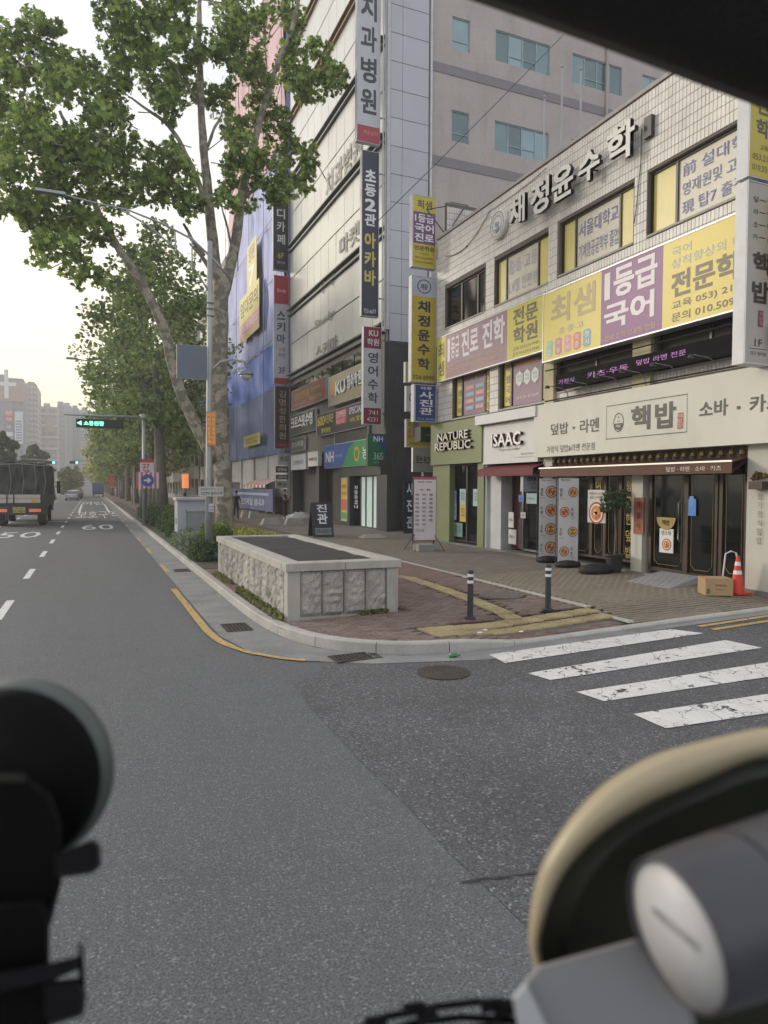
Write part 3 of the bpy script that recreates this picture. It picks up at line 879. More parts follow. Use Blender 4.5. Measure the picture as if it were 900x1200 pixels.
# second floor windows: purple posters with yellow side strips
mauve = flat((128, 96, 120)); yel = flat((196, 182, 66)); navy = flat((52, 58, 96))
for k, o in enumerate(W2[:2]):
    facade_window(A, o, XA, [(0, .2, dglass), (.2, .84, mauve), (.84, 1, dglass)])
    y0, y1, z0, z1 = o
    p = panel_wm(XA+.125, y1-.04, y0+.04, z0+.06, z0+.06+(1.35 if k else 1.3))
    p.rect(.01, .18, .02, .98, yel); p.rect(.86, .98, .02, .98, yel)
    for q, t in enumerate('최샘국어'): p.text(t, .05, .15, .75-.23*q, .92-.23*q, navy if q % 2 else mauve, .02)
    for q, t in enumerate('전문학원'): p.text(t, .88, .96, .75-.23*q, .92-.23*q, mauve, .02)
    if k == 0:
        p.text('최샘', .42, .62, .84, .93, yel, .02)
        for r in range(4):
            for c in range(2):
                p.rect(.28+.28*c, .52+.28*c, .62-.17*r, .74-.17*r, flat((120, 150, 170)) if (r+c) % 2 else flat((190, 120, 130)))
                p.text(('내신대비', '수능국어', '논술면접', '진학상담')[r], .31+.28*c, .49+.28*c, .65-.17*r, .71-.17*r, flat((225, 225, 225)), .0)
    else:
        p.rect(.27, .78, .82, .9, flat((180, 130, 70)))
        for c in range(3):
            ca = .36+.17*c
            p.poly([(ca+.085*math.sin(a*math.pi/3), .56+.17*math.cos(a*math.pi/3)) for a in range(6)], flat((205, 208, 205)))
            p.el = .012
            p.lines(['최상', '국어'], ca-.05, ca+.05, .48, .64, flat((120, 140, 150)), .0); p.el = .008
        p.text('24.05.20 - 02.24.090', .3, .78, .12, .18, flat((220, 215, 215)), .0)
    if p.face.f: p.face.build('poster', None, A)
    p.let.build('poster_lettering', None, A)
mattk = flat((36, 36, 38), .7)
for o in W2[2:]: facade_window(A, o, XA, [(0, .5, mattk), (.5, 1, mattk)])
curt = mat('cream_curtain', (190, 180, 150), .8)
for (a, b) in ((15.2, 15.6), (11.75, 12.3)):
    M().box(XA-.12, XA-.013, a, b, 4.45, 6.1).build('pilaster', curt, A)

# --- emblem and 3-D letters on the parapet
lm = mat('steel_letter_face', (214, 214, 208), .45, var=.06); ls = mat('letter_side', (36, 34, 34), .5)
grp = thing('roof_lettering', (XA-.2, 15, 10), 'raised grey steel letters 채정윤수학 standing off the tiled parapet', 'sign')
words = [('채', 17.13, 16.36, 9.62, 10.38), ('정', 16.09, 15.26, 9.55, 10.42), ('윤', 15.14, 14.27, 9.58, 10.38), ('수', 14.08, 13.3, 9.62, 10.34), ('학', 13.07, 12.16, 9.62, 10.44)]
for ch, ya, yb_, z0_, z1_ in words:
    p = panel_wm(XA-.3, ya, yb_, z0_, z1_)
    p.text(ch, 0, 1, 0, 1, lm, .04, 0.0)
    p.text(ch, 0, 1, 0, 1, ls, .04, -.004, thick=.10)
    o = p.let.build('letter', None, grp, merge=True)
    y = (ya+yb_)/2
    M().tube([(XA-.20, y, 9.9), (XA-.012, y, 9.9)], .02, 6).build('standoff', dark_frame, o)
M().box(XA-.12, XA-.013, 11.86, 12.08, 9.9, 10.35).build('letter_shade_box', flat((60, 58, 56)), grp)  # dark box shaped to imitate the shade beside the last letter
ye, ze = FX(583, 263, XA-.15)
em = thing('round_emblem', (XA-.15, ye, ze), 'round pale emblem disc left of the parapet letters', 'sign')
M().lathe((XA-.16, ye, ze), [(.40, 0), (.42, .02), (.42, .13), (.38, .14)], 36, axis='x').build('disc', lm, em, smooth=False)
p = Panel((XA-.165, ye+.42, ze-.42), (0, -1, 0), (0, 0, 1), (-1, 0, 0), .84, .84)
gr = flat((120, 124, 136))
p.ring(.5, .5, .44, .44, .06, gr); p.ring(.5, .5, .3, .3, .08, gr); p.text('채윤', .36, .64, .38, .6, gr, .02)
p.poly([(.32, .36), (.68, .36), (.5, .2)], gr)
for k in range(14):
    a = 2*math.pi*k/14; p.poly([(.5+.36*math.cos(a)-.015, .5+.36*math.sin(a)-.015), (.5+.36*math.cos(a)+.015, .5+.36*math.sin(a)-.015), (.5+.36*math.cos(a)+.015, .5+.36*math.sin(a)+.015), (.5+.36*math.cos(a)-.015, .5+.36*math.sin(a)+.015)], gr)
p.let.build('crest', None, em)
# flag poles on the roof, and the cable
for px, yt, yb, lb in ((638, 115, 215, 'shortest thin flag pole behind the parapet, leftmost of three'), (659, 79, 195, 'middle thin flag pole behind the tiled parapet'), (681, 82, 185, 'rightmost thin flag pole behind the tiled parapet')):
    x0 = XA+1.2
    y, z1 = FX(px, yt, x0)
    t = thing('flag_pole', (x0, y, ZT-.6), lb, 'flag pole', 'flag poles on the tiled roof')
    M().tube([(x0, y, ZT-.6), (x0, y, z1)], .028, 8).build('pole', steel, t)
    M().ball((x0, y, z1+.03), .05, 6).build('finial', steel, t)

# --- the two big banners
ybd = mat('banner_yellow', (214, 196, 98), .45, var=.05, scale=.8); ybs = flat((200, 190, 70)); brown = flat((96, 84, 62)); wht = flat((214, 208, 212)); gold = flat((190, 160, 96))
mv = flat((142, 110, 128)); pur = flat((118, 62, 122)); alu = mat('aluminium', (190, 192, 194), .4, metal=.3)
yl0, zt0 = FX(515, 390, 11.2); _, zb0 = FX(515, 447, 11.2); yr0, _ = FX(640, 380, 11.2)
p = panel_wm(11.2, 21.75, 15.5, 5.88, 7.42)
t = sign('banner_sign', p, .12, alu, 'long mauve and yellow academy sign under the farther upper windows', rim=.03)
p.rect(.005, .10, .02, .98, ybs); p.rect(.10, .71, .02, .98, mv); p.rect(.71, .995, .02, .98, ybs)
p.lines(['최', '샘'], .02, .085, .12, .86, brown, .03)
p.text('1', .125, .155, .38, .88, wht, .05); p.text('등급', .165, .255, .42, .88, wht, .04)
p.text('진로', .28, .45, .38, .92, wht, .05); p.text('진학', .49, .69, .38, .92, wht, .05)
p.text('맞춤형컨설팅 | 생활기록부관리 | 학교생활기록', .13, .68, .2, .3, gold, .0)
p.text('과목선택 | 독서·수행평가 | 고교학점제 | 자소서작성 관리', .13, .68, .07, .17, gold, .0)
p.text('전문', .76, .95, .62, .93, brown, .05); p.text('학원', .76, .95, .27, .58, brown, .05)
p.text('교육 053.214.9940', .76, .96, .16, .23, brown, .0); p.text('문의 010.5516.9940', .76, .96, .06, .13, brown, .0)
p.done(t)
p = panel_wm(11.0, 15.3, 8.4, 5.50, 7.30)
t = sign('banner_sign', p, .3, alu, 'large yellow and purple language academy sign nearest the camera on the tiled wall', rim=.03)
W = 6.9
def fr(pxa): y, _ = FX(pxa, 330, 11.0); return (15.3-y)/W
a1, a2 = fr(705), fr(777)
p.rect(.004, a1, .015, .985, ybd); p.rect(a1, a2, .015, .985, pur); p.rect(a2, .996, .015, .985, ybd)
tan = flat((176, 156, 110)); lb_ = flat((150, 160, 170))
p.text('최샘', .05, a1-.03, .5, .9, tan, .035); p.text('초·중·고', .1, a1-.09, .34, .43, lb_, .0)
for k, (w_, c_) in enumerate((('내신', (150, 190, 160)), ('수능', (188, 120, 130)), ('수시', (205, 140, 140)), ('학종', (205, 110, 110)), ('정시', (110, 160, 176)))):
    a0 = .025+.053*k; cm = flat(c_)
    p.rect(a0, a0+.04, .10, .26, cm); p.disc(a0+.02, .26, .02, .04, cm, 12, p.ef, 0, math.pi); p.disc(a0+.02, .10, .02, .04, cm, 12, p.ef, math.pi, 2*math.pi)
    p.el = .012; p.lines(list(w_), a0+.009, a0+.031, .09, .27, flat((235, 235, 235)), .0); p.el = .008
d = a2-a1
p.text('1', a1+.06*d, a1+.16*d, .58, .92, wht, .05); p.text('등급', a1+.22*d, a2-.08*d, .57, .94, wht, .05); p.text('국어', a1+.06*d, a2-.12*d, .2, .52, wht, .05)
p.text('- 진로·진학·컨설팅 전문 -', a1+.03*d, a2-.04*d, .06, .13, gold, .0)
b0 = fr(787); d = 1-b0
p.text('국어', b0, b0+.2*d, .80, .9, lb_, .01); p.text('성적향상의 비결', b0, b0+.78*d, .66, .77, lb_, .01)
p.text('전문학원', b0, b0+.86*d, .33, .62, brown, .05)
p.text('교육 053) 214.9940', b0+.01*d, b0+.92*d, .19, .29, brown, .02); p.text('문의 010.5090.9940', b0+.01*d, b0+.92*d, .06, .16, brown, .02)
p.done(t)
# dark long led sign between the storeys
y0, z1 = FX(653, 448, 11.05); _, z0 = FX(653, 463, 11.05); y1 = 8.5
p = panel_wm(11.0, y0, y1, 4.72, 5.10)
t = sign('led_sign', p, .12, mat('led_case', (22, 20, 23), .85, spec=.15), 'long black led message board over the cream restaurant fascia')
led = mat('led_violet', (160, 96, 170), .5, emit=.15)
p.text('가정식', .02, .12, .3, .62, led, .01); p.text('카츠·우동', .2, .42, .3, .68, led, .01); p.text('덮밥 라멘 전문', .46, .68, .45, .75, led, .0)
p.done(t)
rail = M().tube([(11.1, 15.3, 4.5), (11.1, 8.4, 4.5)], .02, 6).tube([(11.1, 15.3, 5.3), (11.1, 8.4, 5.3)], .018, 6)
rail.build('rail', dark_frame, A)

# --- fascia of the restaurant
cream = mat('cream_fascia', (204, 202, 192), .6, var=.04, scale=.7, stain=.1)
ink = flat((44, 40, 36))
p = panel_wm(11.05, 15.72, 7.9, 3.03, 4.42)
fas = sign('restaurant_fascia', p, .32, cream, 'long cream fascia of the rice bowl restaurant lettered in dark brown', 'shop sign')
W = 15.72-7.9
def fb(px, py=500, X=11.05): y, z = FX(px, py, X); return (15.72-y)/W, (z-3.03)/1.39
def tb_(body, xl, xr, yt, yb, m_, bold=.02):
    a0, b1 = fb(xl, yt); _, b0 = fb(xl, yb); a1, _ = fb(xr, yb); p.text(body, a0, a1, b0, b1, m_, bold)
tb_('덮밥', 646, 666, 497, 510, ink); tb_('·', 671, 674, 500, 503, ink, .05); tb_('라멘', 680, 702, 492, 508, ink)
tb_('가정식 덮밥&라멘 전문점', 641, 697, 523, 531, ink, .0)
a0, b1 = fb(711, 476); a1, b0 = fb(805, 507); _, b0 = fb(711, 515)
th_ = .0022
for q in ((a0, a1, b0, b0+th_*5), (a0, a1, b1-th_*5, b1), (a0, a0+th_/2, b0, b1), (a1-th_/2, a1, b0, b1)): p.rect(*q, ink, .008)
ca, cb = fb(725, 495); p.ring(ca, cb, .021, .155, .1, ink); p.disc(ca, cb-.015, .017, .11, ink, 14, .01, math.pi, 2*math.pi)
p.disc(ca, cb+.085, .003, .014, ink, 8)
p.el = .014; p.text('핵밥', ca-.010, ca+.010, cb-.085, cb-.035, cream, .02); p.el = .008
p.poly([(ca-.01, cb+.045), (ca-.006, cb+.02), (ca, cb+.012), (ca+.006, cb+.02), (ca+.01, cb+.045), (ca+.007, cb+.03), (ca, cb+.022), (ca-.007, cb+.03)], ink)
tb_('핵', 740, 762, 477, 505, ink, .05); tb_('밥', 768, 792, 473, 503, ink, .05)
red = flat((160, 52, 48)); a0, b1 = fb(794.5, 484); a1, b0 = fb(800.5, 502); p.rect(a0, a1, b0, b1, red, .008)
p.el = .013; p.lines(['핵', '밥', '집'], a0+.001, a1-.001, b0+.02, b1-.02, cream, .0); p.el = .008
tb_('소바', 820, 853, 471, 490, ink, .03); tb_('·', 863.5, 868, 476, 480, ink, .06); tb_('카츠', 879, 918, 464, 484, ink, .03)
p.done(fas)
# arm lamps over the fascia
for k, px in enumerate((665, 692, 725, 755, 792, 838)):
    y, _ = FX(px, 440, 11.1)
    t = thing('arm_lamp', (11.1, y, 4.42), ['first', 'second', 'third', 'fourth', 'fifth', 'sixth'][k]+' thin arm lamp from the left on top of the cream fascia', 'lamp', 'arm lamps over the cream fascia')
    M().tube([(11.15, y, 4.42), (11.1, y, 4.62), (10.95, y, 4.72), (10.6, y+.05, 4.76)], .012, 6).build('arm', steel, t)
    M().lathe((10.52, y+.04, 4.70), [(.07, 0), (.06, .04), (.02, .07)], 12).build('lamp_head', dark_frame, t)

# --- restaurant front (y 8.3 .. 15.5), z .3 .. 3.03
base_m = mat('step_stone', (120, 118, 114), .85, var=.15, fine=.2)
M().box(XA-.12, XA+.35, YA0, YA1, .1, .34).build('plinth', base_m, A)
wood = mat('dark_wood', (58, 38, 30), .5, var=.2, scale=6); wcream = mat('cream_wall', (188, 186, 176), .7, var=.04)
R = thing('restaurant', (XA, 12, .34), 'dark wooden restaurant front with gold lined glass under a brown awning', 'shopfront')
yc, _ = FX(877, 600, XA-.05)
M().box(XA-.1, XA+.2, YA0, yc, .34, 3.03).build('pier', wcream, R, )
ya_, _ = FX(756, 600); yb_, _ = FX(743, 600)
M().box(XA-.08, XA+.2, ya_, yb_, .34, 2.75).build('pier', wcream, R)
ye_, _ = FX(650, 600); M().box(XA-.1, XA+.2, ye_, 15.6, .34, 3.03).build('pier', wcream, R)
p = panel_wm(XA-.12, yc-.25, yc-.35, 1.2, 2.3); p.vtext('핵밥가정식덮밥', 0, 1, 0, 1, flat((120, 110, 96)), 0, .3); p.let.build('pier_lettering', None, R)
aw = M()
y0, y1 = ye_, yc
aw.add([(XA-.02, y0, 2.82), (XA-.02, y1, 2.82), (XA-.5, y1, 2.70), (XA-.5, y0, 2.70)], [(0, 1, 2, 3)])
aw.add([(XA-.5, y0, 2.70), (XA-.5, y1, 2.70), (XA-.5, y1, 2.50), (XA-.5, y0, 2.50)], [(0, 1, 2, 3)])
aw.add([(XA-.02, y0, 2.80), (XA-.02, y1, 2.80), (XA-.48, y1, 2.50), (XA-.48, y0, 2.50)], [(0, 1, 2, 3)])
aw.build('awning', mat('brown_awning', (92, 60, 48), .7), R)
M().tube([(XA-.52, y0, 2.725), (XA-.52, y1, 2.725)], .018, 6).build('light_strip', mat('light_strip', (235, 225, 205), .4, emit=.25), R)
p = panel_wm(XA-.505, 11.0, 9.5, 2.55, 2.65); p.text('덮밥 · 라멘 · 소바 · 카츠', 0.1, 1, 0, 1, flat((215, 210, 200)), .01); p.let.build('awning_lettering', None, R)
om = M().lathe((0, 0, 0), [(.02, 0), (.06, .03), (.05, .1), (.015, .14)], 8).tube([(0, 0, .13), (0, 0, .19)], .008, 4).build('lantern', mat('brass_dull', (110, 92, 60), .5, metal=.4))
for k in range(26): inst('lantern', om, R, (XA-.12, y1+.1+(y0-y1-.2)*k/25, 2.84))
bpy.data.objects.remove(om)
M().box(XA+.02, XA+.1, y1, y0, 2.8, 3.03).build('back_board', wood, R)
def glazed(par, y0, y1, z0, z1, X, fm, w=.07, panem=None, gold_line=False, name='glazed_panel', bottom=None):
    f = M(); b = bottom or w
    f.box(X-.04, X+.04, y0, y1, z0, z0+b); f.box(X-.04, X+.04, y0, y1, z1-w, z1); f.box(X-.04, X+.04, y0, y0+w, z0+b, z1-w); f.box(X-.04, X+.04, y1-w, y1, z0+b, z1-w)
    o = f.build(name, fm, par)
    M().box(X-.005, X+.005, y0+w, y1-w, z0+b, z1-w).build('pane', panem or glass, o)
    if gold_line:
        g_ = M(); a, bb, c, d = y0+w+.07, y1-w-.07, z0+b+.08, z1-w-.08; k = .1; t = .012
        pts = [(a+k, c), (bb-k, c), (bb, c+k), (bb, d-k), (bb-k, d), (a+k, d), (a, d-k), (a, c+k)]
        pts = [(X-.012, q, r) for q, r in pts]; g_.tube(pts+[pts[0]], .008, 4)
        g_.build('gold_line', mat('gold_line', (150, 130, 70), .4, metal=.3), o)
    return o
def yy(px, X=XA): return FX(px, 600, X)[0]
for a, b in ((655, 692), (692, 708), (708, 726), (726, 743)): glazed(R, yy(b), yy(a), .5, 2.75, XA+.05, wood, .05, glass, True)
glazed(R, yy(804), yy(760), .4, 2.75, XA+.05, wood, .08, glass, True, 'door')
glazed(R, yy(841), yy(804), .4, 2.75, XA+.03, wood, .06, glass, True)
glazed(R, yy(876), yy(842), .4, 2.75, XA+.05, wood, .08, glass, True, 'door')
M().tube([(XA-.03, yy(798), 1.1), (XA-.07, yy(798), 1.15), (XA-.07, yy(798), 1.9), (XA-.03, yy(798), 1.95)], .015, 6).build('door_handle', steel, R)
p = panel_wm(XA+.03, yy(730), yy(741), .5, 2.5); p.vtext('향긋한덮밥', .25, .85, .05, .95, mat('gold_line'), .02, .45); p.let.build('window_lettering', None, R)
p = panel_wm(XA+.03, yy(695), yy(705), 2.1, 2.4); p.text('면', .2, .8, 0, 1, mat('gold_line'), .02); p.let.build('window_lettering', None, R)
# inside: tables and chairs seen through the glass
ins = M()
for y in (9.9, 11.2, 12.6, 13.8):
    ins.box(XA+1.0, XA+1.7, y-.35, y+.35, 1.0, 1.04); ins.tube([(XA+1.35, y, .34), (XA+1.35, y, 1.0)], .04, 6)
ins.box(XA+.3, XA+2.5, YA0+.3, 15.4, .28, .33)
ins.build('tables', mat('table_wood', (120, 96, 70), .5), R)
st_blue = flat((70, 130, 200)); p = panel_wm(XA-.01, yy(807), yy(816), 1.65, 2.0); p.rect(0, 1, 0, 1, st_blue); p.rect(.15, .7, .55, 1.15, flat((90, 150, 210)), .006); p.face.build('sticker', None, R)
# posters and board hung on the restaurant front
def poster(X, pxl, yt, yb, pxr, label, name='poster', bowl=None, head=None, wm=(214, 214, 212)):
    p = panel_w(X, pxl, yt, yb, pxr); t = sign(name, p, .012, flat((200, 200, 198)), label, 'poster')
    p.rect(0.01, .99, .01, .99, flat(wm))
    if head: p.lines(head, .14, .86, .72, .93, ink, .01)
    if bowl:
        for (ca, cb, r) in bowl:
            rb = r*p.w/p.h
            p.disc(ca, cb, r, rb, flat((150, 60, 50)), 18, .008); p.disc(ca, cb, r*.82, rb*.82, flat((225, 215, 195)), 18, .010); p.disc(ca, cb, r*.68, rb*.68, flat((196, 120, 70)), 18, .012)
            for k in range(7):
                a = k*2.4; rr = r*.4*((k % 3)/2.0); p.disc(ca+rr*math.cos(a), cb+rr*p.w/p.h*math.sin(a), r*.16, rb*.16, flat(((90, 120, 60), (230, 205, 120), (170, 70, 50))[k % 3]), 8, .014)
    p.done(t); return t
poster(XA-.03, 689, 574, 612, 710, 'poster with a red noodle bowl below a white notice on the restaurant glass', bowl=[(.5, .3, .42)], head=['백종원이 다녀간', '솥밥 오픈했어요'], wm=(205, 200, 198))
poster(XA-.03, 773, 619, 647, 789, 'white noodle poster on the glass restaurant door', bowl=[(.55, .35, .33)], head=['냉소바'])
p = panel_w(XA-.12, 743, 583, 625, 754); t = sign('wooden_board', p, .04, mat('red_wood', (140, 78, 58), .5, var=.2), 'narrow reddish wooden board with dark characters on the white pier', 'sign'); p.lines(['가', '정', '식'], .3, .7, .12, .9, ink, .02, .6); p.done(t)
p = panel_w(XA-.04, 770, 605, 620, 792); M_ = p
t = thing('round_badge', p.o, 'half round gold badge printed with bowls on the restaurant door', 'badge'); p.disc(.5, .95, .5, .95, mat('gold_line'), 18, .01, math.pi, 2*math.pi); p.el = .016; p.text('핵밥', .3, .7, .35, .75, ink, .03); p.let.build('badge_face', None, t)

# --- isaac shop (white)
ya, yb = yy(566, 11.3), 15.72
whitef = mat('white_fascia', (200, 200, 200), .5, var=.04, stain=.08)
y0 = FX(566, 500, 11.2)[0]
p = panel_wm(11.2, y0, 15.74, 2.93, 4.12)
fas2 = sign('toast_shop_fascia', p, .2, whitef, 'white fascia with raised maroon edged letters ISAAC', 'shop sign')
mr = flat((92, 30, 44)); wl = flat((226, 224, 224))
p.el = .10
p.text('ISAAC', .22, .76, .42, .74, wl, .03); p.el = .098
p.text('ISAAC', .22, .76, .42, .74, mr, .045, .094, thick=.09)
p.el = .01; p.text('Toast and Coffee', .32, .7, .31, .36, mr, .0); p.text('TEL 053 754 6677', .72, .98, .18, .22, ink, 0); p.text('since 2003 always fresh toast', .62, .98, .11, .14, ink, 0)
p.done(fas2)
cp = M().box(11.0, 11.45, 15.6, y0+.15, 4.14, 4.42); cp.build('white_canopy', whitef, A)
I = thing('toast_shop', (XA, 17, .34), 'white framed toast shop front with maroon awning and glass door', 'shopfront')
M().box(XA-.1, XA+.2, yy(573)-.0, y0, .34, 2.93).build('pier', whitef, I); M().box(XA-.1, XA+.2, 15.62, yy(641), .34, 2.93).build('pier', whitef, I)
M().box(XA+.0, XA+.6, yy(587), yy(573)-.003, .34, 2.6).build('side_panel', mat('light_panel', (185, 186, 188), .5), I)
glazed(I, yy(607), yy(588), .4, 2.6, XA+.4, mat('maroon_frame', (70, 28, 34), .5), .07, mat('maroon_frame'), False, 'door', .9)
glazed(I, yy(637), yy(608), .4, 2.6, XA+.15, steel, .05, glass, False)
aw = M(); a, b = yy(574), yy(640)
aw.add([(XA+.1, a, 2.92), (XA+.1, b, 2.92), (XA-.45, b, 2.75), (XA-.45, a, 2.75)], [(0, 1, 2, 3)]); aw.add([(XA-.45, a, 2.75), (XA-.45, b, 2.75), (XA-.45, b, 2.55), (XA-.45, a, 2.55)], [(0, 1, 2, 3)])
aw.add([(XA+.1, a, 2.9), (XA+.1, b, 2.9), (XA-.44, b, 2.56), (XA-.44, a, 2.56)], [(0, 1, 2, 3)])
aw.build('awning', mat('maroon_awning', (104, 40, 48), .7), I)
for (xl, yt, yb2, xr, c) in ((596, 600, 618, 602, (200, 200, 196)), (596, 620, 637, 605, (190, 190, 190)), (608, 580, 588, 614, (80, 120, 190)), (617, 578, 590, 629, (150, 175, 185)), (610, 600, 607, 616, (215, 215, 210))):
    p = panel_w(XA+.1, xl, yt, yb2, xr); p.rect(0, 1, 0, 1, flat(c)); p.text('OPEN' if xl == 610 else '메뉴', .15, .85, .4, .6, ink, 0); p.face.build('notice', None, I); p.let.build('notice_lettering', None, I)
ymid, zc = FX(624, 565, 10.95)
p = panel_w(10.9, 614, 554, 576, 635)
x0s, z1s = WY(613, 554, 16.2); x1s, _ = WY(635, 565, 16.2); _, z0s = WY(613, 576, 16.2)
p = Panel((x0s, 16.2, z0s), (1, 0, 0), (0, 0, 1), (0, -1, 0), x1s-x0s, z1s-z0s)
t = sign('projecting_sign', p, .12, flat((170, 172, 184)), 'small rounded grey projecting sign reading ISAAC beside the maroon awning', rim=.02)
p.text('ISAAC', .22, .9, .55, .8, mr, .03); p.text('TOAST & COFFEE', .22, .92, .38, .46, mr, 0); p.text('샌드위치', .42, .82, .14, .24, ink, 0); p.done(t)

# --- nature republic shop (olive green)
grn = mat('olive_fascia', (112, 120, 80), .5, var=.08, scale=1)
yl_, yr_ = 22.1, y0-.01
p = panel_wm(11.15, yl_, yr_, 3.0, 4.42)
fas3 = sign('cosmetics_fascia', p, .25, grn, 'olive green fascia with raised white letters NATURE REPUBLIC', 'shop sign')
dk = flat((46, 44, 36)); p.el = .1
for b_, q in (('NATURE', (.2, .8, .56, .75)), ('REPUBLIC', (.15, .85, .33, .52))):
    p.text(b_, *q, flat((205, 200, 186)), .02, .1); p.text(b_, *q, dk, .035, .094, thick=.085)
p.done(fas3)
Nn = thing('cosmetics_shop', (XA, 20, .34), 'olive green shop front with dark glass and hanging notices', 'shopfront')
M().box(XA-.15, XA+.2, yy(531), yl_, .34, 3.0).build('pier', grn, Nn); M().box(XA-.15, XA+.2, y0, yy(564), .34, 3.0).build('pier', grn, Nn)
for a, b in ((531, 545), (545, 564)): glazed(Nn, yy(b)+.0, yy(a), .4, 3.0, XA+.1, dark_frame, .05, glass, False)
for (xl, yt, yb2, xr, c) in ((531, 575, 590, 535, (130, 140, 170)), (539, 573, 591, 546, (150, 175, 180)), (539, 591, 611, 546, (190, 160, 70)), (554.5, 573, 593, 562, (150, 180, 178)), (529.5, 590, 609, 535, (140, 160, 190)), (531, 612, 628, 542, (90, 130, 120))):
    p = panel_w(XA+.04, xl, yt, yb2, xr); p.rect(0, 1, 0, 1, flat(c)); p.lines(['화장품', '특가', '세일'], .2, .8, .3, .8, ink, 0); p.face.build('notice', None, Nn); p.let.build('notice_lettering', None, Nn)
# products on shelves behind
sh = M(); 
for z in (.8, 1.2, 1.6, 2.0):
    sh.box(XA+1.2, XA+1.5, 19.2, 21.9, z, z+.03)
sh.build('shelf', flat((150, 150, 150)), Nn)
pr = M()
for k in range(90):
    y = random.uniform(19.3, 21.8); z = random.choice((.83, 1.23, 1.63, 2.03)); h = random.uniform(.1, .22); pr.box(XA+1.25, XA+1.35, y-.03, y+.03, z, z+h, flat(random.choice(((180, 190, 170), (190, 150, 150), (130, 160, 150), (200, 196, 180)))))
pr.build('products', None, Nn, stuff=True)

# wires on the tiles
w = M()
def sag(a, b, s_, n=10): return [Vector(a).lerp(Vector(b), i/n) - Vector((0, 0, s_*4*(i/n)*(1-i/n))) for i in range(n+1)]
def wp(px, py, X=XA-.04): y, z = FX(px, py, X); return (X, y, z)
w.tube(sag(wp(545, 290), wp(574, 247), .1), .012, 4).tube(sag(wp(574, 247), wp(640, 197), .06), .010, 4).tube(sag(wp(522, 300), wp(548, 288), .1), .012, 4)
w.tube([wp(752, 150), wp(751, 190), wp(746, 240), wp(743, 262)], .012, 4)
w.build('facade_cable', black_m, A)
x1, z1 = WY(660, 41, 26.5); x0, z0 = WY(440, 262, 24.0)
t = thing('overhead_cable', (x1, 26.5, z1), 'thin dark overhead cable sloping across the grey wall', 'cable')
M().tube(sag((x0, 24.0, z0), (x1, 26.5, z1), .05), .014, 4).build('cable', black_m, t)
# ------------------------------------------------------------------ BUILDING B: tall block with glass facade
XB, YB0, YB1, ZB = 11.9, 28.0, 44.0, 34.0
render = mat('grey_render', (178, 170, 166), .85, var=.10, scale=.5, stain=.22, fine=.08, bscale=20)
bpanel = mat('pale_metal_panel', (182, 182, 192), .5, var=.05, scale=.6, island=.05)
dtile = mat('dark_stone_tile', (64, 66, 70), .35, var=.1, island=.12)
B = thing('tall_building', (XB, YB0, .3), 'tall grey clinic building with glass front and pale panelled corner', 'building')
BW = []
for xa, xb in (((531), 552), ((582), 646), ((672), 731), ((755), 800)):
    a = WY(xa, 80, YB0)[0]; b = WY(xb, 80, YB0)[0]
    for z0, z1 in ((21.95, 23.37), (17.85, 19.25), (13.75, 15.15), (26.1, 27.5)): BW.append((a, b, z0, z1, xb-xa > 30))
wl_ = M()
for a, b, z0, z1 in rects_minus(14.0, 36, .2, ZB, [o[:4] for o in BW]): wl_.box(a, b, YB0+.12, YB0+.4, z0, z1)
wl_.box(XB+.1, 14.0, YB0+.12, YB0+.4, .2, ZB); wl_.box(XB+.1, 36, YB0+.4, YB1, ZB-1, ZB-.5); wl_.box(35.6, 36, YB0+.4, YB1, .2, ZB); wl_.box(XB+.1, 35.6, YB1-.3, YB1, .2, ZB)
wl_.build('wall', render, B)
M().box(XB+1.2, 35, YB0+2.4, YB0+2.5, .2, ZB-1).box(XB+2.0, XB+2.1, YB0+2.5, YB1-.3, .2, ZB-1).build('interior_walls', mat('room_wall'), B)
gst = mat('grey_stripe', (134, 130, 134), .8, var=.08, stain=.1)
for z in (24.8, 20.75, 16.65, 12.5): M().box(13.95, 36, YB0+.09, YB0+.117, z, z+.42).build('painted_band', gst, B)
blind = mat('blue_green_blind', (168, 198, 204), .6, var=.08)
bluep = [mat('blue_grey_glass', (112, 138, 146), .12, spec=.8, var=.12, scale=1.1), mat('pale_blue_glass', (134, 162, 170), .12, spec=.8, var=.12, scale=1.1), mat('dim_blue_glass', (92, 116, 122), .12, spec=.8, var=.12, scale=1.1)]
fram = mat('window_aluminium', (150, 166, 168), .5)
for a, b, z0, z1, wide in BW:
    f = M(); y = YB0+.2; w = .05
    f.box(a, b, y-.04, y+.04, z0, z0+w); f.box(a, b, y-.04, y+.04, z1-w, z1); f.box(a, a+w, y-.04, y+.04, z0+w, z1-w); f.box(b-w, b, y-.04, y+.04, z0+w, z1-w)
    n = 4 if wide else 1
    if wide:
        for k in (1, 2, 3): x = a+(b-a)*k/4; f.box(x-.03, x+.03, y-.035, y+.035, z0+w, z1-w)
        for k in (1, 2): x0, x1 = a+(b-a)*k/4+.03, a+(b-a)*(k+1)/4-.03; f.box(x0, x1, y-.035, y+.03, z0+.38, z0+.42)
    else: f.box(a+w, b-w, y-.035, y+.03, z0+.38, z0+.42)
    o = f.build('window', fram, B)
    for k in range(n):
        M().box(a+(b-a)*k/n+.02, a+(b-a)*(k+1)/n-.02, y-.005, y+.005, z0+w, z1-w).build('pane', random.choice(bluep), o)
    bl = M()
    for k in range(n):
        if random.random() < .9:
            zb = z0+random.uniform(.1, .7)*(z1-z0); bl.box(a+(b-a)*k/n+.03, a+(b-a)*(k+1)/n-.03, y+.03, y+.04, zb, z1-.05)
    if bl.f: bl.build('blind', blind, o)
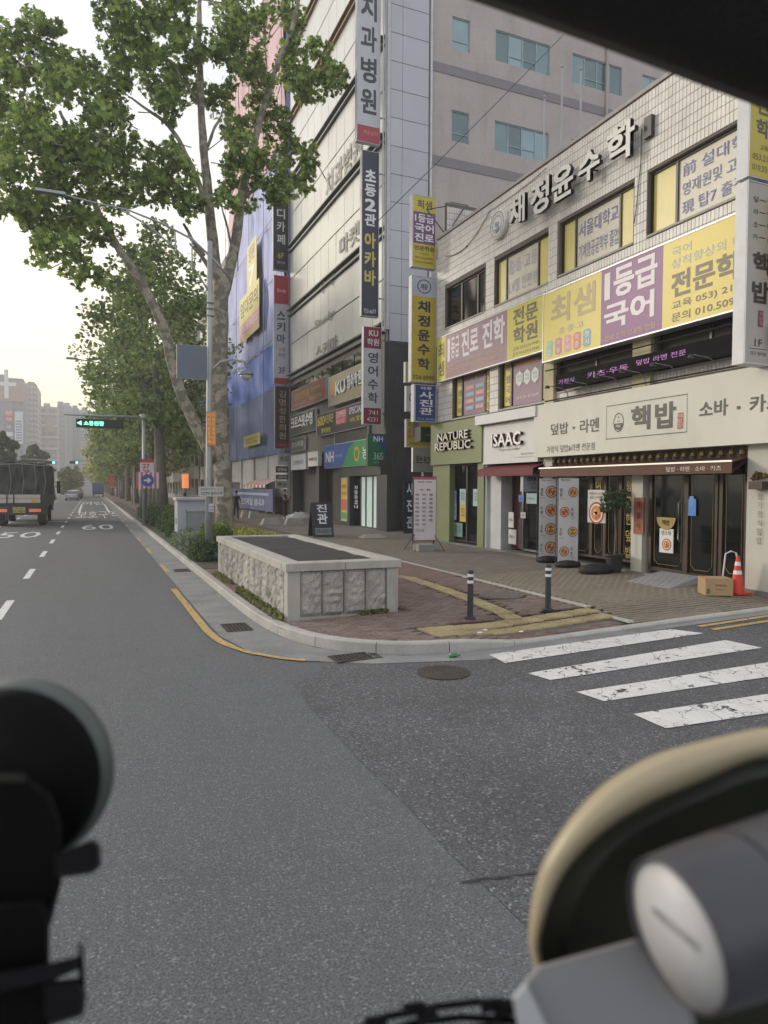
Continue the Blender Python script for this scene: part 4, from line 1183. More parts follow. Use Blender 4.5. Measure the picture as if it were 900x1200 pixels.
M().tube([(23.8, YB0+.05, .3), (23.8, YB0+.05, ZB)], .07, 8).build('downpipe', render, B)
M().tube([(14.0, YB0-.05, 8.6), (14.0, YB0-.05, ZB)], .06, 8).build('downpipe', alu, B)
# pale panels at the corner: each a part
xc = [12.06, 12.62, 13.9]
z = 8.62
while z < ZB-1:
    for a, b in zip(xc[:-1], xc[1:]):
        M().bevbox(a+.008, b-.008, YB0-.02, YB0+.115, z+.008, z+1.19, .01).build('wall_panel', bpanel, B)
    z += 1.2
M().box(12.05, 13.95, YB0+.0, YB0+.1, 8.6, ZB).build('panel_backing', flat((70, 70, 74)), B)
# corner trims / service pipes of the facade edge
M().box(XB, XB+.15, YB0-.04, YB0+.25, 9.1, ZB).build('corner_trim', mat('white_trim', (186, 186, 188), .5), B)
for k, dx in enumerate((.02, -.12)): M().tube([(XB-.06+dx, YB0+.05-.05*k, 9), (XB-.06+dx, YB0+.05-.05*k, ZB)], .03, 6).build('pipe', mat('white_trim'), B)
# dark stone at the foot
z = .3; j = 0
while z < 8.55:
    n = 3; x0, x1 = XB, 14.6
    for k in range(n+1):
        a = x0+(x1-x0)*(k-(.5 if j % 2 else 0))/n; b = a+(x1-x0)/n
        a, b = max(a, x0), min(b, x1)
        if b-a < .05: continue
        M().bevbox(a+.005, b-.005, YB0-.06, YB0+.1, z+.005, min(z+.895, 8.58), .006).build('stone_tile', dtile, B)
    z += .9; j += 1
M().box(XB, 14.6, YB0+.1, YB0+.119, .2, 8.58).build('stone_backing', black_m, B)
# glass storeys facing the road
lv = [9.0, 13.15, 17.2, 21.35, 25.3, 29.4, 33.5]
pane_p = M().bevbox(-.03, .0, -.64, .64, -.9, .9, .01).build('glass_pane', sky_toned_glass)
pane_d = M().box(-.03, .0, -.64, .64, -.42, .42).build('glass_pane', mat('spandrel_glass', (140, 144, 142), .35, metal=.1, var=.05))
ledge = mat('dark_ledge', (84, 84, 86), .4, metal=.4); ledgeb = mat('bronze_ledge', (118, 92, 68), .45, metal=.4)
npn = 12; pw = (YB1-.2-YB0-.35)/npn
pane_p.scale = (1, (pw-.03)/1.28, 1); pane_d.scale = pane_p.scale
for s_, (z0, z1) in enumerate(zip(lv[:-1], lv[1:])):
    m_ = ledgeb if s_ >= 4 else ledge
    for k in range(npn):
        y = YB0+.35+pw*(k+.5)
        for zz in (z0+.55+.9+.0, z0+.55+2.7+.02):
            o = inst('glass_pane', pane_p, B, (XB+.05, y, zz)); o.scale = (1, (pw-.03)/1.28, .97 if zz > z0+2 else .99)
            o.rotation_euler = (0, random.uniform(-.006, .006), random.uniform(-.006, .006))
        if s_ > 0 and False: pass
    M().box(XB-.20, XB+.1, YB0+.3, YB1-.1, z0+.36, z0+.43).build('ledge', m_, B)
    M().box(XB-.14, XB+.1, YB0+.3, YB1-.1, z0+.02, z0+.10).build('ledge', m_, B)
    M().box(XB+.02, XB+.1, YB0+.3, YB1-.1, z0+.10, z0+.33).build('spandrel', mat('spandrel_glass'), B)
bpy.data.objects.remove(pane_p); bpy.data.objects.remove(pane_d)
M().box(XB+.1, XB+.3, YB0+.4, YB1-.3, 9, ZB).build('curtain_wall_frame', flat((60, 62, 64)), B)
# lettering stuck on the glass
fg = flat((138, 136, 128), .6)
def on_glass(body, xl, yt, yb, xr, c=fg, bold=.02):
    p = panel_w(XB-.0, xl, yt, yb, xr); p.el = .03; p.text(body, 0, 1, 0, 1, c, bold); p.let.build('glass_lettering', None, B)
on_glass('스키마', 370, 407, 424, 396, bold=.035); on_glass('Study', 369, 377, 389, 392); on_glass('치과병원', 382, 206, 236, 424, bold=.02); on_glass('마켓', 398, 280, 303, 421); on_glass('수학', 375, 330, 347, 392)
# lower storeys: dark cladding, openings
M().box(XB+.05, XB+.3, YB0+.25, YB1-.3, 3.4, 9.0).build('lower_cladding', mat('dark_cladding', (98, 97, 95), .6, var=.1), B)
for k in range(9):
    y = YB0+.6+k*1.7; M().box(XB+.0, XB+.045, y, y+1.55, 7.0, 8.7).build('window_pane', dglass, B)
M().box(XB+.6, XB+.7, YB0+.2, YB1-.3, .2, 3.4).build('shopfront_back', flat((48, 48, 48)), B)
for a_, b_ in ((YB1-.8, YB1-.3), (37.6, 38.1), (YB0+.12, YB0+.5)): M().box(XB, XB+.5, a_, b_, .2, 3.4).build('pillar', dtile, B)
# 4-storey signs on B facing the road
def wsign(X, xl, yt, yb, xr, dep, base, label, texts, rects=(), cat='sign', name='shop_sign', rim=0.02, cm=None):
    p = panel_w(X, xl, yt, yb, xr); t = sign(name, p, dep, cm or alu, label, cat, rim=rim)
    p.rect(.01, .99, .02, .98, base)
    for r in rects: p.rect(*r[:4], r[4], .007)
    p.el = .012
    for t_ in texts: p.text(*t_)
    p.done(t); return t
G2 = flat((190, 150, 90))
wsign(XB-.25, 342, 459, 482, 382, .2, flat((122, 74, 62)), 'red brown sign with gold letters high on the dark cladding', [('김명성한의원', .08, .55, .45, .8, G2, .02), ('진료안내', .6, .85, .6, .75, flat((200, 180, 160)), 0), ('753-2775', .55, .88, .2, .35, flat((200, 180, 160)), 0), ('한방 클리닉', .08, .45, .15, .3, G2, 0)])
wsign(XB-.3, 385, 443, 477, 426, .25, flat((150, 142, 118)), 'beige sign with raised letters KU and a red shield', [('KU', .26, .55, .3, .72, flat((214, 218, 222)), .04, .08, .06), ('영어학원', .6, .98, .35, .8, flat((214, 218, 222)), .03, .08, .06)],
      [(.08, .18, .35, .78, flat((206, 130, 60))), (.10, .16, .3, .35, flat((150, 70, 50)))])
wsign(XB-.15, 341, 488, 511, 369.5, .12, flat((58, 58, 58)), 'dark sign reading 크로스핏수영 in raised white letters', [('크로스핏수영', .04, .93, .3, .9, flat((226, 226, 224)), .04, .06, .04)])
pk = flat((196, 80, 100))
wsign(XB-.22, 371, 487, 512, 427, .2, flat((54, 50, 46)), 'long dark advertising sign with yellow pink and white lettering', [('600', .03, .2, .45, .9, flat((222, 190, 90)), .04), ('여민회관', .2, .4, .5, .9, flat((222, 205, 150)), .02), ('영어상담', .12, .34, .1, .34, flat((214, 206, 60)), .02),
      ('SUMMER', .46, .66, .6, .88, flat((222, 200, 205)), .03), ('특강모집', .46, .63, .36, .55, flat((222, 200, 205)), .02), ('SPECIAL', .72, .97, .62, .9, flat((200, 200, 220)), .03), ('10% 할인', .74, .97, .3, .5, flat((190, 186, 60)), .02)],
      [(.45, .67, .33, .92, pk)])
wsign(XB-.12, 341, 515, 530, 357, .1, flat((66, 66, 66)), 'small dark sign with white letters above the white signs', [('핏·스테이블', .08, .92, .3, .75, flat((215, 215, 215)), .02)])
wsign(XB-.3, 341, 534, 551, 358.5, .2, flat((190, 192, 204)), 'white sign with grey letters at the far end of the tall building', [('고려약국', .15, .85, .3, .62, flat((90, 96, 120)), .02)])
wsign(XB-.3, 361, 530, 547, 373, .2, flat((214, 214, 208)), 'small square white sign with bold black letters', [('INKO', .12, .88, .38, .6, ink, .04)])
wsign(XB-.1, 392, 503, 521, 431, .08, flat((56, 54, 52)), 'dark blank metal panel above the blue and green bank sign', [])
# bank sign, blue then green
p = panel_w(XB-.35, 380, 523, 549, 440); t = sign('bank_sign', p, .3, alu, 'blue and green bank sign with white letters NH', 'sign', rim=.0)
bl_, gn = flat((44, 84, 158)), flat((44, 148, 92))
p.rect(0.005, .995, .01, .99, gn)
p.poly([(.005, .01), (.36, .01), (.42, .1), (.5, .6), (.58, .9), (.66, .99), (.005, .99)], bl_, .007)
p.el = .012; p.text('NH', .04, .22, .25, .72, flat((225, 228, 232)), .03); p.text('농협은행', .25, .4, .42, .55, flat((120, 190, 210)), 0)
p.ring(.68, .48, .05, .3, .35, flat((226, 160, 50))); p.text('농협', .78, .97, .25, .75, flat((225, 228, 232)), .02); p.done(t)
# projecting bank sign
def ssign(Y, xl, yt, yb, xr, label, dep=.22, cm=None, rim=.02, name='projecting_sign', brackets=True, cat='sign', group=None, Xw=None):
    p = panel_s(Y, xl, yt, yb, xr); t = sign(name, p, dep, cm or mat('white_trim', (186, 186, 188), .5), label, cat, group, rim)
    if brackets:
        b_ = M(); xw = Xw or (p.o.x+p.w+.25)
        for z in (p.o.z+p.h*.12, p.o.z+p.h*.88): b_.box(p.o.x+p.w, xw, Y+.08, Y+.12, z-.03, z+.03)
        b_.build('bracket', steel, t)
    return p, t
p, t = ssign(28.1, 431, 508, 546, 453, 'projecting blue and green bank box sign with NH and 365', cm=flat((60, 70, 66)), rim=0)
p.rect(.01, .99, .01, .99, flat((36, 104, 74))); p.poly([(.2, .99), (.99, .99), (.99, .35)], flat((36, 64, 128)), .007); p.el = .012
p.text('NH', .3, .8, .76, .93, flat((225, 228, 232)), .02); p.text('365', .3, .8, .2, .42, flat((170, 205, 190)), .0); p.text('코너 24시간', .3, .85, .08, .15, flat((170, 205, 190)), 0); p.done(t)
# bank entrance
bd = thing('bank_branch', (XB, 30.5, .3), 'dark bank entrance with pale lit glass doors', 'shopfront')
ya, yb = FX(407, 560, XB)[0], FX(452, 560, XB)[0]
M().box(XB-.25, XB+.3, yb, ya, 2.75, 3.4).build('door_header', flat((60, 56, 54)), bd)
for a_, b_ in ((FX(414, 590, XB)[0], ya), (yb-.6, FX(446, 590, XB)[0])): M().box(XB-.2, XB+.3, a_, b_, .2, 2.75).build('door_pier', dtile, bd)
pale = mat('lit_frosted_glass', (186, 206, 198), .2, emit=.12, var=.1)
e = [FX(q, 590, XB)[0] for q in (414, 421, 427, 435, 441, 446)]
for k in range(5): glazed(bd, e[k+1], e[k], .3, 2.75, XB+.1, flat((40, 42, 42)), .05, dglass if k == 0 else pale, False, 'door')
p = panel_w(XB-.22, 415.5, 569, 596, 419.5); p.vtext('자동화코너', 0, 1, 0, 1, flat((220, 220, 220)), .02); p.let.build('door_lettering', None, bd)
wsign(XB-.25, 400, 560, 610, 407, .1, flat((210, 180, 60)), 'yellow and red poster panel beside the bank entrance', [('대출상담', .1, .9, .75, .85, flat((180, 50, 50)), .02), ('예금금리 3.5%', .1, .9, .6, .68, flat((180, 50, 50)), .02)], [(.02, .98, .25, .5, flat((196, 96, 66))), (.02, .98, .05, .2, flat((80, 150, 80)))], 'poster', 'poster')
p, t = ssign(28.6, 449, 561, 575, 455.5, 'small red and white sign on the dark stone corner', dep=.06, brackets=False)
p.rect(.05, .95, .2, .95, flat((196, 46, 56))); p.el = .012; p.text('24H', .2, .8, .5, .7, flat((230, 225, 225)), .02); p.done(t)
# vertical signs at B's near corner
gl_ = flat((186, 188, 194)); nv = flat((44, 48, 66)); W_ = flat((222, 222, 224)); Yl = flat((196, 180, 84))
dkt = flat((56, 60, 70)); mrn = flat((122, 44, 66))
p, t = ssign(28.2, 419, -125, 165, 446, 'tall pale grey vertical clinic sign ending in a red band', Xw=XB+.1)
p.rect(.02, .98, .0, .07, flat((160, 60, 72))); p.rect(.02, .98, .07, 1, gl_); p.vtext('경북열치과병원', .16, .84, .12, .99, dkt, .045, .22); p.text('753-2175', .3, .92, .035, .05, flat((210, 150, 160)), 0); p.done(t)
p, t = ssign(28.2, 424, 175, 370, 444, 'tall navy vertical sign with white and yellow letters', Xw=XB+.1)
p.rect(.02, .98, .003, .997, nv); p.vtext('초등2관', .18, .82, .55, .89, W_, .05, .2); p.vtext('아카바', .18, .82, .19, .51, Yl, .05, .2); p.text('753-6677', .15, .85, .02, .045, W_, 0); p.done(t)
p, t = ssign(28.2, 426, 382, 497, 447, 'maroon and white vertical academy sign headed KU below the navy one', Xw=XB+.1)
p.rect(.02, .98, .0, .17, mrn); p.rect(.02, .98, .78, 1, mrn); p.rect(.02, .98, .17, .78, gl_)
p.text('KU', .3, .8, .905, .965, W_, .02); p.text('학원', .2, .85, .81, .88, W_, .02); p.vtext('영어수학', .25, .8, .22, .74, dkt, .03, .25); p.text('741', .3, .8, .10, .145, W_, 0); p.text('4231', .2, .8, .03, .075, W_, 0); p.done(t)
# vertical signs at the far end of B
p, t = ssign(44.3, 320, 205, 316, 338, 'dark vertical study cafe sign with pale letters', Xw=XB+.1)
p.rect(.02, .98, .003, .997, flat((48, 50, 62))); p.vtext('스터디카페', .25, .78, .28, .93, W_, .03, .25); p.text('6F', .3, .7, .13, .19, Yl, .02); p.text('무인카페', .25, .75, .07, .1, W_, 0); p.done(t)
p, t = ssign(44.3, 321, 322, 450, 338.5, 'white vertical maths academy sign with a red top', Xw=XB+.1)
p.rect(.02, .98, .74, .997, flat((172, 54, 66))); p.rect(.02, .98, .06, .74, flat((192, 194, 206))); p.rect(.02, .98, .003, .06, flat((172, 54, 66)))
p.vtext('스키마', .2, .75, .38, .68, dkt, .045, .3); p.lines(['수학', '학원'], .3, .75, .25, .34, dkt, .0); p.text('3F', .3, .78, .1, .16, flat((90, 70, 100)), .02); p.text('Study', .2, .8, .84, .88, W_, 0); p.done(t)
p, t = ssign(44.3, 322, 452, 526, 339, 'dark brown vertical clinic sign with pale gold letters 김명성한의원', Xw=XB+.1)
p.rect(.02, .98, .12, .997, flat((64, 50, 48))); p.rect(.02, .98, .0, .12, flat((110, 40, 44))); p.vtext('김명성한의원', .3, .75, .16, .93, flat((200, 180, 150)), .0, .22); p.text('753-5275', .2, .8, .05, .08, flat((190, 130, 100)), 0); p.done(t)
for (xl, xr, yt, yb, l1, c, lab) in ((326, 339, 531, 545, '약국', (170, 172, 170), 'upper pale small sign on the pole at the far end of the glass building'), (323, 338, 546, 554, '김명성', (60, 60, 58), 'dark small sign under the pale one at the building end'),
        (323, 338, 556, 562, '크로스핏', (66, 66, 64), 'lower dark small sign with white letters at the building end'), (323, 338, 563, 572, '복싱', (160, 158, 152), 'lowest pale small sign with dark letters at the building end')):
    p, t = ssign(44.5, xl, yt, yb, xr, lab, dep=.12, Xw=XB+.1); p.rect(.02, .98, .05, .95, flat(c)); p.text(l1, .15, .85, .25, .75, W_ if c[0] < 100 else ink, .03); p.done(t)

# alley between A and B: low grey shop and signs
al = thing('alley_shop', (13.5, 25.5, .3), 'narrow shop with grey shutter sign in the alley between the buildings', 'building')
aw_ = M()
for a, b, z0, z1 in rects_minus(12.4, 15.5, .2, 5.2, [(12.7, 14.6, .2, 2.6)]): aw_.box(a, b, 25.2, 25.4, z0, z1)
aw_.build('wall', mat('grey_brown_tile', (104, 98, 94), .6, island=.1), al)
M().box(12.7, 14.6, 25.45, 25.5, .2, 2.6).build('shutter', flat((96, 92, 90)), al)
p = panel_s(25.1, 484, 524, 553, 512); t = sign('shop_sign', p, .15, alu, 'grey alley shop sign with dark script letters'); p.rect(.01, .99, .02, .98, flat((150, 152, 146))); p.text('로쏘 ROSSO', .12, .95, .35, .65, ink, .02); p.done(t)
# signs hanging at A's far corner
ybx = flat((188, 172, 66)); wside = mat('sign_side_white', (190, 192, 196), .45)
p, t = ssign(22.3, 483.5, 227, 312, 511, 'yellow and purple vertical language academy sign, uppermost at the tile building corner', dep=.24, cm=wside, Xw=XA)
p.rect(.02, .98, .01, .99, ybx); p.rect(.04, .96, .33, .77, flat((110, 66, 112))); p.el = .012
p.text('최샘', .2, .82, .82, .94, brown, .03); p.lines(['1등급', '국어', '진로'], .1, .9, .36, .74, W_, .04, .15); p.text('전문학원', .08, .92, .235, .30, brown, .03); p.text('교육문의', .3, .7, .18, .205, brown, 0); p.text('053.214.9940', .12, .88, .12, .15, brown, 0); p.text('010.5516.9940', .12, .88, .06, .09, brown, 0); p.done(t)
p, t = ssign(22.3, 482.5, 322, 447, 511, 'yellow vertical sign reading 채정윤수학 with a white crest on top', dep=.24, cm=wside, Xw=XA)
p.rect(.02, .98, .005, .81, flat((186, 168, 68))); p.rect(.02, .98, .81, .995, flat((176, 182, 196))); p.el = .012
p.ring(.5, .905, .28, .065, .12, dkt); p.text('채윤', .36, .64, .875, .93, dkt, .03); p.vtext('채정윤수학', .25, .75, .12, .77, flat((52, 56, 72)), .045, .25); p.text('754-8990', .06, .94, .02, .065, brown, .02); p.done(t)
p, t = ssign(22.0, 485, 450, 494, 511, 'blue vertical photo studio sign with white letters', dep=.24, cm=wside, Xw=XA)
p.rect(.08, .98, .02, .98, flat((40, 66, 122))); p.text('아루', .3, .8, .86, .95, W_, .03); p.lines(['사', '진', '관'], .25, .85, .2, .82, W_, .04, .15); p.text('754-8080', .15, .95, .05, .11, flat((150, 170, 200)), 0); p.done(t)
p, t = ssign(23.2, 476, 452, 482, 487, 'white sign with a black character half hidden behind the blue studio sign', dep=.15, cm=wside, Xw=XA)
p.rect(.03, .97, .02, .98, flat((196, 198, 196))); p.text('아', .3, .9, .3, .75, ink, .03); p.done(t)
p, t = ssign(23.4, 475, 424, 448, 487, 'yellow sign half hidden behind the maths sign', dep=.15, cm=wside, Xw=XA); p.rect(.03, .97, .02, .98, ybx); p.done(t)
p, t = ssign(24.0, 476, 491, 524, 511, 'wide yellow sign with purple panel hanging in the alley mouth', dep=.15, cm=wside, Xw=XA+.2)
p.rect(.02, .98, .02, .98, flat((198, 178, 74))); p.rect(.22, .42, .35, .95, flat((150, 110, 150))); p.vtext('최상위', .06, .16, .3, .9, brown, .02); p.text('24개 완비 시스템 책임지도', .1, .9, .08, .18, brown, 0); p.done(t)
p, t = ssign(22.4, 493, 500, 517, 513, 'small dark green box sign near the tile building corner', dep=.5, cm=flat((36, 48, 40)), rim=0, Xw=XA)
p.text('수선집', .3, .75, .4, .5, flat((150, 160, 150)), 0); p.done(t)
# the near signs at the right edge
p = Panel((10.4, 8.66, 4.38), (1, 0, 0), (0, 0, 1), (0, -1, 0), .92, 3.12)
t = sign('projecting_sign', p, .24, wside, 'tall beige vertical restaurant sign reading 핵밥 at the right edge', rim=.015)
bs_ = mat('beige_sign_face', (168, 162, 152), .45, var=.05); p.rect(.03, .98, .01, .99, bs_)
p.el = .012
for k, (a, b) in enumerate((('덮', '밥'), ('라', '멘'), ('소', '바'), ('카', '츠'))):
    z = .89-.068*k; p.text(a, .16, .28, z, z+.03, ink, 0); p.rect(.31, .48, z+.013, z+.017, ink, .009); p.text(b, .53, .64, z, z+.03, ink, 0)
p.text('핵', .17, .62, .5, .62, ink, .05); p.text('밥', .17, .62, .34, .46, ink, .05); p.rect(.34, .48, .21, .3, flat((130, 50, 52)), .009); p.el = .016; p.lines(['핵', '밥', '집'], .37, .45, .22, .29, bs_, 0); p.el = .012
p.text('1F', .27, .46, .10, .14, ink, .0); p.rect(.12, .62, .085, .088, ink, .009); p.text('대구 범어점', .16, .58, .05, .07, ink, 0); p.done(t)
M().box(10.75, 10.85, 8.7, 8.85, 7.5, 7.56).build('bracket', steel, t); M().box(11.32, 11.4, 8.7, 8.85, 4.7, 4.8).box(11.32, 11.4, 8.7, 8.85, 7.0, 7.1).build('bracket', steel, t)
p = Panel((10.4, 8.66, 7.56), (1, 0, 0), (0, 0, 1), (0, -1, 0), .92, 2.6)
t = sign('projecting_sign', p, .24, wside, 'yellow and purple vertical academy sign above the beige one at the right edge', rim=.015)
p.rect(.03, .98, .01, .6, ybx); p.rect(.03, .98, .6, .99, flat((104, 62, 110))); p.text('전문', .18, .85, .42, .54, brown, .04); p.text('학원', .18, .85, .27, .39, brown, .04); p.text('교육문의', .3, .7, .19, .225, brown, 0); p.text('053.214.9940', .1, .95, .12, .16, brown, .01); p.text('010.5516.9940', .1, .95, .05, .09, brown, .01); p.lines(['1등급', '국어', '진로'], .12, .9, .64, .95, W_, .04)
p.done(t); M().box(11.32, 11.4, 8.7, 8.85, 7.8, 7.9).box(11.32, 11.4, 8.7, 8.85, 9.8, 9.9).build('bracket', steel, t)

# ------------------------------------------------------------------ BUILDING C: under scaffold sheeting
XCc = 11.9
C_ = thing('sheeted_building', (XCc, 46, .2), 'building under renovation wrapped in blue and pink scaffold sheeting', 'building')
def sheet(name, y0, y1, z0, z1, m_, X=XCc, amp=.12, par=C_, fq=1.0):
    s = M(); ny, nzz = 30, 18
    V = []
    for j in range(nzz+1):
        for i in range(ny+1):
            y = y0+(y1-y0)*i/ny; z = z0+(z1-z0)*j/nzz
            o = noise.noise(Vector((y*.6*fq, z*.35*fq, X)))*amp*2 + .07*math.sin(y*2.3+noise.noise(Vector((y*.3, z*.3, 3)))*4)
            V.append((X+o, y, z))
    F = [(j*(ny+1)+i, (j+1)*(ny+1)+i, (j+1)*(ny+1)+i+1, j*(ny+1)+i+1) for j in range(nzz) for i in range(ny)]
    s.add(V, F); return s.build(name, m_, par, smooth=True)
lav = mat('lavender_sheeting', (150, 160, 214), .6, var=.08, scale=.6, stain=.15); pinkm = mat('pink_sheeting', (204, 164, 172), .6, var=.08, scale=.6)
blu = mat('blue_tarpaulin', (62, 112, 214), .5, var=.12, scale=.7); net = mat('grey_blue_net', (100, 116, 160), .7, var=.12, scale=1.2)
M().box(XCc+.5, 26, 45.2, 66, .2, 38).build('wall', mat('raw_concrete', (130, 126, 120), .9), C_)
sheet('scaffold_net', 45.2, 65.8, 4.5, 9.2, net); 
zz = [9.15, 11.8]; sheet('tarpaulin', 45.2, 65.8, 9.15, 12.4, blu)
yb_c = [45.2, 50.3, 55.4, 60.6, 65.8]
for a, b in zip(yb_c[:-1], yb_c[1:]):
    for z0, z1 in ((12.35, 16.6), (16.6, 20.8), (20.8, 25.0)): sheet('sheeting_panel', a+.02, b-.02, z0, z1-.03, lav, X=XCc+random.uniform(-.04, .04))
    for z0, z1 in ((25.0, 29.5), (29.5, 34.0), (34.0, 38.2)): sheet('sheeting_panel', a+.02, b-.02, z0, z1-.03, pinkm, X=XCc+random.uniform(-.04, .04))
sheet('sheeting_panel', 45.2, 45.21, 4.5, 38.2, lav)
s = M(); s.box(XCc+.1, XCc+.5, 45.18, 45.2, 4.5, 38.2).build('end_sheet', lav, C_)
# folds and ropes
rp_ = M()
for y in yb_c: rp_.tube([(XCc-.22, y, 4.4), (XCc-.22, y, 38.2)], .025, 5)
for z in (9.2, 12.4, 16.6, 20.8, 25.0, 29.5): rp_.tube([(XCc-.2, 45.2, z), (XCc-.2, 65.8, z)], .02, 5)
rp_.build('scaffold_tube', mat('scaffold_steel', (110, 112, 120), .5, metal=.5), C_)
# hanging banner of the builder
p = panel_w(XCc-.4, 281, 345, 408, 304); p.o.z -= .0
p = panel_wm(XCc-.42, FX(281, 380, XCc-.4)[0], FX(304, 380, XCc-.4)[0], FX(292, 395, XCc-.4)[1], FX(292, 340, XCc-.4)[1])
t = sign('hanging_banner', p, .02, flat((180, 170, 120)), 'yellow and pink banner hanging on the lavender sheeting', 'banner')
p.rect(0, 1, .42, 1, flat((196, 182, 70))); p.rect(0, 1, .15, .42, flat((196, 110, 130))); p.rect(0, 1, 0, .15, flat((170, 140, 70))); p.el = .012
p.text('임대문의', .06, .94, .55, .9, ink, .03); p.text('010-3810-5500', .06, .94, .2, .36, W_, .02); p.done(t)
p = panel_wm(XCc-.42, FX(290, 380, XCc-.4)[0], FX(301, 380, XCc-.4)[0], FX(296, 338, XCc-.4)[1], FX(296, 282, XCc-.4)[1])
t = sign('hanging_banner', p, .02, flat((196, 184, 90)), 'narrow yellow banner above the pink one on the sheeting', 'banner'); p.text('병원', .2, .8, .6, .95, flat((130, 110, 60)), .03); p.text('7', .2, .8, .1, .5, W_, .05); p.done(t)
p = panel_wm(XCc-.42, FX(286, 515, XCc-.4)[0], FX(305, 515, XCc-.4)[0], FX(296, 522, XCc-.4)[1], FX(296, 509, XCc-.4)[1])
t = sign('hanging_banner', p, .02, flat((190, 176, 80)), 'small yellow banner on the dark net above the shop windows', 'banner'); p.text('정상영업 합니다', .1, .9, .5, .8, ink, .01); p.text('053 751 0000', .15, .85, .2, .4, ink, 0); p.done(t)
# ground floor and site fence
gf = M(); whp = mat('white_panel', (196, 200, 198), .5)
for k, (a, b) in enumerate(((45.4, 50.5), (51.2, 55), (56, 60), (61, 65))): gf.box(XCc+.2, XCc+.45, a, b, 2.6 if k % 2 else 1.5, 4.5)
gf.build('white_boarding', whp, C_)
for y in (50.8, 55.5, 60.5): M().box(XCc+.1, XCc+.48, y-.25, y+.25, .2, 4.5).build('pillar', whp, C_)
fc = thing('site_fence', (XCc-.5, 55, .3), 'blue printed site fence with white letters in front of the sheeted building', 'fence')
fb_ = mat('blue_fence', (52, 66, 128), .5, var=.08)
for k in range(8):
    y0 = 45.8+k*2.45; M().box(XCc-.65, XCc-.6, y0, y0+2.4, .5, 2.05).build('fence_panel', fb_, fc)
    M().tube([(XCc-.57, y0, .2), (XCc-.57, y0, 2.1)], .03, 5).build('post', steel, fc)
p = panel_wm(XCc-.66, 58, 47, .5, 2.05); p.text('안전제일 샘내과', .12, .9, .2, .55, flat((190, 196, 222)), .03); p.rect(0, 1, .7, .82, flat((150, 170, 210))); p.face.build('stripe', None, fc); p.let.build('lettering', None, fc)
aw = thing('red_white_awning', (XCc-.5, 50, 2.3), 'small red and white striped awning over the blue site fence', 'awning')
s = M()
for k in range(12):
    y = 47+k*.6; s.add([(XCc, y, 2.75), (XCc, y+.6, 2.75), (XCc-.9, y+.6, 2.35), (XCc-.9, y, 2.35)], [(0, 1, 2, 3)], flat((180, 60, 60)) if k % 2 else W_); s.add([(XCc-.9, y, 2.35), (XCc-.9, y+.6, 2.35), (XCc-.9, y+.6, 2.15), (XCc-.9, y, 2.15)], [(0, 1, 2, 3)], flat((180, 60, 60)) if k % 2 else W_)
s.build('canopy', None, aw)

# ------------------------------------------------------------------ farther buildings on the right
def block(x0, x1, y0, y1, h, rgb, label, nz, ny, name='office_block', wrgb=None, ww=.6, front='x', base=.2, bands=None, cat='building'):
    t = thing(name, (x0 if front == 'x' else (x0+x1)/2, (y0+y1)/2 if front == 'x' else y0, base), label, cat)
    m_ = mat('facade_%d_%d_%d' % tuple(rgb), rgb, .8, var=.06, scale=.3, stain=.1)
    M().box(x0, x1, y0, y1, base, h).build('wall', m_, t)
    M().box(x0+.3, x1-.3, y0+.3, y1-.3, h, h+.5).box((x0+x1)/2-2, (x0+x1)/2+1, (y0+y1)/2-2, (y0+y1)/2+2, h+.5, h+3).build('roof', m_, t)
    fh = (h-base)/nz
    if ny:
        w = M() 
        pw_ = (y1-y0)/ny
        src = M().box(-.05, 0.0, -pw_*ww/2, pw_*ww/2, -fh*.28, fh*.28).build('window', wrgb or dglass)
        for j in range(nz):
            for i in range(ny): inst('window', src, t, (x0, y0+pw_*(i+.5), base+fh*(j+.55)))
        bpy.data.objects.remove(src)
    if bands: 
        pw_ = (x1-x0)/bands[0]
        src = M().box(-pw_*.32, pw_*.32, -.06, 0.0, -fh*.26, fh*.26).build('window', bands[1])
        for j in range(nz):
            for i in range(bands[0]):
                if len(bands) > 2 and bands[2](i, j): continue
                inst('window', src, t, (x0+pw_*(i+.5), y0, base+fh*(j+.55)))
        bpy.data.objects.remove(src)
    return t
block(11.9, 24, 67, 84, 24, (150, 140, 132), 'tan mid rise block just beyond the sheeted building', 7, 5)
block(11.9, 24, 85, 104, 18, (120, 112, 108), 'brown grey low block behind the third street tree', 5, 5)
block(12.2, 24, 105, 130, 26, (160, 158, 156), 'pale grey block far along the right pavement', 8, 6)
block(12.2, 26, 132, 190, 22, (130, 132, 136), 'long grey block farthest along the right pavement', 7, 12)
# projecting and shop signs seen between the trunks
def fsign(Y, xl, yt, yb, xr, rgb, body, label, tc=None, vert=True, bold=.02):
    p, t = ssign(Y, xl, yt, yb, xr, label, dep=.2); p.rect(.03, .97, .01, .99, flat(rgb))
    if body: (p.vtext if vert else p.text)(body, .2, .8, .1, .9, tc or W_, bold)
    p.done(t)
fsign(67, 235, 464, 488, 243, (62, 104, 176), '지병원', 'blue vertical sign with white letters left of the big trunk')
fsign(67, 235, 489, 500, 243, (120, 110, 150), '약국', 'small violet sign under the blue vertical sign')
fsign(76, 227, 462, 488, 233, (60, 60, 70), '컴퓨터', 'narrow black sign with pale letters beside the blue one')
fsign(88, 201, 477, 499, 209, (70, 70, 74), '지물포점', 'dark vertical sign with white letters between the forked trunks')
fsign(88, 200, 501, 520, 209, (140, 150, 156), '', 'plain grey panel under the dark vertical sign', vert=False)
fsign(72, 212.5, 503, 531, 221, (196, 74, 104), '맛집식당', 'pink red vertical sign with pale letters')
fsign(88, 199, 521, 550, 209, (190, 160, 166), 'S', 'pale sign with a large red letter S between the forked trunks', flat((180, 50, 60)), False, .04)
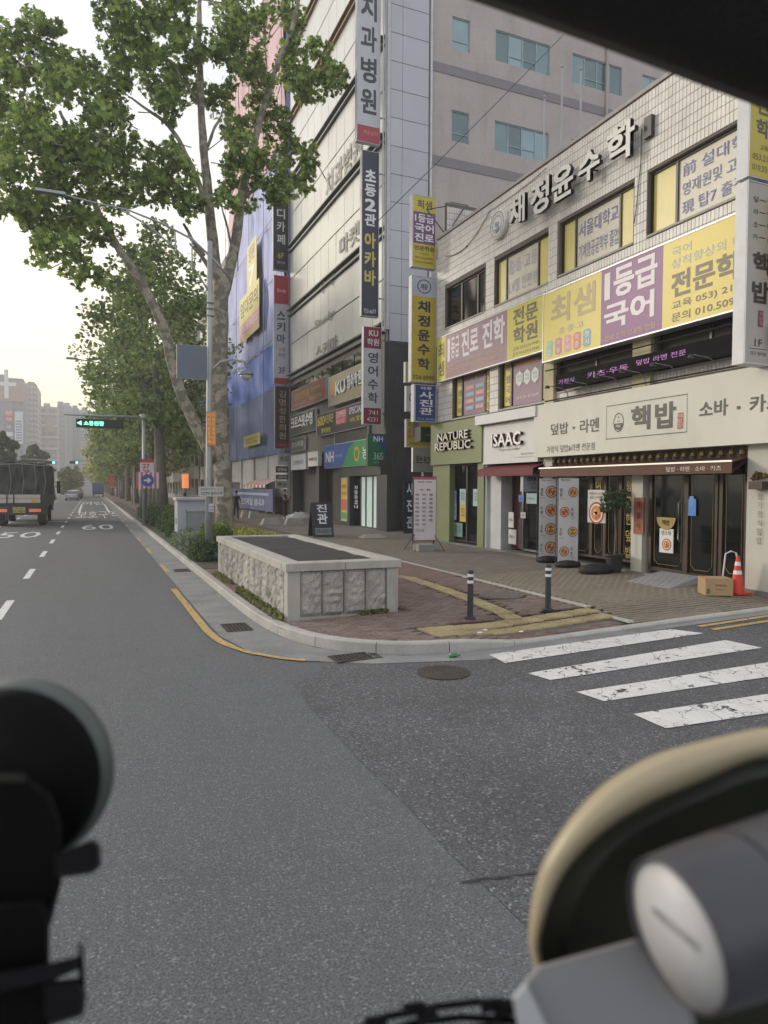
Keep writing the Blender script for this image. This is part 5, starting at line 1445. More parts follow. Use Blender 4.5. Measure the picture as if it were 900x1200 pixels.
fsign(98, 175, 508, 532, 184, (196, 198, 202), '안경', 'white sign behind the grey pole')
fsign(120, 160, 516, 534, 168, (180, 182, 188), '미용', 'pale sign farther along behind the trunks')
p = panel_w(XB-.2, 213, 556, 572, 221)
t = sign('shop_sign', p, .15, alu, 'orange lit shop sign far behind the tree trunks'); p.rect(0, 1, 0, 1, mat('orange_glow', (226, 130, 66), .5, emit=.3)); p.done(t)
# ------------------------------------------------------------------ far towers at the left
def tower(pxl, pxr, pytop, Y, depth, rgb, label, nx_, nz_, wm_, skip=None, side=0):
    x0, z1 = WY(pxl, pytop, Y); x1, _ = WY(pxr, pytop, Y)
    t = block(x0, x1, Y, Y+depth, z1, rgb, label, nz_, 0, 'apartment_tower', bands=(nx_, wm_, skip) if skip else (nx_, wm_))
    if side:
        fh = (z1-.2)/nz_; src = M().box(0, .08, -depth/side*.32, depth/side*.32, -fh*.28, fh*.28).build('window', wm_)
        for j in range(nz_):
            for i in range(side): inst('window', src, t, (x1, Y+depth*(i+.5)/side, .2+fh*(j+.55)))
        bpy.data.objects.remove(src)
    return t, x0, x1, z1
twg = flat((96, 106, 122), .3); twg2 = flat((120, 124, 130), .3); W_ = flat((222, 222, 224))
t, x0, x1, z1 = tower(-26, 28, 442, 330, 22, (128, 132, 146), 'tall grey blue apartment tower at the left edge with a white cross emblem', 7, 16, twg, lambda i, j: j > 12 or i in (3, 4), 4)
s = M(); s.box(x0, x1+.2, 329.7, 330, z1*.80, z1*.985, flat((164, 138, 132))); s.build('brown_crown', None, t)
cxp = WY(7.5, 450, 329.5)[0]; zc = WY(7.5, 450, 329.5)[1]
M().box(cxp-.8, cxp+.8, 329.3, 329.6, zc-6, zc+6).box(cxp-3.6, cxp-.8, 329.3, 329.6, zc-.8, zc+.8).box(cxp+.8, cxp+3.6, 329.3, 329.6, zc-.8, zc+.8).build('cross', W_, t)
for (xl, xr, yt, yb, c, b, lb) in ((5, 15, 480, 487, (190, 110, 120), '치과', 'upper reddish sign on the left tower'), (5, 15, 488, 494, (196, 70, 90), '학원', 'red sign below the upper reddish one on the left tower'), (6, 14, 496, 504, (96, 104, 120), '내과', 'dark grey sign on the left tower'), (6, 15, 506, 511, (214, 216, 220), '', 'white sign on the left tower')):
    p = panel_s(329.4, xl, yt, yb, xr); t_ = sign('tower_sign', p, .3, alu, lb); p.rect(0, 1, 0, 1, flat(c)); p.el = .05
    if b: p.text(b, .15, .85, .2, .8, W_, .03)
    p.done(t_)
p = panel_s(329.3, 17, 482, 520, 27); t_ = sign('tower_sign', p, .5, alu, 'tall white list sign on the left tower'); p.rect(0, 1, 0, 1, flat((206, 212, 222))); 
for k in range(8): p.rect(.15, .85, .08+.085*k, .12+.085*k, flat((90, 110, 150)), .05)
p.done(t_)
tower(27, 43, 450, 360, 30, (146, 144, 150), 'greyish tower with balconies right behind the cross tower', 4, 20, flat((190, 186, 180)), None, 5)
# middle tower with cladding bands and a billboard
t, x0, x1, z1 = tower(43, 67, 477, 390, 20, (176, 174, 172), 'cream grey commercial tower with wide horizontal bands', 2, 7, flat((140, 142, 146)), None, 3)
s = M()
for k in range(7): s.box(x0-.2, x1+.2, 389.3, 390, 3+k*z1/7.2, 4.2+k*z1/7.2)
s.build('balcony_band', flat((206, 204, 198)), t)
xa, za = WY(53, 494, 389); xb, zb = WY(64, 507, 389); M().box(xa, xb, 388.9, 389.2, zb, za).build('billboard', flat((176, 170, 150)), t)
tower(67, 76, 475, 420, 18, (150, 150, 156), 'narrow grey tower between the cream tower and the blue one', 3, 18, twg2)
tower(74, 84, 476, 470, 18, (138, 146, 160), 'slim blue grey apartment tower with a white corner stripe', 3, 22, twg2)
x0, z1 = WY(75.5, 486, 469.5); x1, _ = WY(76.8, 486, 469.5); 
tower(84, 93, 480, 520, 20, (112, 126, 138), 'plain slate blue slab tower left of the dotted tower', 0, 10, twg2) if False else None
t, _, _, _ = tower(84, 93, 479, 480, 20, (120, 132, 146), 'plain slate blue slab tower beside the slim one', 1, 12, flat((116, 128, 142)))
tower(93, 106, 481, 500, 20, (146, 146, 156), 'dotted apartment tower with many white window bays', 5, 26, flat((206, 208, 214)))
tower(106, 122, 500, 640, 20, (150, 146, 150), 'low hazy tower far down the road behind the signal arm', 5, 16, twg2)
hm = mat('hill', (84, 100, 84), .95, var=.15, scale=.01)
s = M(); V = []; n = 60
for i in range(n+1):
    x = -900+i*40; h = 40+26*noise.noise(Vector((i*.21, 3, 1)))+10*noise.noise(Vector((i*.9, 1, 1)))
    V += [(x, 1500, -2), (x, 1580, max(h, 4)), (x, 1750, -2)]
s.add(V, [(3*i, 3*i+3, 3*i+4, 3*i+1) for i in range(n)]+[(3*i+1, 3*i+4, 3*i+5, 3*i+2) for i in range(n)]); s.build('hills', hm, kind='structure', smooth=True)

# ------------------------------------------------------------------ stone planter
rough = mat('rough_granite', (164, 160, 154), .9, var=.2, scale=4, bump=.6, bscale=70, fine=.35, island=.13)
smooth_g = mat('dressed_granite', (168, 165, 158), .8, var=.12, scale=3, fine=.25, bscale=160, stain=.35, island=.05)
px0, px1, py0, py1 = 2.76, 4.62, 10.30, 16.6
pt = thing('stone_planter', ((px0+px1)/2, (py0+py1)/2, .15), 'long raised planter of rough granite blocks with smooth capping on the corner', 'planter')
cr = .20; zb_, zc_, zt_ = .12, .90, 1.03
def rough_panel(o, u, n, w, h):
    s = M(); o, u, n = Vector(o), Vector(u), Vector(n); nx__, nz__ = 9, 12; V = []
    for j in range(nz__+1):
        for i in range(nx__+1):
            a, b = i/nx__, j/nz__
            e = min(a, 1-a, b*h/w, (1-b)*h/w)*w
            d = -.01 if e < 1e-6 else .022+.045*abs(noise.noise(Vector((o.x*3+a*w*7, o.y*3+a*w*7, b*h*7))))*1.4+.02*noise.noise(Vector((a*w*22+o.x, o.y, b*h*22)))
            if 0 < e < w*.12: d *= .8
            V.append(o+u*(a*w)+Vector((0, 0, b*h))+n*d)
    s.add(V, [(j*(nx__+1)+i, j*(nx__+1)+i+1, (j+1)*(nx__+1)+i+1, (j+1)*(nx__+1)+i) for j in range(nz__) for i in range(nx__)]); return s
M().box(px0+.05, px1-.05, py0+.05, py0+.2, zb_, zc_).box(px0+.05, px0+.2, py0+.2, py1-.2, zb_, zc_).box(px1-.2, px1-.05, py0+.2, py1-.2, zb_, zc_).box(px0+.05, px1-.05, py1-.2, py1-.05, zb_, zc_).build('core_wall', flat((60, 58, 54), .9), pt)
for x, y in ((px0, py0), (px1-cr, py0), (px0, py1-cr), (px1-cr, py1-cr)): M().bevbox(x, x+cr, y, y+cr, zb_, zc_, .008).build('corner_post', smooth_g, pt)
n = 4; w = (px1-px0-2*cr)/n
for k in range(n): 
    rough_panel((px0+cr+k*w+.006, py0+.03, zb_+.06), (1, 0, 0), (0, -1, 0), w-.012, zc_-zb_-.07).build('rough_stone', rough, pt)
    rough_panel((px0+cr+(k+1)*w-.006, py1-.03, zb_+.06), (-1, 0, 0), (0, 1, 0), w-.012, zc_-zb_-.07).build('rough_stone', rough, pt)
M().box(px0+cr, px1-cr, py0+.02, py0+.049, zb_, zb_+.058).build('base_course', smooth_g, pt)
n = 11; w = (py1-py0-2*cr)/n
for k in range(n):
    rough_panel((px0+.03, py0+cr+(k+1)*w-.006, zb_+.01), (0, -1, 0), (-1, 0, 0), w-.022, zc_-zb_-.02).build('rough_stone', rough, pt)
    rough_panel((px1-.03, py0+cr+k*w+.006, zb_+.01), (0, 1, 0), (1, 0, 0), w-.012, zc_-zb_-.02).build('rough_stone', rough, pt)
cwd = .24; ov = .04
def caps(a0, a1, n, f):
    for k in range(n):
        a, b = a0+(a1-a0)*k/n+.004, a0+(a1-a0)*(k+1)/n-.004; f(a, b).build('cap_stone', smooth_g, pt)
caps(px0-ov, px1+ov, 2, lambda a, b: M().bevbox(a, b, py0-ov, py0+cwd, zc_+.003, zt_, .012))
caps(px0-ov, px1+ov, 2, lambda a, b: M().bevbox(a, b, py1-cwd, py1+ov, zc_+.003, zt_, .012))
caps(py0+cwd, py1-cwd, 5, lambda a, b: M().bevbox(px0-ov, px0+cwd, a, b, zc_+.003, zt_, .012))
caps(py0+cwd, py1-cwd, 5, lambda a, b: M().bevbox(px1-cwd, px1+ov, a, b, zc_+.003, zt_, .012))
s = M(); V = []
na, nb = 24, 50
for j in range(nb+1):
    for i in range(na+1):
        x = px0+cwd-.02+(px1-px0-2*cwd+.04)*i/na; y = py0+cwd-.02+(py1-py0-2*cwd+.04)*j/nb
        V.append((x, y, zt_-.035+.014*noise.noise(Vector((x*2, y*2, 0)))+.006*math.sin(x*40)))
s.add(V, [(j*(na+1)+i, j*(na+1)+i+1, (j+1)*(na+1)+i+1, (j+1)*(na+1)+i) for j in range(nb) for i in range(na)])
s.build('shade_cloth', mat('black_shade_cloth', (50, 49, 50), .85, var=.2, scale=5, fine=.35, bscale=120, bump=.4), pt, smooth=True)

# ------------------------------------------------------------------ foliage
def leafmat(name, a, b, tr=.42):
    return mat(name, a, .6, var=.18, scale=1.2, island=.42, rgb2=b, transl=tr, spec=.35)
lf1 = leafmat('plane_leaves', (98, 128, 66), (152, 170, 92)); lf2 = leafmat('street_tree_leaves', (98, 122, 76), (140, 156, 98)); lf3 = leafmat('shrub_leaves', (52, 82, 44), (90, 112, 66)); lf4 = leafmat('sunny_leaves', (128, 146, 62), (170, 172, 84)); lfd = leafmat('dark_leaves', (58, 86, 56), (86, 108, 72))
bark = mat('plane_bark', (160, 154, 138), .9, var=.16, scale=3.2, bump=.6, bscale=18, fine=.3, rgb2=(110, 106, 94))
barkd = mat('grey_bark', (112, 108, 100), .9, var=.2, scale=4, bump=.5, bscale=20, fine=.3)
STAR = [(0, -.5), (.16, -.28), (.46, -.30), (.30, -.02), (.5, .2), (.2, .2), (0, .5), (-.2, .2), (-.5, .2), (-.30, -.02), (-.46, -.30), (-.16, -.28)]
HEX = [(0, -.5), (.33, -.2), (.36, .18), (0, .5), (-.36, .18), (-.33, -.2)]
QUAD = [(0, -.5), (.35, 0), (0, .5), (-.35, 0)]
def leaves(name, centers, size, m_, parent, shape=QUAD, up=.5, jit=.35):
    C = np.asarray(centers, float); n = len(C); k = len(shape)
    nr = RNG.normal(size=(n, 3)); nr[:, 2] += up*1.5; nr /= np.linalg.norm(nr, axis=1)[:, None]
    t = RNG.normal(size=(n, 3)); u = np.cross(nr, t); u /= np.linalg.norm(u, axis=1)[:, None]; v = np.cross(nr, u)
    sz = size*(1+jit*RNG.uniform(-1, 1, n))[:, None, None]
    S = np.array(shape)
    bend = (np.abs(S[:, 0])*-.25)
    P_ = C[:, None, :]+sz*(u[:, None, :]*S[None, :, 0, None]+v[:, None, :]*S[None, :, 1, None]+nr[:, None, :]*bend[None, :, None])
    off = wloc(parent) if parent is not None else Vector((0, 0, 0))
    P_ = P_.reshape(-1, 3)-np.array(off)
    me = bpy.data.meshes.new(name); me.vertices.add(n*k); me.vertices.foreach_set('co', P_.ravel())
    me.loops.add(n*k); me.loops.foreach_set('vertex_index', np.arange(n*k))
    me.polygons.add(n); me.polygons.foreach_set('loop_start', np.arange(n)*k); me.polygons.foreach_set('loop_total', np.full(n, k))
    me.materials.append(m_); me.update(calc_edges=True); me.validate()
    o = bpy.data.objects.new(name, me); COL.objects.link(o); o.parent = parent; return o
def clump_pts(c, r, n, sub=9, tight=.33):
    """points in an ellipsoid, gathered in sub-clumps so that gaps stay open"""
    c, r = np.array(c), np.array(r)
    d = RNG.normal(size=(sub, 3)); d /= np.linalg.norm(d, axis=1)[:, None]
    cc = c+d*r*(RNG.uniform(.35, 1.0, sub)**.6)[:, None]*.82
    idx = RNG.integers(0, sub, n)
    q = RNG.normal(size=(n, 3)); q /= np.linalg.norm(q, axis=1)[:, None]
    return cc[idx]+q*r*tight*(RNG.uniform(0, 1, n)**.45)[:, None]
# the big plane tree, trunk in front of the blue sheeting
TY = 29.5
tb0 = P(262, 624)
bt = thing('plane_tree', (tb0[0], tb0[1], .15), 'largest plane tree, thick mottled trunk forking beside the tall lamp pole', 'tree')
TY = tb0[1]
def tp(px, py, dy=0): x, z = WY(px, py, TY+dy); return (x, TY+dy, z)
def limb(pts, r0, r1, name='branch', m_=bark, par=bt, n=10, wob=.05):
    P0 = [Vector(tp(*p)) for p in pts]; out = []
    for i in range(len(P0)-1):
        for k in range(5):
            t = k/5; a = P0[max(i-1, 0)]; b = P0[i]; c = P0[i+1]; d = P0[min(i+2, len(P0)-1)]
            q = .5*((2*b)+(-a+c)*t+(2*a-5*b+4*c-d)*t*t+(-a+3*b-3*c+d)*t*t*t); out.append(q+Vector((noise.noise(q*1.7), noise.noise(q*1.7+Vector((9, 0, 0))), 0))*wob)
    out.append(P0[-1]); N_ = len(out)
    rr = [r0+(r1-r0)*i/(N_-1)+.02*noise.noise(out[i]*3) for i in range(N_)]
    if name == 'trunk': rr[0] *= 1.3; rr[1] *= 1.15; rr[2] *= 1.08
    return M().tube(out, rr, n).build(name, m_, par, smooth=True)
limb([(262, 628), (263, 590), (259, 520), (256, 440), (257, 380), (260, 318)], .40, .34, 'trunk', n=16)
limb([(258, 345), (249, 280), (243, 220), (237, 160), (235, 90), (233, 20), (236, -40)], .26, .07)
limb([(262, 345), (276, 285), (285, 220), (300, 160), (318, 95), (340, 40), (350, 0)], .25, .06)
limb([(240, 235), (222, 190), (200, 150), (175, 130), (150, 113)], .13, .04)
limb([(242, 175), (252, 150), (258, 138), (263, 120)], .07, .03)
limb([(234, 60), (222, 30), (212, 5)], .08, .03); limb([(236, 125), (215, 95), (200, 70)], .07, .03)
limb([(283, 235), (310, 215), (345, 205)], .10, .03); limb([(272, 290), (262, 250), (255, 228)], .06, .02)
limb([(252, 540), (225, 490), (205, 440), (192, 385), (165, 330), (135, 285), (112, 240), (95, 180), (70, 130)], .27, .07)
limb([(120, 262), (80, 230), (40, 205)], .10, .03); limb([(100, 200), (120, 150), (125, 110)], .09, .03)
limb([(238, 300), (225, 280), (215, 262)], .10, .05)
limb([(258, 330), (235, 300), (222, 285)], .12, .04)
CL = [(20, 60, 32, 38), (60, 75, 40, 42), (25, 130, 35, 45), (75, 140, 42, 45), (115, 105, 38, 40), (120, 160, 35, 36), (85, 195, 40, 38), (30, 195, 38, 40), (125, 205, 32, 30), (15, 240, 28, 22), (60, 250, 42, 34), (100, 265, 36, 30), (75, 295, 32, 26), (140, 235, 22, 20), (100, 320, 20, 16), (45, 35, 26, 18), (150, 165, 14, 14),
      (128, 15, 24, 18), (160, 25, 32, 26), (200, 15, 32, 26), (150, 60, 28, 24), (185, 80, 32, 28), (215, 100, 30, 28), (200, 125, 25, 18), (225, 50, 22, 24), (185, 45, 25, 22),
      (262, 20, 26, 28), (290, 30, 30, 34), (268, 75, 26, 28), (300, 85, 28, 30), (258, 115, 22, 20), (335, 15, 28, 22), (310, 130, 28, 24), (275, 150, 26, 22), (345, 75, 34, 28), (385, 85, 24, 22), (375, 60, 20, 14), (360, 105, 28, 16), (290, 175, 28, 20), (330, 165, 26, 22), (275, 205, 24, 20), (310, 200, 28, 20), (345, 200, 28, 18), (365, 185, 18, 18), (265, 235, 18, 14), (320, 225, 24, 14), (350, 222, 18, 10), (285, 240, 22, 10),
      (185, 190, 24, 22), (210, 215, 24, 26), (180, 225, 22, 20), (225, 245, 16, 16), (200, 180, 16, 14), (395, 90, 12, 12), (165, 205, 12, 12)]
pts = []
for cx, cy, rx, ry in CL:
    c = np.array(tp(cx, cy, random.uniform(-2.2, 2.2))); s_ = 0.0405
    area = rx*ry
    pts.append(clump_pts(c, (rx*s_, (rx+ry)/2*s_*1.1, ry*s_), int(area*.64), 15, .35))
pts = np.concatenate(pts)
leaves('crown', pts, .235, lf1, bt, STAR, .4)
tw_ = M()
for _ in range(130):
    c = Vector(pts[RNG.integers(0, len(pts))]); d = Vector(RNG.normal(size=3)); d.z = abs(d.z)*.4; d.normalize()
    tw_.tube([c-d*1.1, c-d*.3+Vector((0, 0, .1)), c], [.025, .016, .008], 5)
tw_.build('twigs', bark, bt, smooth=True, stuff=True)
# low ground cover round the tree
def mound(name, label, x0, x1, y0, y1, h, n, size, m_, cat='plant', group=None, z0=.15, stuff=False, shape=QUAD):
    t = thing(name, ((x0+x1)/2, (y0+y1)/2, z0), label, cat, group) if not stuff else None
    c = np.array([(x0+x1)/2, (y0+y1)/2, z0]); r = np.array([(x1-x0)/2, (y1-y0)/2, h])
    q = RNG.normal(size=(n, 3)); q[:, 2] = np.abs(q[:, 2]); q /= np.linalg.norm(q, axis=1)[:, None]
    pw_ = np.sign(q)*np.abs(q)**.75
    bump_ = np.array([1+.22*noise.noise(Vector(v*2.6+c)) for v in q])
    P_ = c+pw_*r*(RNG.uniform(.72, 1.03, n)*bump_)[:, None]
    if stuff:
        o = leaves(name, P_, size, m_, None, shape, .6); o['kind'] = 'stuff'; return o
    leaves('foliage', P_, size, m_, t, shape, .6)
    st = M()
    for _ in range(7):
        a = RNG.uniform(-.5, .5, 2); st.tube([(c[0]+a[0]*.2, c[1]+a[1]*.2, z0), (c[0]+a[0]*r[0], c[1]+a[1]*r[1], z0+h*.7)], [.02, .008], 5)
    st.build('stem', barkd, t); return t
mound('ground_cover', '', 3.2, 7.0, 25.5, 31.5, .28, 5000, .10, lf4, stuff=True)
mound('boxwood_shrub', 'clipped round boxwood just left of the grey cabinet', 2.7, 4.0, 27.5, 30.2, 1.0, 5200, .075, lf3, 'shrub')
mound('boxwood_shrub', 'low clipped shrub with loose top left of the cabinet shrub', 2.7, 4.2, 31.0, 34.5, 1.0, 4500, .085, lf3, 'shrub')
mound('boxwood_shrub', 'darker clipped shrub farther behind along the kerb', 2.7, 4.4, 36.5, 41.5, 1.0, 4500, .095, lfd, 'shrub')
mound('boxwood_shrub', 'farthest small clipped shrub before the sign post', 2.8, 4.4, 45, 50, .9, 3500, .11, lfd, 'shrub')
mound('flowering_shrub', 'bright green leafy bush between the cabinet and the sign post', 3.0, 4.0, 20.6, 22.4, .95, 5600, .07, leafmat('bright_leaves', (84, 112, 46), (120, 138, 70)), 'shrub')
mound('sage_bush', 'loose grey green bush leaning over the kerb', 2.55, 3.5, 21.8, 26.2, .62, 6500, .07, leafmat('sage_leaves', (104, 124, 100), (132, 146, 124)), 'shrub')
mound('sage_bush', 'small dark green bush at the foot of the sign post', 2.5, 3.2, 18.9, 20.8, .62, 3600, .06, lfd, 'shrub')
# weeds between planter and kerb
wd = []
for _ in range(900):
    y = random.uniform(10.3, 16.6)
    if noise.noise(Vector((y*1.1, 2, 2))) > -.1: wd.append((random.uniform(2.56, 2.74), y, .17+random.uniform(0, .07)))
for _ in range(160): wd.append((random.uniform(3.9, 4.4), 10.2+random.uniform(-.05, .03), .19+random.uniform(0, .05)))
o = leaves('weeds', wd, .06, leafmat('weed_leaves', (92, 108, 58), (132, 130, 84)), None, QUAD, .3); o['kind'] = 'stuff'
# fallen leaves / small litter in the gutter
fl = [(random.uniform(1.8, 2.4), random.uniform(8.8, 26), .014) for _ in range(70)]+[(random.uniform(4, 11), random.uniform(8.6, 16), 0) for _ in range(60)]
fl = [(x, y, z if z else pz(x, y)+.012) for x, y, z in fl]
o = leaves('fallen_leaves', fl, .035, leafmat('dry_leaves', (120, 100, 66), (150, 138, 96)), None, HEX, 6); o['kind'] = 'stuff'

# street trees along the pavement
def street_tree(x, y, h, rad, label, n, size, m_=lf2, tr=.26, lean=0.0, fork=False, cb=.32, z0=.15, group='street trees along the right pavement'):
    t = thing('street_tree', (x, y, z0), label, 'tree', group)
    top = h*.6
    M().tube([(x, y, z0), (x+lean*.2, y, z0+h*.15), (x+lean*.5, y+.1, z0+h*.35), (x+lean, y, z0+top)], [tr*1.4, tr*1.05, tr*.9, tr*.45], 12).build('trunk', barkd, t, smooth=True)
    for k in range(7):
        a = k*2.4+random.random(); zz = z0+h*random.uniform(.28, .5); e = (x+rad*.7*math.cos(a), y+rad*.7*math.sin(a), zz+h*.22)
        M().tube([(x+lean*.6, y, zz), ((x+e[0])/2, (y+e[1])/2, zz+h*.07), e], [tr*.45, tr*.3, tr*.1], 7).build('branch', barkd, t, smooth=True)
    P_ = []
    for k in range(16):
        f = k/15; zc = z0+h*(cb+.03)+h*(.94-cb)*f
        rr = rad*(.55+.6*math.sin(math.pi*min(.12+f*.85, 1)))
        a = k*2.4; q = (x+lean+rr*.55*math.cos(a), y+rr*.55*math.sin(a), zc)
        P_.append(clump_pts(q, (rr*.55, rr*.55, h*.10), n//16, 9, .42))
    leaves('crown', np.concatenate(P_), size, m_, t, QUAD if size > .3 else HEX, .4)
    return t
specs = [(3.9, 43, 16, 3.7, 'broad street tree behind the big plane tree'), (4.3, 52, 18, 4.6, 'street tree with a double trunk, second behind the plane tree'), (4.8, 62, 18, 5.4, 'tall street tree overhanging the right lane, third in the row'),
         (4.8, 73, 17, 5.0, 'street tree standing fourth behind the big plane tree'), (4.8, 86, 17, 5.2, 'street tree just past the message board pole'), (4.6, 101, 16, 5.0, 'street tree sixth in the row on the right'), (4.6, 118, 15, 5.0, 'street tree seventh in the row on the right'), (4.6, 138, 15, 5.2, 'eighth street tree, yellow green and sunlit')]
for i, (x, y, h, r, lb) in enumerate(specs):
    street_tree(x, y, h, r, lb, 7000 if i < 4 else 5000, (.26, .28, .32, .36, .42, .5, .55, .6)[i], lf2 if i < 7 else lf4, .30, (-.4, .5, -.3, .2, -.5, .2, .3, 0)[i], cb=(.30, .28, .26, .24, .22, .2, .2, .15)[i])
for i in range(9):
    y = 160+i*26
    street_tree(4.2, y, 14, 5.5, 'hazy street tree far down the right side of the road', 1800, .9, lf4 if i < 4 else lf2, .3, 0, cb=.15)
# trees at the left of the road
for i, (pl, pr_, yt, Y, m_, lb) in enumerate(((-14, 26, 512, 95, lfd, 'round dark green tree at the left edge behind the truck'), (22, 60, 524, 120, lfd, 'dark green median tree right of the left edge tree'), (66, 92, 549, 150, lf2, 'small round median tree above the silver car'), (82, 98, 548, 180, lf2, 'farthest round median tree beside the small one'))):
    x0, z1 = WY(pl, yt, Y); x1, _ = WY(pr_, yt, Y)
    street_tree((x0+x1)/2, Y, z1, (x1-x0)/2, lb, 7000, .5, m_, .25, 0, cb=.12, z0=0, group='trees on the median')

# ------------------------------------------------------------------ street furniture
galv = mat('galvanised', (158, 162, 164), .5, metal=.5, var=.1)
def bollard(px, py, label):
    q = P(px, py); t = thing('bollard', q, label, 'bollard', 'bollards on the corner')
    x, y, z = q; bm = mat('bollard_grey', (44, 48, 56), .5, var=.1)
    M().lathe(q, [(.07, 0), (.07, .012), (.05, .014), (.046, .03), (.046, .73), (.038, .75), (.01, .755)], 20).build('post', bm, t, smooth=False)
    for h in (.55, .65): M().lathe(q, [(.048, h), (.0485, h+.045), (.047, h+.045)], 20).build('reflective_band', flat((214, 216, 218), .4), t)
    M().lathe(q, [(.085, -.005), (.085, .02), (.06, .035)], 16).build('base', bm, t); return t
bollard(551, 725, 'left dark grey bollard with two white bands on the red paving'); bollard(642, 715, 'right dark grey bollard with two white bands beside the manhole')
# tall lamp pole with arched arm
q = P(245, 655); X0, Y0 = q[0], q[1]
def pp(px, py, Y=None): x, z = WY(px, py, Y or Y0); return (x, Y or Y0, z)
lp = thing('street_lamp', q, 'tall galvanised lamp pole with arched arm over the road beside the planter', 'street lamp')
M().tube([q, pp(245, 560), pp(245.5, 440), pp(246, 283)], [.105, .095, .08, .07], 14).build('pole', galv, lp, smooth=True)
M().lathe(q, [(.2, 0), (.2, .05), (.13, .08), (.12, .3), (.105, .33)], 14).build('base', galv, lp)
M().tube([pp(x, y) for x, y in ((270, 326), (246, 300), (225, 280), (190, 262), (150, 246), (105, 236))], [.035, .035, .032, .03, .025, .02], 8).build('arm', galv, lp, smooth=True)
M().tube([pp(x, y) for x, y in ((246, 345), (232, 320), (205, 290), (170, 262), (142, 246))], [.024]*5, 8).build('arm', galv, lp, smooth=True)
for a, b in (((225, 281), (225, 308)), ((205, 270), (206, 290))): M().tube([pp(*a), pp(*b)], .02, 6).build('strut', galv, lp)
hx = pp(62, 226); M().bevbox(hx[0]-.4, hx[0]+.3, Y0-.1, Y0+.1, hx[2]-.03, hx[2]+.04, .015).build('lamp_head', galv, lp)
M().tube([pp(105, 236), pp(74, 228)], .02, 6).build('arm_tip', galv, lp)
for yy_ in (355, 362, 370): M().lathe(pp(246, yy_), [(.085, -.03), (.11, 0), (.085, .03)], 12).build('clamp', galv, lp)
# lower pedestrian lamp on the same pole side
M().tube([pp(246, 437), pp(258, 424), pp(272, 421), pp(288, 424), pp(289, 432)], [.03]*5, 8).build('lamp_arm', galv, lp, smooth=True)
M().lathe(pp(288, 440), [(.02, .13), (.12, .12), (.21, .06), (.22, .02), (.18, .01)], 18).build('lamp_shade', mat('lamp_shade', (120, 124, 124), .4, metal=.4), lp)
M().lathe(pp(288, 440), [(.17, .01), (.15, -.06), (.08, -.12), (.01, -.14)], 16).build('lamp_globe', mat('lamp_globe', (190, 192, 190), .2), lp, smooth=True)
def psign(Y, xl, yt, yb, xr, label, dep=.04, cm=None, rim=0, name='sign', cat='sign'):
    p = panel_s(Y, xl, yt, yb, xr); return p, sign(name, p, dep, cm or galv, label, cat, None, rim)
org = flat((226, 132, 44)); p, t = psign(Y0-.14, 242, 482, 522, 253, 'orange vertical notice with rows of pale lettering strapped to the lamp pole')
p.rect(.02, .98, .01, .99, org); 
for c, wd_ in enumerate(('어린이보호구역', '주정차금지단속')): p.vtext(wd_, .1+.45*c, .42+.45*c, .05, .95, flat((240, 214, 160)), .02, .25)
p.done(t)
p, t = psign(Y0-.14, 233, 570, 582, 262, 'white road name board with small dark lettering on the lamp pole')
p.rect(.01, .99, .04, .96, flat((180, 182, 180))); p.text('불법주정차 단속', .08, .95, .62, .85, flat((110, 110, 110)), 0); p.text('CCTV 설치구역', .08, .95, .15, .5, ink, .02); p.done(t)
p, t = psign(Y0-.14, 244.5, 590, 600, 250.5, 'small blue and white sticker plate low on the lamp pole'); p.rect(.05, .95, .05, .95, flat((196, 204, 214))); p.rect(.1, .9, .2, .3, flat((50, 80, 150)), .008); p.text('주차금지', .12, .88, .45, .75, flat((50, 80, 150)), .02); p.done(t)
p, t = psign(Y0-.14, 207, 403, 443, 243, 'dark blue grey road sign panel on the lamp pole', .05); p.rect(.01, .99, .01, .99, flat((98, 108, 122))); p.done(t)
# teal bag at the foot
bg_ = thing('litter_bag', (X0-.05, Y0-.45, .15), 'teal plastic bag lying at the foot of the lamp pole', 'bag')
M().ball((X0-.05, Y0-.45, .27), .24, 7, sc=(1.2, 1, .55)).build('bag', mat('teal_plastic', (52, 92, 100), .35, bump=.9, bscale=14), bg_, smooth=True)
# control cabinet
c0 = P(212, 640); cb = thing('control_cabinet', (3.9, 25.2, .15), 'pale grey roadside control cabinet with a darker door panel', 'cabinet')
cxm = mat('cabinet_paint', (160, 164, 172), .5, var=.06, stain=.12)
xL, _ = WY(208, 600, 24.5); xR, zt = WY(243, 585, 24.5)
M().bevbox(xL, xR, 24.5, 25.4, .15, zt-.04, .015).build('body', cxm, cb)
M().bevbox(xL-.05, xR+.05, 24.42, 25.48, zt-.04, zt+.05, .02).build('top', cxm, cb)
M().box(xL+.28, xR-.03, 24.47, 24.497, .3, zt-.42).build('door', mat('cabinet_door', (128, 134, 136), .5), cb)
M().box(xL+.25, xR, 24.44, 24.497, zt-.42, zt-.36).box(xL+.22, xL+.28, 24.44, 24.497, .3, zt-.36).build('door_frame', cxm, cb)
M().box(xL-.012, xL, 24.8, 25.0, .9, 1.1).build('vent', black_m, cb)
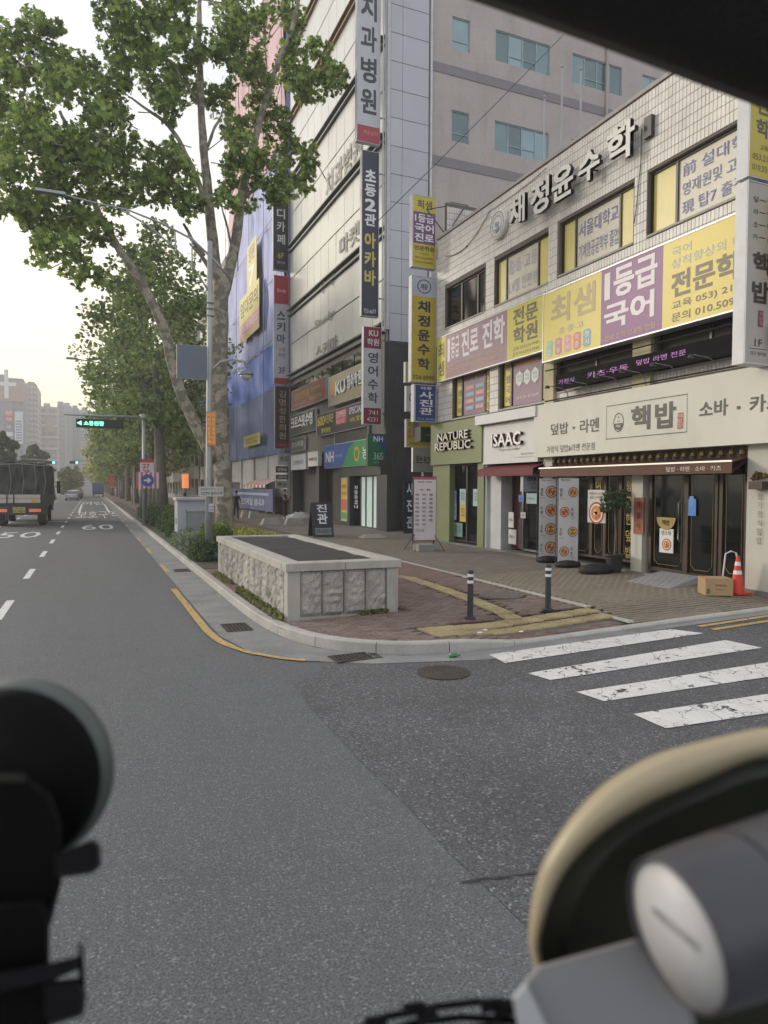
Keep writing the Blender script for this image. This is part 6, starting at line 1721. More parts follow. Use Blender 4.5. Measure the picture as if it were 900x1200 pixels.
# message board gantry
gp0 = P(169, 640); Yg = 38.0; xg, _ = WY(168.5, 560, Yg)
gt = thing('message_board_gantry', (xg, Yg, .15), 'grey pole with a long arm carrying a green lettered message board over the lane', 'gantry')
def gp2(px, py): x, z = WY(px, py, Yg); return (x, Yg, z)
M().tube([(xg, Yg, .15), gp2(168.5, 486)], [.10, .08], 12).build('pole', galv, gt, smooth=True)
M().tube([gp2(172, 489), gp2(120, 487.5), gp2(75, 485.5)], [.075, .06, .04], 10).build('arm', galv, gt, smooth=True)
M().lathe(gp2(168.5, 488), [(.15, -.12), (.2, -.1), (.2, .1), (.15, .12)], 12).build('joint', galv, gt)
p = panel_s(Yg-.15, 89, 490.5, 500.5, 145)
M_b = M(); p.case(.2, flat((40, 52, 48), .6), .03); p.casing.build('display_case', None, gt)
p.text('◀ 소통원활', .02, .58, .25, .78, mat('led_green', (120, 246, 190), .5, emit=1.1), .03); p.let.build('display_lettering', None, gt)
p, t = psign(Yg-.2, 164, 538, 560, 180, 'red and white event banner on the gantry pole', .03); p.rect(0, 1, 0, 1, flat((206, 200, 206))); p.rect(0, 1, .82, 1, flat((190, 50, 60))); p.el = .01; p.lines(['27', '28'], .2, .7, .2, .75, flat((190, 50, 60)), .03); p.done(t)
rd = thing('round_road_sign', gp2(172, 563), 'round blue road sign with a white curved arrow over red and white stripes', 'road sign')
x, y, z = gp2(172.5, 563); 
pb = Panel((x-.55, Yg-.22, z-.42), (1, 0, 0), (0, 0, 1), (0, -1, 0), 1.1, .84)
for k in range(5): pb.rect(.2*k, .2*k+.1, 0, 1, flat((190, 96, 104)), .001)
pb.case(.02, flat((210, 205, 208))); pb.casing.build('striped_board', None, rd); pb.face.build('stripes', None, rd)
pb.disc(.5, .5, .29, .38, flat((62, 98, 164)), 24, .02); pb.el = .03; pb.text('➜', .33, .67, .34, .66, W_, .02); pb.let.build('disc', None, rd)
# other poles and lamp arms along the kerb
def plain_pole(px, ytop, Y, label, r=.1, name='utility_pole', m_=None):
    x, z = WY(px, ytop, Y); t = thing(name, (x, Y, .15), label, 'pole'); M().tube([(x, Y, .15), (x, Y, z)], [r, r*.75], 10).build('pole', m_ or galv, t); return t, x, z
t, x, z = plain_pole(187, 420, 44, 'thick grey pole with a small yellow plate right of the gantry pole', .17, m_=mat('pole_concrete', (134, 136, 138), .8, fine=.1))
xa, za = WY(182, 529, 43.7); xb, zb = WY(189, 541, 43.7); M().box(xa, xb, 43.66, 43.7, zb, za).build('yellow_plate', flat((196, 186, 60)), t)
M().tube([(x, 44, WY(187, 497, 44)[1]), (WY(176, 500, 44)[0], 44, WY(176, 500, 44)[1]), (WY(171, 505, 44)[0], 44, WY(171, 505, 44)[1])], .04, 6).build('bracket', galv, t)
t = thing('street_lamp', (4.0, 46, .15), 'street lamp with a long curved arm reaching out of the tree crowns', 'street lamp')
q_ = [WY(px, py, 46) for px, py in ((170, 455), (150, 440), (128, 428), (105, 423), (84, 420))]
M().tube([(4.0, 46, .15), (4.0, 46, q_[0][1]-1.5), (q_[0][0], 46, q_[0][1])]+[(a, 46, b) for a, b in q_[1:]], [.1, .08, .05, .045, .04, .035, .03], 8).build('pole', galv, t, smooth=True)
M().bevbox(q_[4][0]-.3, q_[4][0]+.35, 45.87, 46.13, q_[4][1]-.05, q_[4][1]+.06, .03).build('lamp_head', galv, t)
for i, (px, yt, Y, lb) in enumerate(((157, 540, 75, 'short grey post among the hazy trunks'), (147, 545, 92, 'slim grey post farther along the kerb'), (139, 535, 110, 'farthest slim grey post along the kerb'))): plain_pole(px, yt, Y, lb, .09)
# red hoarding far along the kerb
p, t = psign(118, 127, 556, 572, 134, 'small orange red banner far along the kerb', .05, name='banner'); p.rect(0, 1, .1, .95, flat((206, 90, 74))); p.done(t)
p, t = psign(90, 118+32, 560, 568, 118+36, 'small dark box at the kerb below the hazy trees', .5, flat((70, 74, 78)), name='utility_box', cat='box'); p.done(t)
# blue overhead sign and traffic lights far away
p, t = psign(230, 97, 547, 557, 119, 'blue overhead direction sign far down the road', .3, name='overhead_sign', cat='road sign'); p.rect(.0, .48, 0, 1, flat((58, 84, 160))); p.rect(.52, 1, 0, 1, flat((58, 84, 160))); p.el = .02
for a in (.06, .58): p.lines(['범어네거리', '동대구역'], a, a+.36, .15, .85, W_, .02)
p.done(t)
x1_, z_ = WY(126, 545, 230); M().tube([(x1_, 230.3, 0), (x1_, 230.3, z_), (WY(90, 545, 230)[0], 230.3, z_)], .25, 8).build('mast', galv, t)
gl2 = mat('signal_green', (90, 250, 200), .5, emit=2.5)
for px, py, Y, lb in ((63, 542, 105, 'leftmost green traffic light above the truck'), (90, 542, 125, 'green traffic light in front of the slate tower'), (113.5, 542, 140, 'green traffic light nearest the street trees')):
    x, z = WY(px, py, Y); t = thing('traffic_light', (x, Y, z), lb, 'traffic light')
    M().box(x-1.1, x+.28, Y, Y+.25, z-.2, z+.2).build('housing', flat((36, 38, 38)), t)
    M().lathe((x, Y, z), [(.16, -.03), (.16, 0)], 14, axis='y').build('lens', gl2, t)
    for dx in (-.35, -.75): M().lathe((x+dx, Y, z), [(.14, -.02), (.14, 0)], 12, axis='y').build('lens', flat((50, 30, 30)), t)
    M().tube([(x-.8, Y+.3, z+.3), (4.2 if px > 80 else x-6, Y+.3, z+.5), (4.2 if px > 80 else x-6, Y+.3, 0)], .08, 6).build('mast', galv, t)

# ------------------------------------------------------------------ things on the pavement
# standing menu banner by the dark corner
def stand_banner(q, w, h, ang, label, printer, base=None, zoff=.28):
    t = thing('standing_banner', q, label, 'banner'); u = Vector((math.cos(ang), math.sin(ang), 0)); n = Vector((math.sin(ang), -math.cos(ang), 0))
    p = Panel(Vector(q)-u*w/2+Vector((0, 0, zoff)), u, (0, 0, 1), n, w, h); p.case(.02, flat((60, 56, 56)), .0); printer(p); p.done(t, 'frame', 'print', 'lettering')
    return t, u, n
q = P(497, 645)
def pr1(p):
    p.rect(.02, .98, .01, .99, flat((214, 206, 210))); p.rect(.02, .98, .95, .99, flat((170, 90, 100))); p.text('사진관 가격표', .2, .8, .9, .93, ink, .02)
    p.text('이력서', .3, .45, .78, .81, ink, .02); p.text('증명', .58, .74, .78, .81, ink, .03)
    for r in range(8):
        for c in range(3):
            if r == 7 and c == 2: continue
            p.text(('여권', '비자', '반명함')[c], .12+.29*c, .26+.29*c, .70-.065*r, .735-.065*r, ink, .03)
    p.text('가격안내 053 754 8080', .12, .5, .14, .2, flat((120, 110, 112)), 0); p.rect(.02, .98, .01, .02, flat((170, 90, 100)))
t, u, n = stand_banner((q[0], q[1], q[2]), .78, 2.0, -.12, 'pink white price list banner standing on a stone block in the alley mouth', pr1)
M().bevbox(q[0]-.28, q[0]+.28, q[1]-.2, q[1]+.2, q[2], q[2]+.2, .02).build('stone_block', concrete, t)
s = M()
for a, b in ((-.45, -.4), (.45, -.4), (-.45, .4), (.45, .4)): s.tube([(q[0]+a*.75, q[1], q[2]+.5), (q[0]+a*1.1, q[1]+b, q[2]+.01)], .012, 5)
s.tube([(q[0]-.36, q[1]+.04, q[2]+.2), (q[0]-.36, q[1]+.04, q[2]+2.2)], .014, 5).tube([(q[0]+.36, q[1]+.04, q[2]+.2), (q[0]+.36, q[1]+.04, q[2]+2.2)], .014, 5)
s.build('stand', black_m, t)
# vertical photo sign behind it, on the dark corner
q = P(480, 628)
def pr2(p): p.rect(.02, .98, .01, .99, flat((34, 40, 56))); p.vtext('사진관', .25, .8, .1, .97, flat((206, 212, 226)), .04, .35)
stand_banner((q[0], q[1], q[2]), .52, 2.05, -.1, 'dark blue vertical board with large pale characters beside the price list banner', pr2, zoff=.1)
# A-board
q = P(376, 629)
ab = thing('sidewalk_sign', q, 'black folding pavement sign with a large white character 관', 'sign')
for sg in (1, -1):
    m1 = M(); w = .42
    a = [(q[0]-w, q[1]-.02*sg, q[2]+1.35), (q[0]+w, q[1]-.02*sg, q[2]+1.35), (q[0]+w, q[1]-.38*sg, q[2]+.02), (q[0]-w, q[1]-.38*sg, q[2]+.02)]
    b = [(x, y+.03*sg, z) for x, y, z in a]; m1.add(a+b, [(0, 1, 2, 3), (7, 6, 5, 4), (0, 4, 5, 1), (1, 5, 6, 2), (2, 6, 7, 3), (3, 7, 4, 0)]); m1.build('board', flat((34, 42, 50)), ab)
vv = Vector((0, .36, 1.33)).normalized(); p = Panel((q[0]-.42, q[1]-.385, q[2]+.02), (1, 0, 0), vv, Vector((0, -1, .27)).normalized(), .84, 1.37)
p.text('진', .25, .75, .72, .95, W_, .04); p.text('관', .25, .75, .38, .68, W_, .05); p.rect(.1, .9, .06, .26, flat((120, 130, 140))); p.text('아루 사진관 2F', .15, .85, .1, .22, ink, .02, .012); p.done(ab)
# wheel stop blocks
for k, (px, py) in enumerate(((318, 615), (345, 615), (297, 607), (288, 606), (437, 630), (506, 633))):
    q = P(px, py); t = thing('stone_block', q, ['left wedge shaped concrete block near the two standing people', 'right wedge shaped concrete block near the two standing people', 'right small block before the blue site fence', 'left small block before the blue site fence', 'low concrete slab on the bank forecourt', 'low concrete slab behind the price list banner'][k], 'concrete block', 'concrete blocks on the pavement')
    w, l, h = (.55, .32, .34) if k < 2 else ((.3, .3, .42) if k < 4 else (.5, .3, .12))
    M().add([(q[0]-w, q[1]-l, q[2]), (q[0]+w, q[1]-l, q[2]), (q[0]+w, q[1]+l, q[2]), (q[0]-w, q[1]+l, q[2]), (q[0]-w*.7, q[1]-l*.5, q[2]+h), (q[0]+w*.55, q[1]-l*.5, q[2]+h), (q[0]+w*.55, q[1]+l*.5, q[2]+h), (q[0]-w*.7, q[1]+l*.5, q[2]+h)],
      [(0, 3, 2, 1), (4, 5, 6, 7), (0, 1, 5, 4), (1, 2, 6, 5), (2, 3, 7, 6), (3, 0, 4, 7)]).build('block', concrete, t)
q = P(352, 607); t = thing('cloth_pile', q, 'crumpled white cloth pile on the pavement before the dark shopfront', 'cloth')
s = M(); V = []
for j in range(9):
    for i in range(17):
        a = 2*math.pi*i/16; r = (1-j/8); rr = r*(1+.25*noise.noise(Vector((math.cos(a)*2, math.sin(a)*2, j)))); V.append((q[0]+1.1*rr*math.cos(a), q[1]+.6*rr*math.sin(a), q[2]+(.30*(1-r**2))*(1+1.1*noise.noise(Vector((i, j*.7, 4))))))
s.add(V, [(j*17+i, j*17+i+1, (j+1)*17+i+1, (j+1)*17+i) for j in range(8) for i in range(16)]); s.build('cloth', flat((206, 206, 206), .8), t, smooth=False)
# restaurant flag banners on rubber bases
def pr3(seed):
    def f(p):
        p.rect(.01, .99, .005, .995, flat((206, 204, 206)))
        for k in range(4):
            cb_ = .86-.235*k-.03; ca_ = (.62 if seed == 0 else (.72 if k % 2 == 0 else .32)); r = .30 if seed == 0 else .24; rb = r*p.w/p.h
            p.disc(ca_, cb_, r, rb, flat((120, 60, 50)), 18, .006); p.disc(ca_, cb_, r*.85, rb*.85, flat((218, 200, 170)), 18, .008); p.disc(ca_, cb_, r*.7, rb*.7, flat(((186, 110, 70), (196, 90, 70), (176, 140, 60), (200, 120, 90))[k]), 18, .010)
            for j in range(6): a = j*1.1+k; p.disc(ca_+r*.38*math.cos(a), cb_+rb*.38*math.sin(a), r*.15, rb*.15, flat(((90, 120, 60), (235, 205, 120), (160, 60, 50))[j % 3]), 8, .012)
            ta = .08 if ca_ > .5 else .62; p.vtext(('덮밥', '라멘', '소바', '카츠')[k], ta, ta+.12, cb_-.05, cb_+.05, ink, .02)
            p.text('9,000', ta, ta+.22, cb_-.085, cb_-.07, flat((120, 110, 110)), 0)
        p.text('핵밥 메뉴', .1, .6, .965, .985, ink, .02)
    return f
for px, py, lb, sd in ((643, 10.9, 'left tall white flag banner with four food bowls in one column', 0), (666, 10.7, 'right tall white flag banner with food bowls in zigzag', 1)):
    q = PW(px, py); t, u, n = stand_banner(tuple(q), .52, 2.05, -.35 if sd == 0 else -.3, lb, pr3(sd), zoff=.12)
    M().ball((q[0], q[1], q[2]+.06), .36, 6, sc=(1, .7, .3)).build('rubber_base', mat('black_rubber', (34, 34, 34), .7, bump=.4), t, smooth=True)
    M().tube([(q[0]-u.x*.29, q[1]-u.y*.29+.02, q[2]+.05), (q[0]-u.x*.29, q[1]-u.y*.29+.02, q[2]+2.2)], .012, 6).tube([(q[0]-u.x*.29, q[1]-u.y*.29+.02, q[2]+2.2), (q[0]+u.x*.27, q[1]+u.y*.27+.02, q[2]+2.2)], .010, 6).build('pole', black_m, t)
q = PW(700, 10.55); t = thing('rubber_weight', q, 'loose black rubber weight on the pavement before the restaurant window', 'weight')
M().ball((q[0], q[1], q[2]+.07), .42, 7, sc=(1.1, .7, .36)).build('weight', mat('black_rubber'), t, smooth=True)
# potted tree
q = PW(721, 11.0); t = thing('potted_tree', q, 'small potted tree with thin stem in front of the restaurant window', 'potted plant')
M().lathe(q, [(.15, 0), (.19, .36), (.21, .38), (.21, .42), (.17, .42), (.17, .38)], 16).build('pot', flat((40, 40, 42), .5), t)
M().lathe(q, [(.165, .36), (.165, .385)], 12).build('soil', soil, t)
M().tube([(q[0], q[1], q[2]+.38), (q[0]+.02, q[1], q[2]+.9), (q[0]-.02, q[1], q[2]+1.5)], [.02, .016, .01], 6).build('stem', barkd, t)
leaves('foliage', clump_pts((q[0]-.02, q[1], q[2]+1.65), (.38, .38, .34), 380, 9, .38), .08, lfd, t, HEX, .3)
# ramp
c4 = [PW(735, 10.25), PW(785, 10.25), PW(822, 11.26), PW(777, 11.26)]
rc = sum((Vector(c) for c in c4), Vector())/4; t = thing('wheelchair_ramp', rc, 'grey steel ribbed ramp laid before the restaurant door', 'ramp')
A0, B0, C0, D0 = [Vector(c) for c in (c4[0], c4[1], c4[2], c4[3])]
up_ = Vector((0, 0, .15))
s = M(); s.add([A0, B0, C0+up_, D0+up_, A0-Vector((0, 0, .01)), B0-Vector((0, 0, .01)), C0, D0], [(0, 1, 2, 3), (1, 5, 6, 2), (0, 3, 7, 4), (3, 2, 6, 7)]); s.build('plate', mat('ramp_steel', (186, 188, 190), .6, metal=.1, fine=.15), t)
for k in range(14):
    f = (k+.5)/14; a = A0.lerp(D0+up_, f); b = B0.lerp(C0+up_, f); M().tube([a+Vector((0, 0, .006)), b+Vector((0, 0, .006))], .007, 4).build('rib', flat((84, 86, 88)), t)
# carton
q = PW(840, 10.55); t = thing('cardboard_box', q, 'brown cardboard box with printing standing before the restaurant door', 'box')
cbm = mat('cardboard', (170, 140, 106), .8, var=.08)
w, l, h = .24, .2, .30; s = M().bevbox(q[0]-w, q[0]+w, q[1]-l, q[1]+l, q[2], q[2]+h, .004); s.build('carton', cbm, t)
for sg in (-1, 1): M().box(q[0]-w, q[0]+w, q[1]+sg*.002, q[1]+sg*l, q[2]+h+.001, q[2]+h+.006).build('flap', cbm, t)
p = Panel((q[0]-w, q[1]-l, q[2]), (1, 0, 0), (0, 0, 1), (0, -1, 0), 2*w, h); p.el = .003; p.text('SEAFOOD', .35, .75, .55, .68, flat((120, 90, 64)), .02); p.text('취급주의', .35, .7, .3, .42, flat((120, 90, 64)), 0); p.poly([(.06, .12), (.16, .12), (.16, .4), (.06, .4)], flat((70, 100, 60))); p.done(t)
t.rotation_euler.z = -.5
# cone and white board
q = PW(866, 11.0); t = thing('traffic_cone', q, 'red traffic cone with two white bands beside the cream pier', 'traffic cone')
cone = mat('cone_red', (206, 62, 44), .5, var=.08)
def cr_(h): return .125+(.025-.125)*(h-.03)/.67
M().box(q[0]-.18, q[0]+.18, q[1]-.18, q[1]+.18, q[2], q[2]+.03).build('base', cone, t); M().lathe(q, [(cr_(.03), .03), (cr_(.7), .70), (.012, .705)], 24).build('body', cone, t, smooth=False)
for a, b in ((.36, .43), (.52, .59)): M().lathe(q, [(cr_(a)+.002, a), (cr_(b)+.002, b)], 24).build('reflective_band', flat((222, 222, 224)), t)
q = PW(861, 10.95); t = thing('folding_board', q, 'white edged folding board leaning behind the traffic cone', 'sign board')
M().tube([(q[0]+.1, q[1]+.35, q[2]), (q[0]+.14, q[1]+.30, q[2]+.7), (q[0]+.22, q[1]+.25, q[2]+.75), (q[0]+.3, q[1]+.2, q[2]+.72), (q[0]+.36, q[1]+.1, q[2])], .016, 6).build('frame', flat((210, 210, 212)), t)
# flower box on the pier
xw, zw = FX(893, 566, XA-.12); t = thing('wall_flower_box', (XA-.2, xw, zw), 'small wall bracket with dry flowers on the cream pier', 'flower box')
M().box(XA-.3, XA-.101, xw-.14, xw+.14, zw-.12, zw+.03).build('box', wood, t); leaves('flowers', clump_pts((XA-.2, xw, zw+.12), (.12, .16, .10), 140, 5, .5), .05, leafmat('dry_flowers', (150, 90, 60), (110, 120, 70)), t, HEX, .4)
# green bottle & paper scraps
q = G(533, 771); t = thing('green_bottle', (q[0], q[1], gz(q[0])+.03), 'small green bottle lying in the gutter near the corner', 'bottle')
M().lathe((q[0], q[1], gz(q[0])+.034), [(.015, -.08), (.026, -.075), (.026, .02), (.01, .055), (.01, .08)], 12, axis='x').build('bottle', flat((50, 120, 66), .25), t)
for k, (px, py) in enumerate(((562, 742), (568, 739), (610, 741))):
    q = P(px, py); t = tag(M().add([(q[0]-.04, q[1]-.02, q[2]+.008), (q[0]+.03, q[1]-.03, q[2]+.008), (q[0]+.045, q[1]+.02, q[2]+.02), (q[0]-.03, q[1]+.03, q[2]+.012)], [(0, 1, 2, 3)]).build('paper_scrap', flat((220, 220, 222))), ['left', 'middle', 'right'][k]+' white paper scrap on the yellow tactile paving', 'litter', 'paper scraps')

# ------------------------------------------------------------------ people
def human(q, hgt, face, label, skin=(172, 132, 108), top=(34, 36, 42), bot=(28, 28, 32), pose='stand', hair=(26, 22, 20), vest=None, cap=False, shoes=(50, 48, 48)):
    t = thing('person', q, label, 'person'); k = hgt/1.72
    ca, sa = math.cos(face), math.sin(face)              # face direction angle (0 = +Y away)
    def L_(x, y, z): return ((x*ca+y*sa)*k, (-x*sa+y*ca)*k, z*k)
    st = .20 if pose == 'walk' else .03
    J = {'pelvis': (0, 0, .95, .135, .10), 'waist': (0, 0, 1.08, .125, .09), 'chest': (0, .0, 1.28, .155, .105), 'neckb': (0, 0, 1.44, .075, .06), 'neck': (0, .01, 1.50, .052, .052), 'head1': (0, .02, 1.58, .072, .082), 'head2': (0, .025, 1.66, .078, .092), 'head3': (0, .02, 1.71, .05, .06)}
    for sd, s_ in (('l', -1), ('r', 1)):
        f = s_*st
        J.update({sd+'hip': (s_*.095, 0, .90, .085, .09), sd+'knee': (s_*.10, f*.6+.03, .50, .058, .062), sd+'ankle': (s_*.10, f-.02*(1 if f < 0 else 0), .09, .038, .042), sd+'toe': (s_*.12, f+.15, .03, .036, .028),
                  sd+'sh': (s_*.17, 0, 1.39, .06, .06)})
        if pose == 'phone': J.update({sd+'elb': (s_*.23, .04, 1.12, .042, .042), sd+'wr': (s_*.09, .27, 1.22, .028, .028), sd+'hand': (s_*.05, .32, 1.26, .032, .02)})
        else: J.update({sd+'elb': (s_*.24, -f*.4, 1.12, .042, .042), sd+'wr': (s_*.25, -f*.8+.06, .88, .028, .026), sd+'hand': (s_*.25, -f*.9+.09, .80, .022, .036)})
        for i, (dx, dz) in enumerate(((-.018, -.07), (-.006, -.08), (.006, -.078), (.018, -.065))):
            h = J[sd+'hand']; J[sd+'f%d' % i] = (h[0]+(dx if pose == 'phone' else 0), h[1]+(dx if pose != 'phone' else .05), h[2]+(dz if pose != 'phone' else .03), .008, .008)
        h = J[sd+'hand']; J[sd+'th'] = (h[0]-s_*.03, h[1]+.03, h[2]-.01, .009, .009)
    E = [('pelvis', 'waist'), ('waist', 'chest'), ('chest', 'neckb'), ('neckb', 'neck'), ('neck', 'head1'), ('head1', 'head2'), ('head2', 'head3')]
    for sd in 'lr': E += [('pelvis', sd+'hip'), (sd+'hip', sd+'knee'), (sd+'knee', sd+'ankle'), (sd+'ankle', sd+'toe'), ('chest', sd+'sh'), (sd+'sh', sd+'elb'), (sd+'elb', sd+'wr'), (sd+'wr', sd+'hand'), (sd+'hand', sd+'th')]+[(sd+'hand', sd+'f%d' % i) for i in range(4)]
    names = list(J); me = bpy.data.meshes.new('body'); me.from_pydata([L_(*J[n_][:3]) for n_ in names], [(names.index(a), names.index(b)) for a, b in E], [])
    o = bpy.data.objects.new('body', me); _tmp.collection.objects.link(o)
    sm = o.modifiers.new('skin', 'SKIN'); sm.use_smooth_shade = True; ss = o.modifiers.new('sub', 'SUBSURF'); ss.levels = 1
    for i, n_ in enumerate(names): me.skin_vertices[0].data[i].radius = (J[n_][3]*k, J[n_][4]*k); me.skin_vertices[0].data[i].use_root = (n_ == 'pelvis')
    dg = tmp_dg(); m2 = bpy.data.meshes.new_from_object(o.evaluated_get(dg)); bpy.data.objects.remove(o)
    o = bpy.data.objects.new('body', m2); COL.objects.link(o); o.parent = t; m2.materials.clear()
    for c, n_ in ((skin, 'skin'), (top, 'top'), (bot, 'bot'), (shoes, 'shoe')): m2.materials.append(flat(c, .75))
    for p_ in m2.polygons:
        z = p_.center.z/k; r = math.hypot(p_.center.x, p_.center.y)/k
        p_.material_index = 3 if z < .10 else (2 if z < .97 and r < .22 else (0 if z > 1.455 or (r > .2 and z < 1.14) or (pose == 'phone' and r > .17 and z < 1.3) else 1)); p_.use_smooth = True
    H_ = M(); c = L_(0, -.005, 1.66); H_.ball(c, .098*k, 8, sc=(.88, 1.05, 1.02)); 
    hv = H_; keep = [f for f in hv.f]
    hb = hv.build('cap' if cap else 'hair', flat(hair, .8), None, smooth=True); hb.parent = t
    import bmesh
    bm = bmesh.new(); bm.from_mesh(hb.data); dl = []
    for f in bm.faces:
        cc = f.calc_center_median(); fx = -cc.x*-sa*1+cc.y*ca; fy = (cc.x*sa+cc.y*ca); 
        if (cc.z/k < 1.655 and fy/k > .02) or cc.z/k < 1.59: dl.append(f)
    bmesh.ops.delete(bm, geom=dl, context='FACES'); bm.to_mesh(hb.data); bm.free()
    fm = M(); 
    for x in (-.028, .028): fm.ball(L_(x, .105, 1.645), .010*k, 5)
    fm.build('eyes', flat((20, 18, 18)), None).parent = t
    nm = M().tube([L_(0, .10, 1.65), L_(0, .125, 1.615), L_(0, .105, 1.605)], [.008, .014, .01], 6).build('nose', flat(skin, .75), None, smooth=True); nm.parent = t
    mm_ = M().tube([L_(-.022, .098, 1.578), L_(0, .104, 1.576), L_(.022, .098, 1.578)], .006, 5).build('mouth', flat((140, 84, 78)), None); mm_.parent = t
    if vest:
        v_ = M().lathe((0, 0, 0), [(.17*k, .98*k), (.172*k, 1.1*k), (.19*k, 1.3*k), (.12*k, 1.45*k)], 16, sy=.72); vo = v_.build('vest', flat(vest, .6), None, smooth=True); vo.parent = t
        vo.rotation_euler.z = -face
    if pose == 'phone':
        f_ = M(); c = L_(0, .34, 1.28); f_.box(c[0]-.035, c[0]+.035, c[1]-.01, c[1]+.01, c[2]-.06, c[2]+.08); f_.build('phone', black_m, None).parent = t
    return t
q = P(277, 610); human(tuple(q), 1.72, .15, 'person in black t-shirt and black trousers walking away along the pavement', pose='walk', shoes=(150, 150, 150))
q = P(334, 609); human(tuple(q), 1.76, 2.2, 'person in black with a dark cap standing by the blue site fence', pose='phone', cap=True, hair=(20, 22, 28), top=(26, 28, 34))
x, z = WY(216.5, 566, 36); human((x, 36, .16), 1.7, .3, 'person in an orange vest and green trousers behind the grey cabinet', pose='walk', top=(60, 64, 60), bot=(70, 110, 80), vest=(236, 130, 44))
# ------------------------------------------------------------------ vehicles
tyre = mat('tyre', (26, 26, 27), .8, var=.1); rim = mat('rim', (150, 152, 156), .3, metal=.8)
def wheel(c, r, w, par, n=20):
    o = M().lathe((c[0]-w/2, c[1], c[2]), [(r*.6, 0), (r*.93, .005), (r, w*.2), (r, w*.8), (r*.93, w-.005), (r*.6, w)], n, axis='x').build('wheel', tyre, par)
    M().lathe((c[0]-w/2-.006, c[1], c[2]), [(r*.6, 0), (r*.55, .03), (r*.2, .02)], n, axis='x').lathe((c[0]+w/2+.006, c[1], c[2]), [(r*.6, 0), (r*.2, -.01)], n, axis='x').build('rim', rim, o); return o
def car(x, y, rgb, label, group='cars queuing in the left lane', kind='sedan', rot=0):
    t = thing('parked_car' if False else 'car', (x, y, 0), label, 'car', group)
    pm = mat('car_paint_%d_%d_%d' % tuple(rgb), rgb, .25, metal=.3, var=.02, spec=.6)
    W = .88; L0, L1 = y, y+4.6
    # cross-sections from the rear bumper to the nose: (y, z of bottom, z of belt, half width)
    sec = [(0, .35, .80, .78), (.06, .26, .92, .86), (.5, .22, 1.0, .89), (1.4, .2, 1.0, .9), (2.6, .2, .98, .9), (3.5, .2, .92, .89), (4.2, .22, .8, .86), (4.5, .28, .68, .8), (4.6, .36, .6, .7)]
    s = M(); V = []
    for (yy_, zb, zt, hw) in sec: V += [(x-hw*.92, y+yy_, zb), (x-hw, y+yy_, zb+.15), (x-hw, y+yy_, zt-.12), (x-hw*.9, y+yy_, zt), (x+hw*.9, y+yy_, zt), (x+hw, y+yy_, zt-.12), (x+hw, y+yy_, zb+.15), (x+hw*.92, y+yy_, zb)]
    F = []
    for i in range(len(sec)-1):
        for k in range(8): F.append((i*8+k, i*8+(k+1) % 8, (i+1)*8+(k+1) % 8, (i+1)*8+k))
    F += [tuple(range(8)), tuple(range((len(sec)-1)*8+7, (len(sec)-1)*8-1, -1))]
    s.add(V, F); b = s.build('body', pm, t, smooth=True); sharp(b, 50)
    if kind == 'van': g_ = [(.1, 1.0), (.2, 1.75), (3.2, 1.78), (4.1, 1.0)]
    else: g_ = [(.45, .98), (1.15, 1.40), (2.5, 1.45), (3.45, .95)]
    s = M(); V = []
    for (yy_, z) in g_:
        hw = .80 if z < 1.1 else .62; V += [(x-hw, y+yy_, z), (x+hw, y+yy_, z)]
    s.add(V, [(0, 2, 3, 1), (2, 4, 5, 3), (4, 6, 7, 5), (0, 6, 4, 2), (1, 3, 5, 7)]); s.build('cabin_glass', dglass, t)
    s = M(); z1, z2 = g_[1][1]+.006, g_[2][1]+.012
    s.add([(x-.6, y+g_[1][0]+.05, z1), (x+.6, y+g_[1][0]+.05, z1), (x+.6, y+g_[2][0], z2), (x-.6, y+g_[2][0], z2), (x-.5, y+g_[1][0]+.3, z1+.03), (x+.5, y+g_[1][0]+.3, z1+.03), (x+.5, y+g_[2][0]-.2, z2+.02), (x-.5, y+g_[2][0]-.2, z2+.02)], [(0, 1, 5, 4), (1, 2, 6, 5), (2, 3, 7, 6), (3, 0, 4, 7), (4, 5, 6, 7)]); s.build('roof', pm, t)
    tlm = flat((150, 40, 40), .3)
    for sx in (-1, 1): M().box(x+sx*.55, x+sx*.84, y-.012, y+.05, .68, .82).build('tail_light', tlm, t)
    M().box(x-.26, x+.26, y-.02, y, .55, .67).build('number_plate', flat((200, 200, 196)), t); M().box(x-.8, x+.8, y-.03, y+.02, .33, .42).build('bumper', flat((60, 62, 64)), t)
    for sx in (-1, 1):
        for yy_ in (.95, 3.7): wheel((x+sx*.8, y+yy_, .32), .32, .2, t)
    return t
q = G(84, 586.5); car(q[0], q[1], (176, 180, 190), 'silver sedan seen from behind right of the tarped truck')
XR = q[0]
for k, (dy, dx, c, lb) in enumerate(((9, .6, (60, 62, 66), 'dark sedan directly ahead of the silver one'), (17, .3, (206, 208, 210), 'white car two places ahead of the silver sedan'), (25, .7, (48, 50, 56), 'black car behind the white ones in the queue'), (33, .2, (196, 196, 198), 'light grey car fourth ahead in the queue'), (42, .6, (210, 210, 210), 'farthest white car in the queue near the blue sign'))):
    car(XR+dx*.6, q[1]+dy, c, lb, kind='van' if k == 2 else 'sedan')
car(XR-3.3, q[1]+4, (52, 54, 60), 'dark car half hidden beside the truck cab', kind='van')
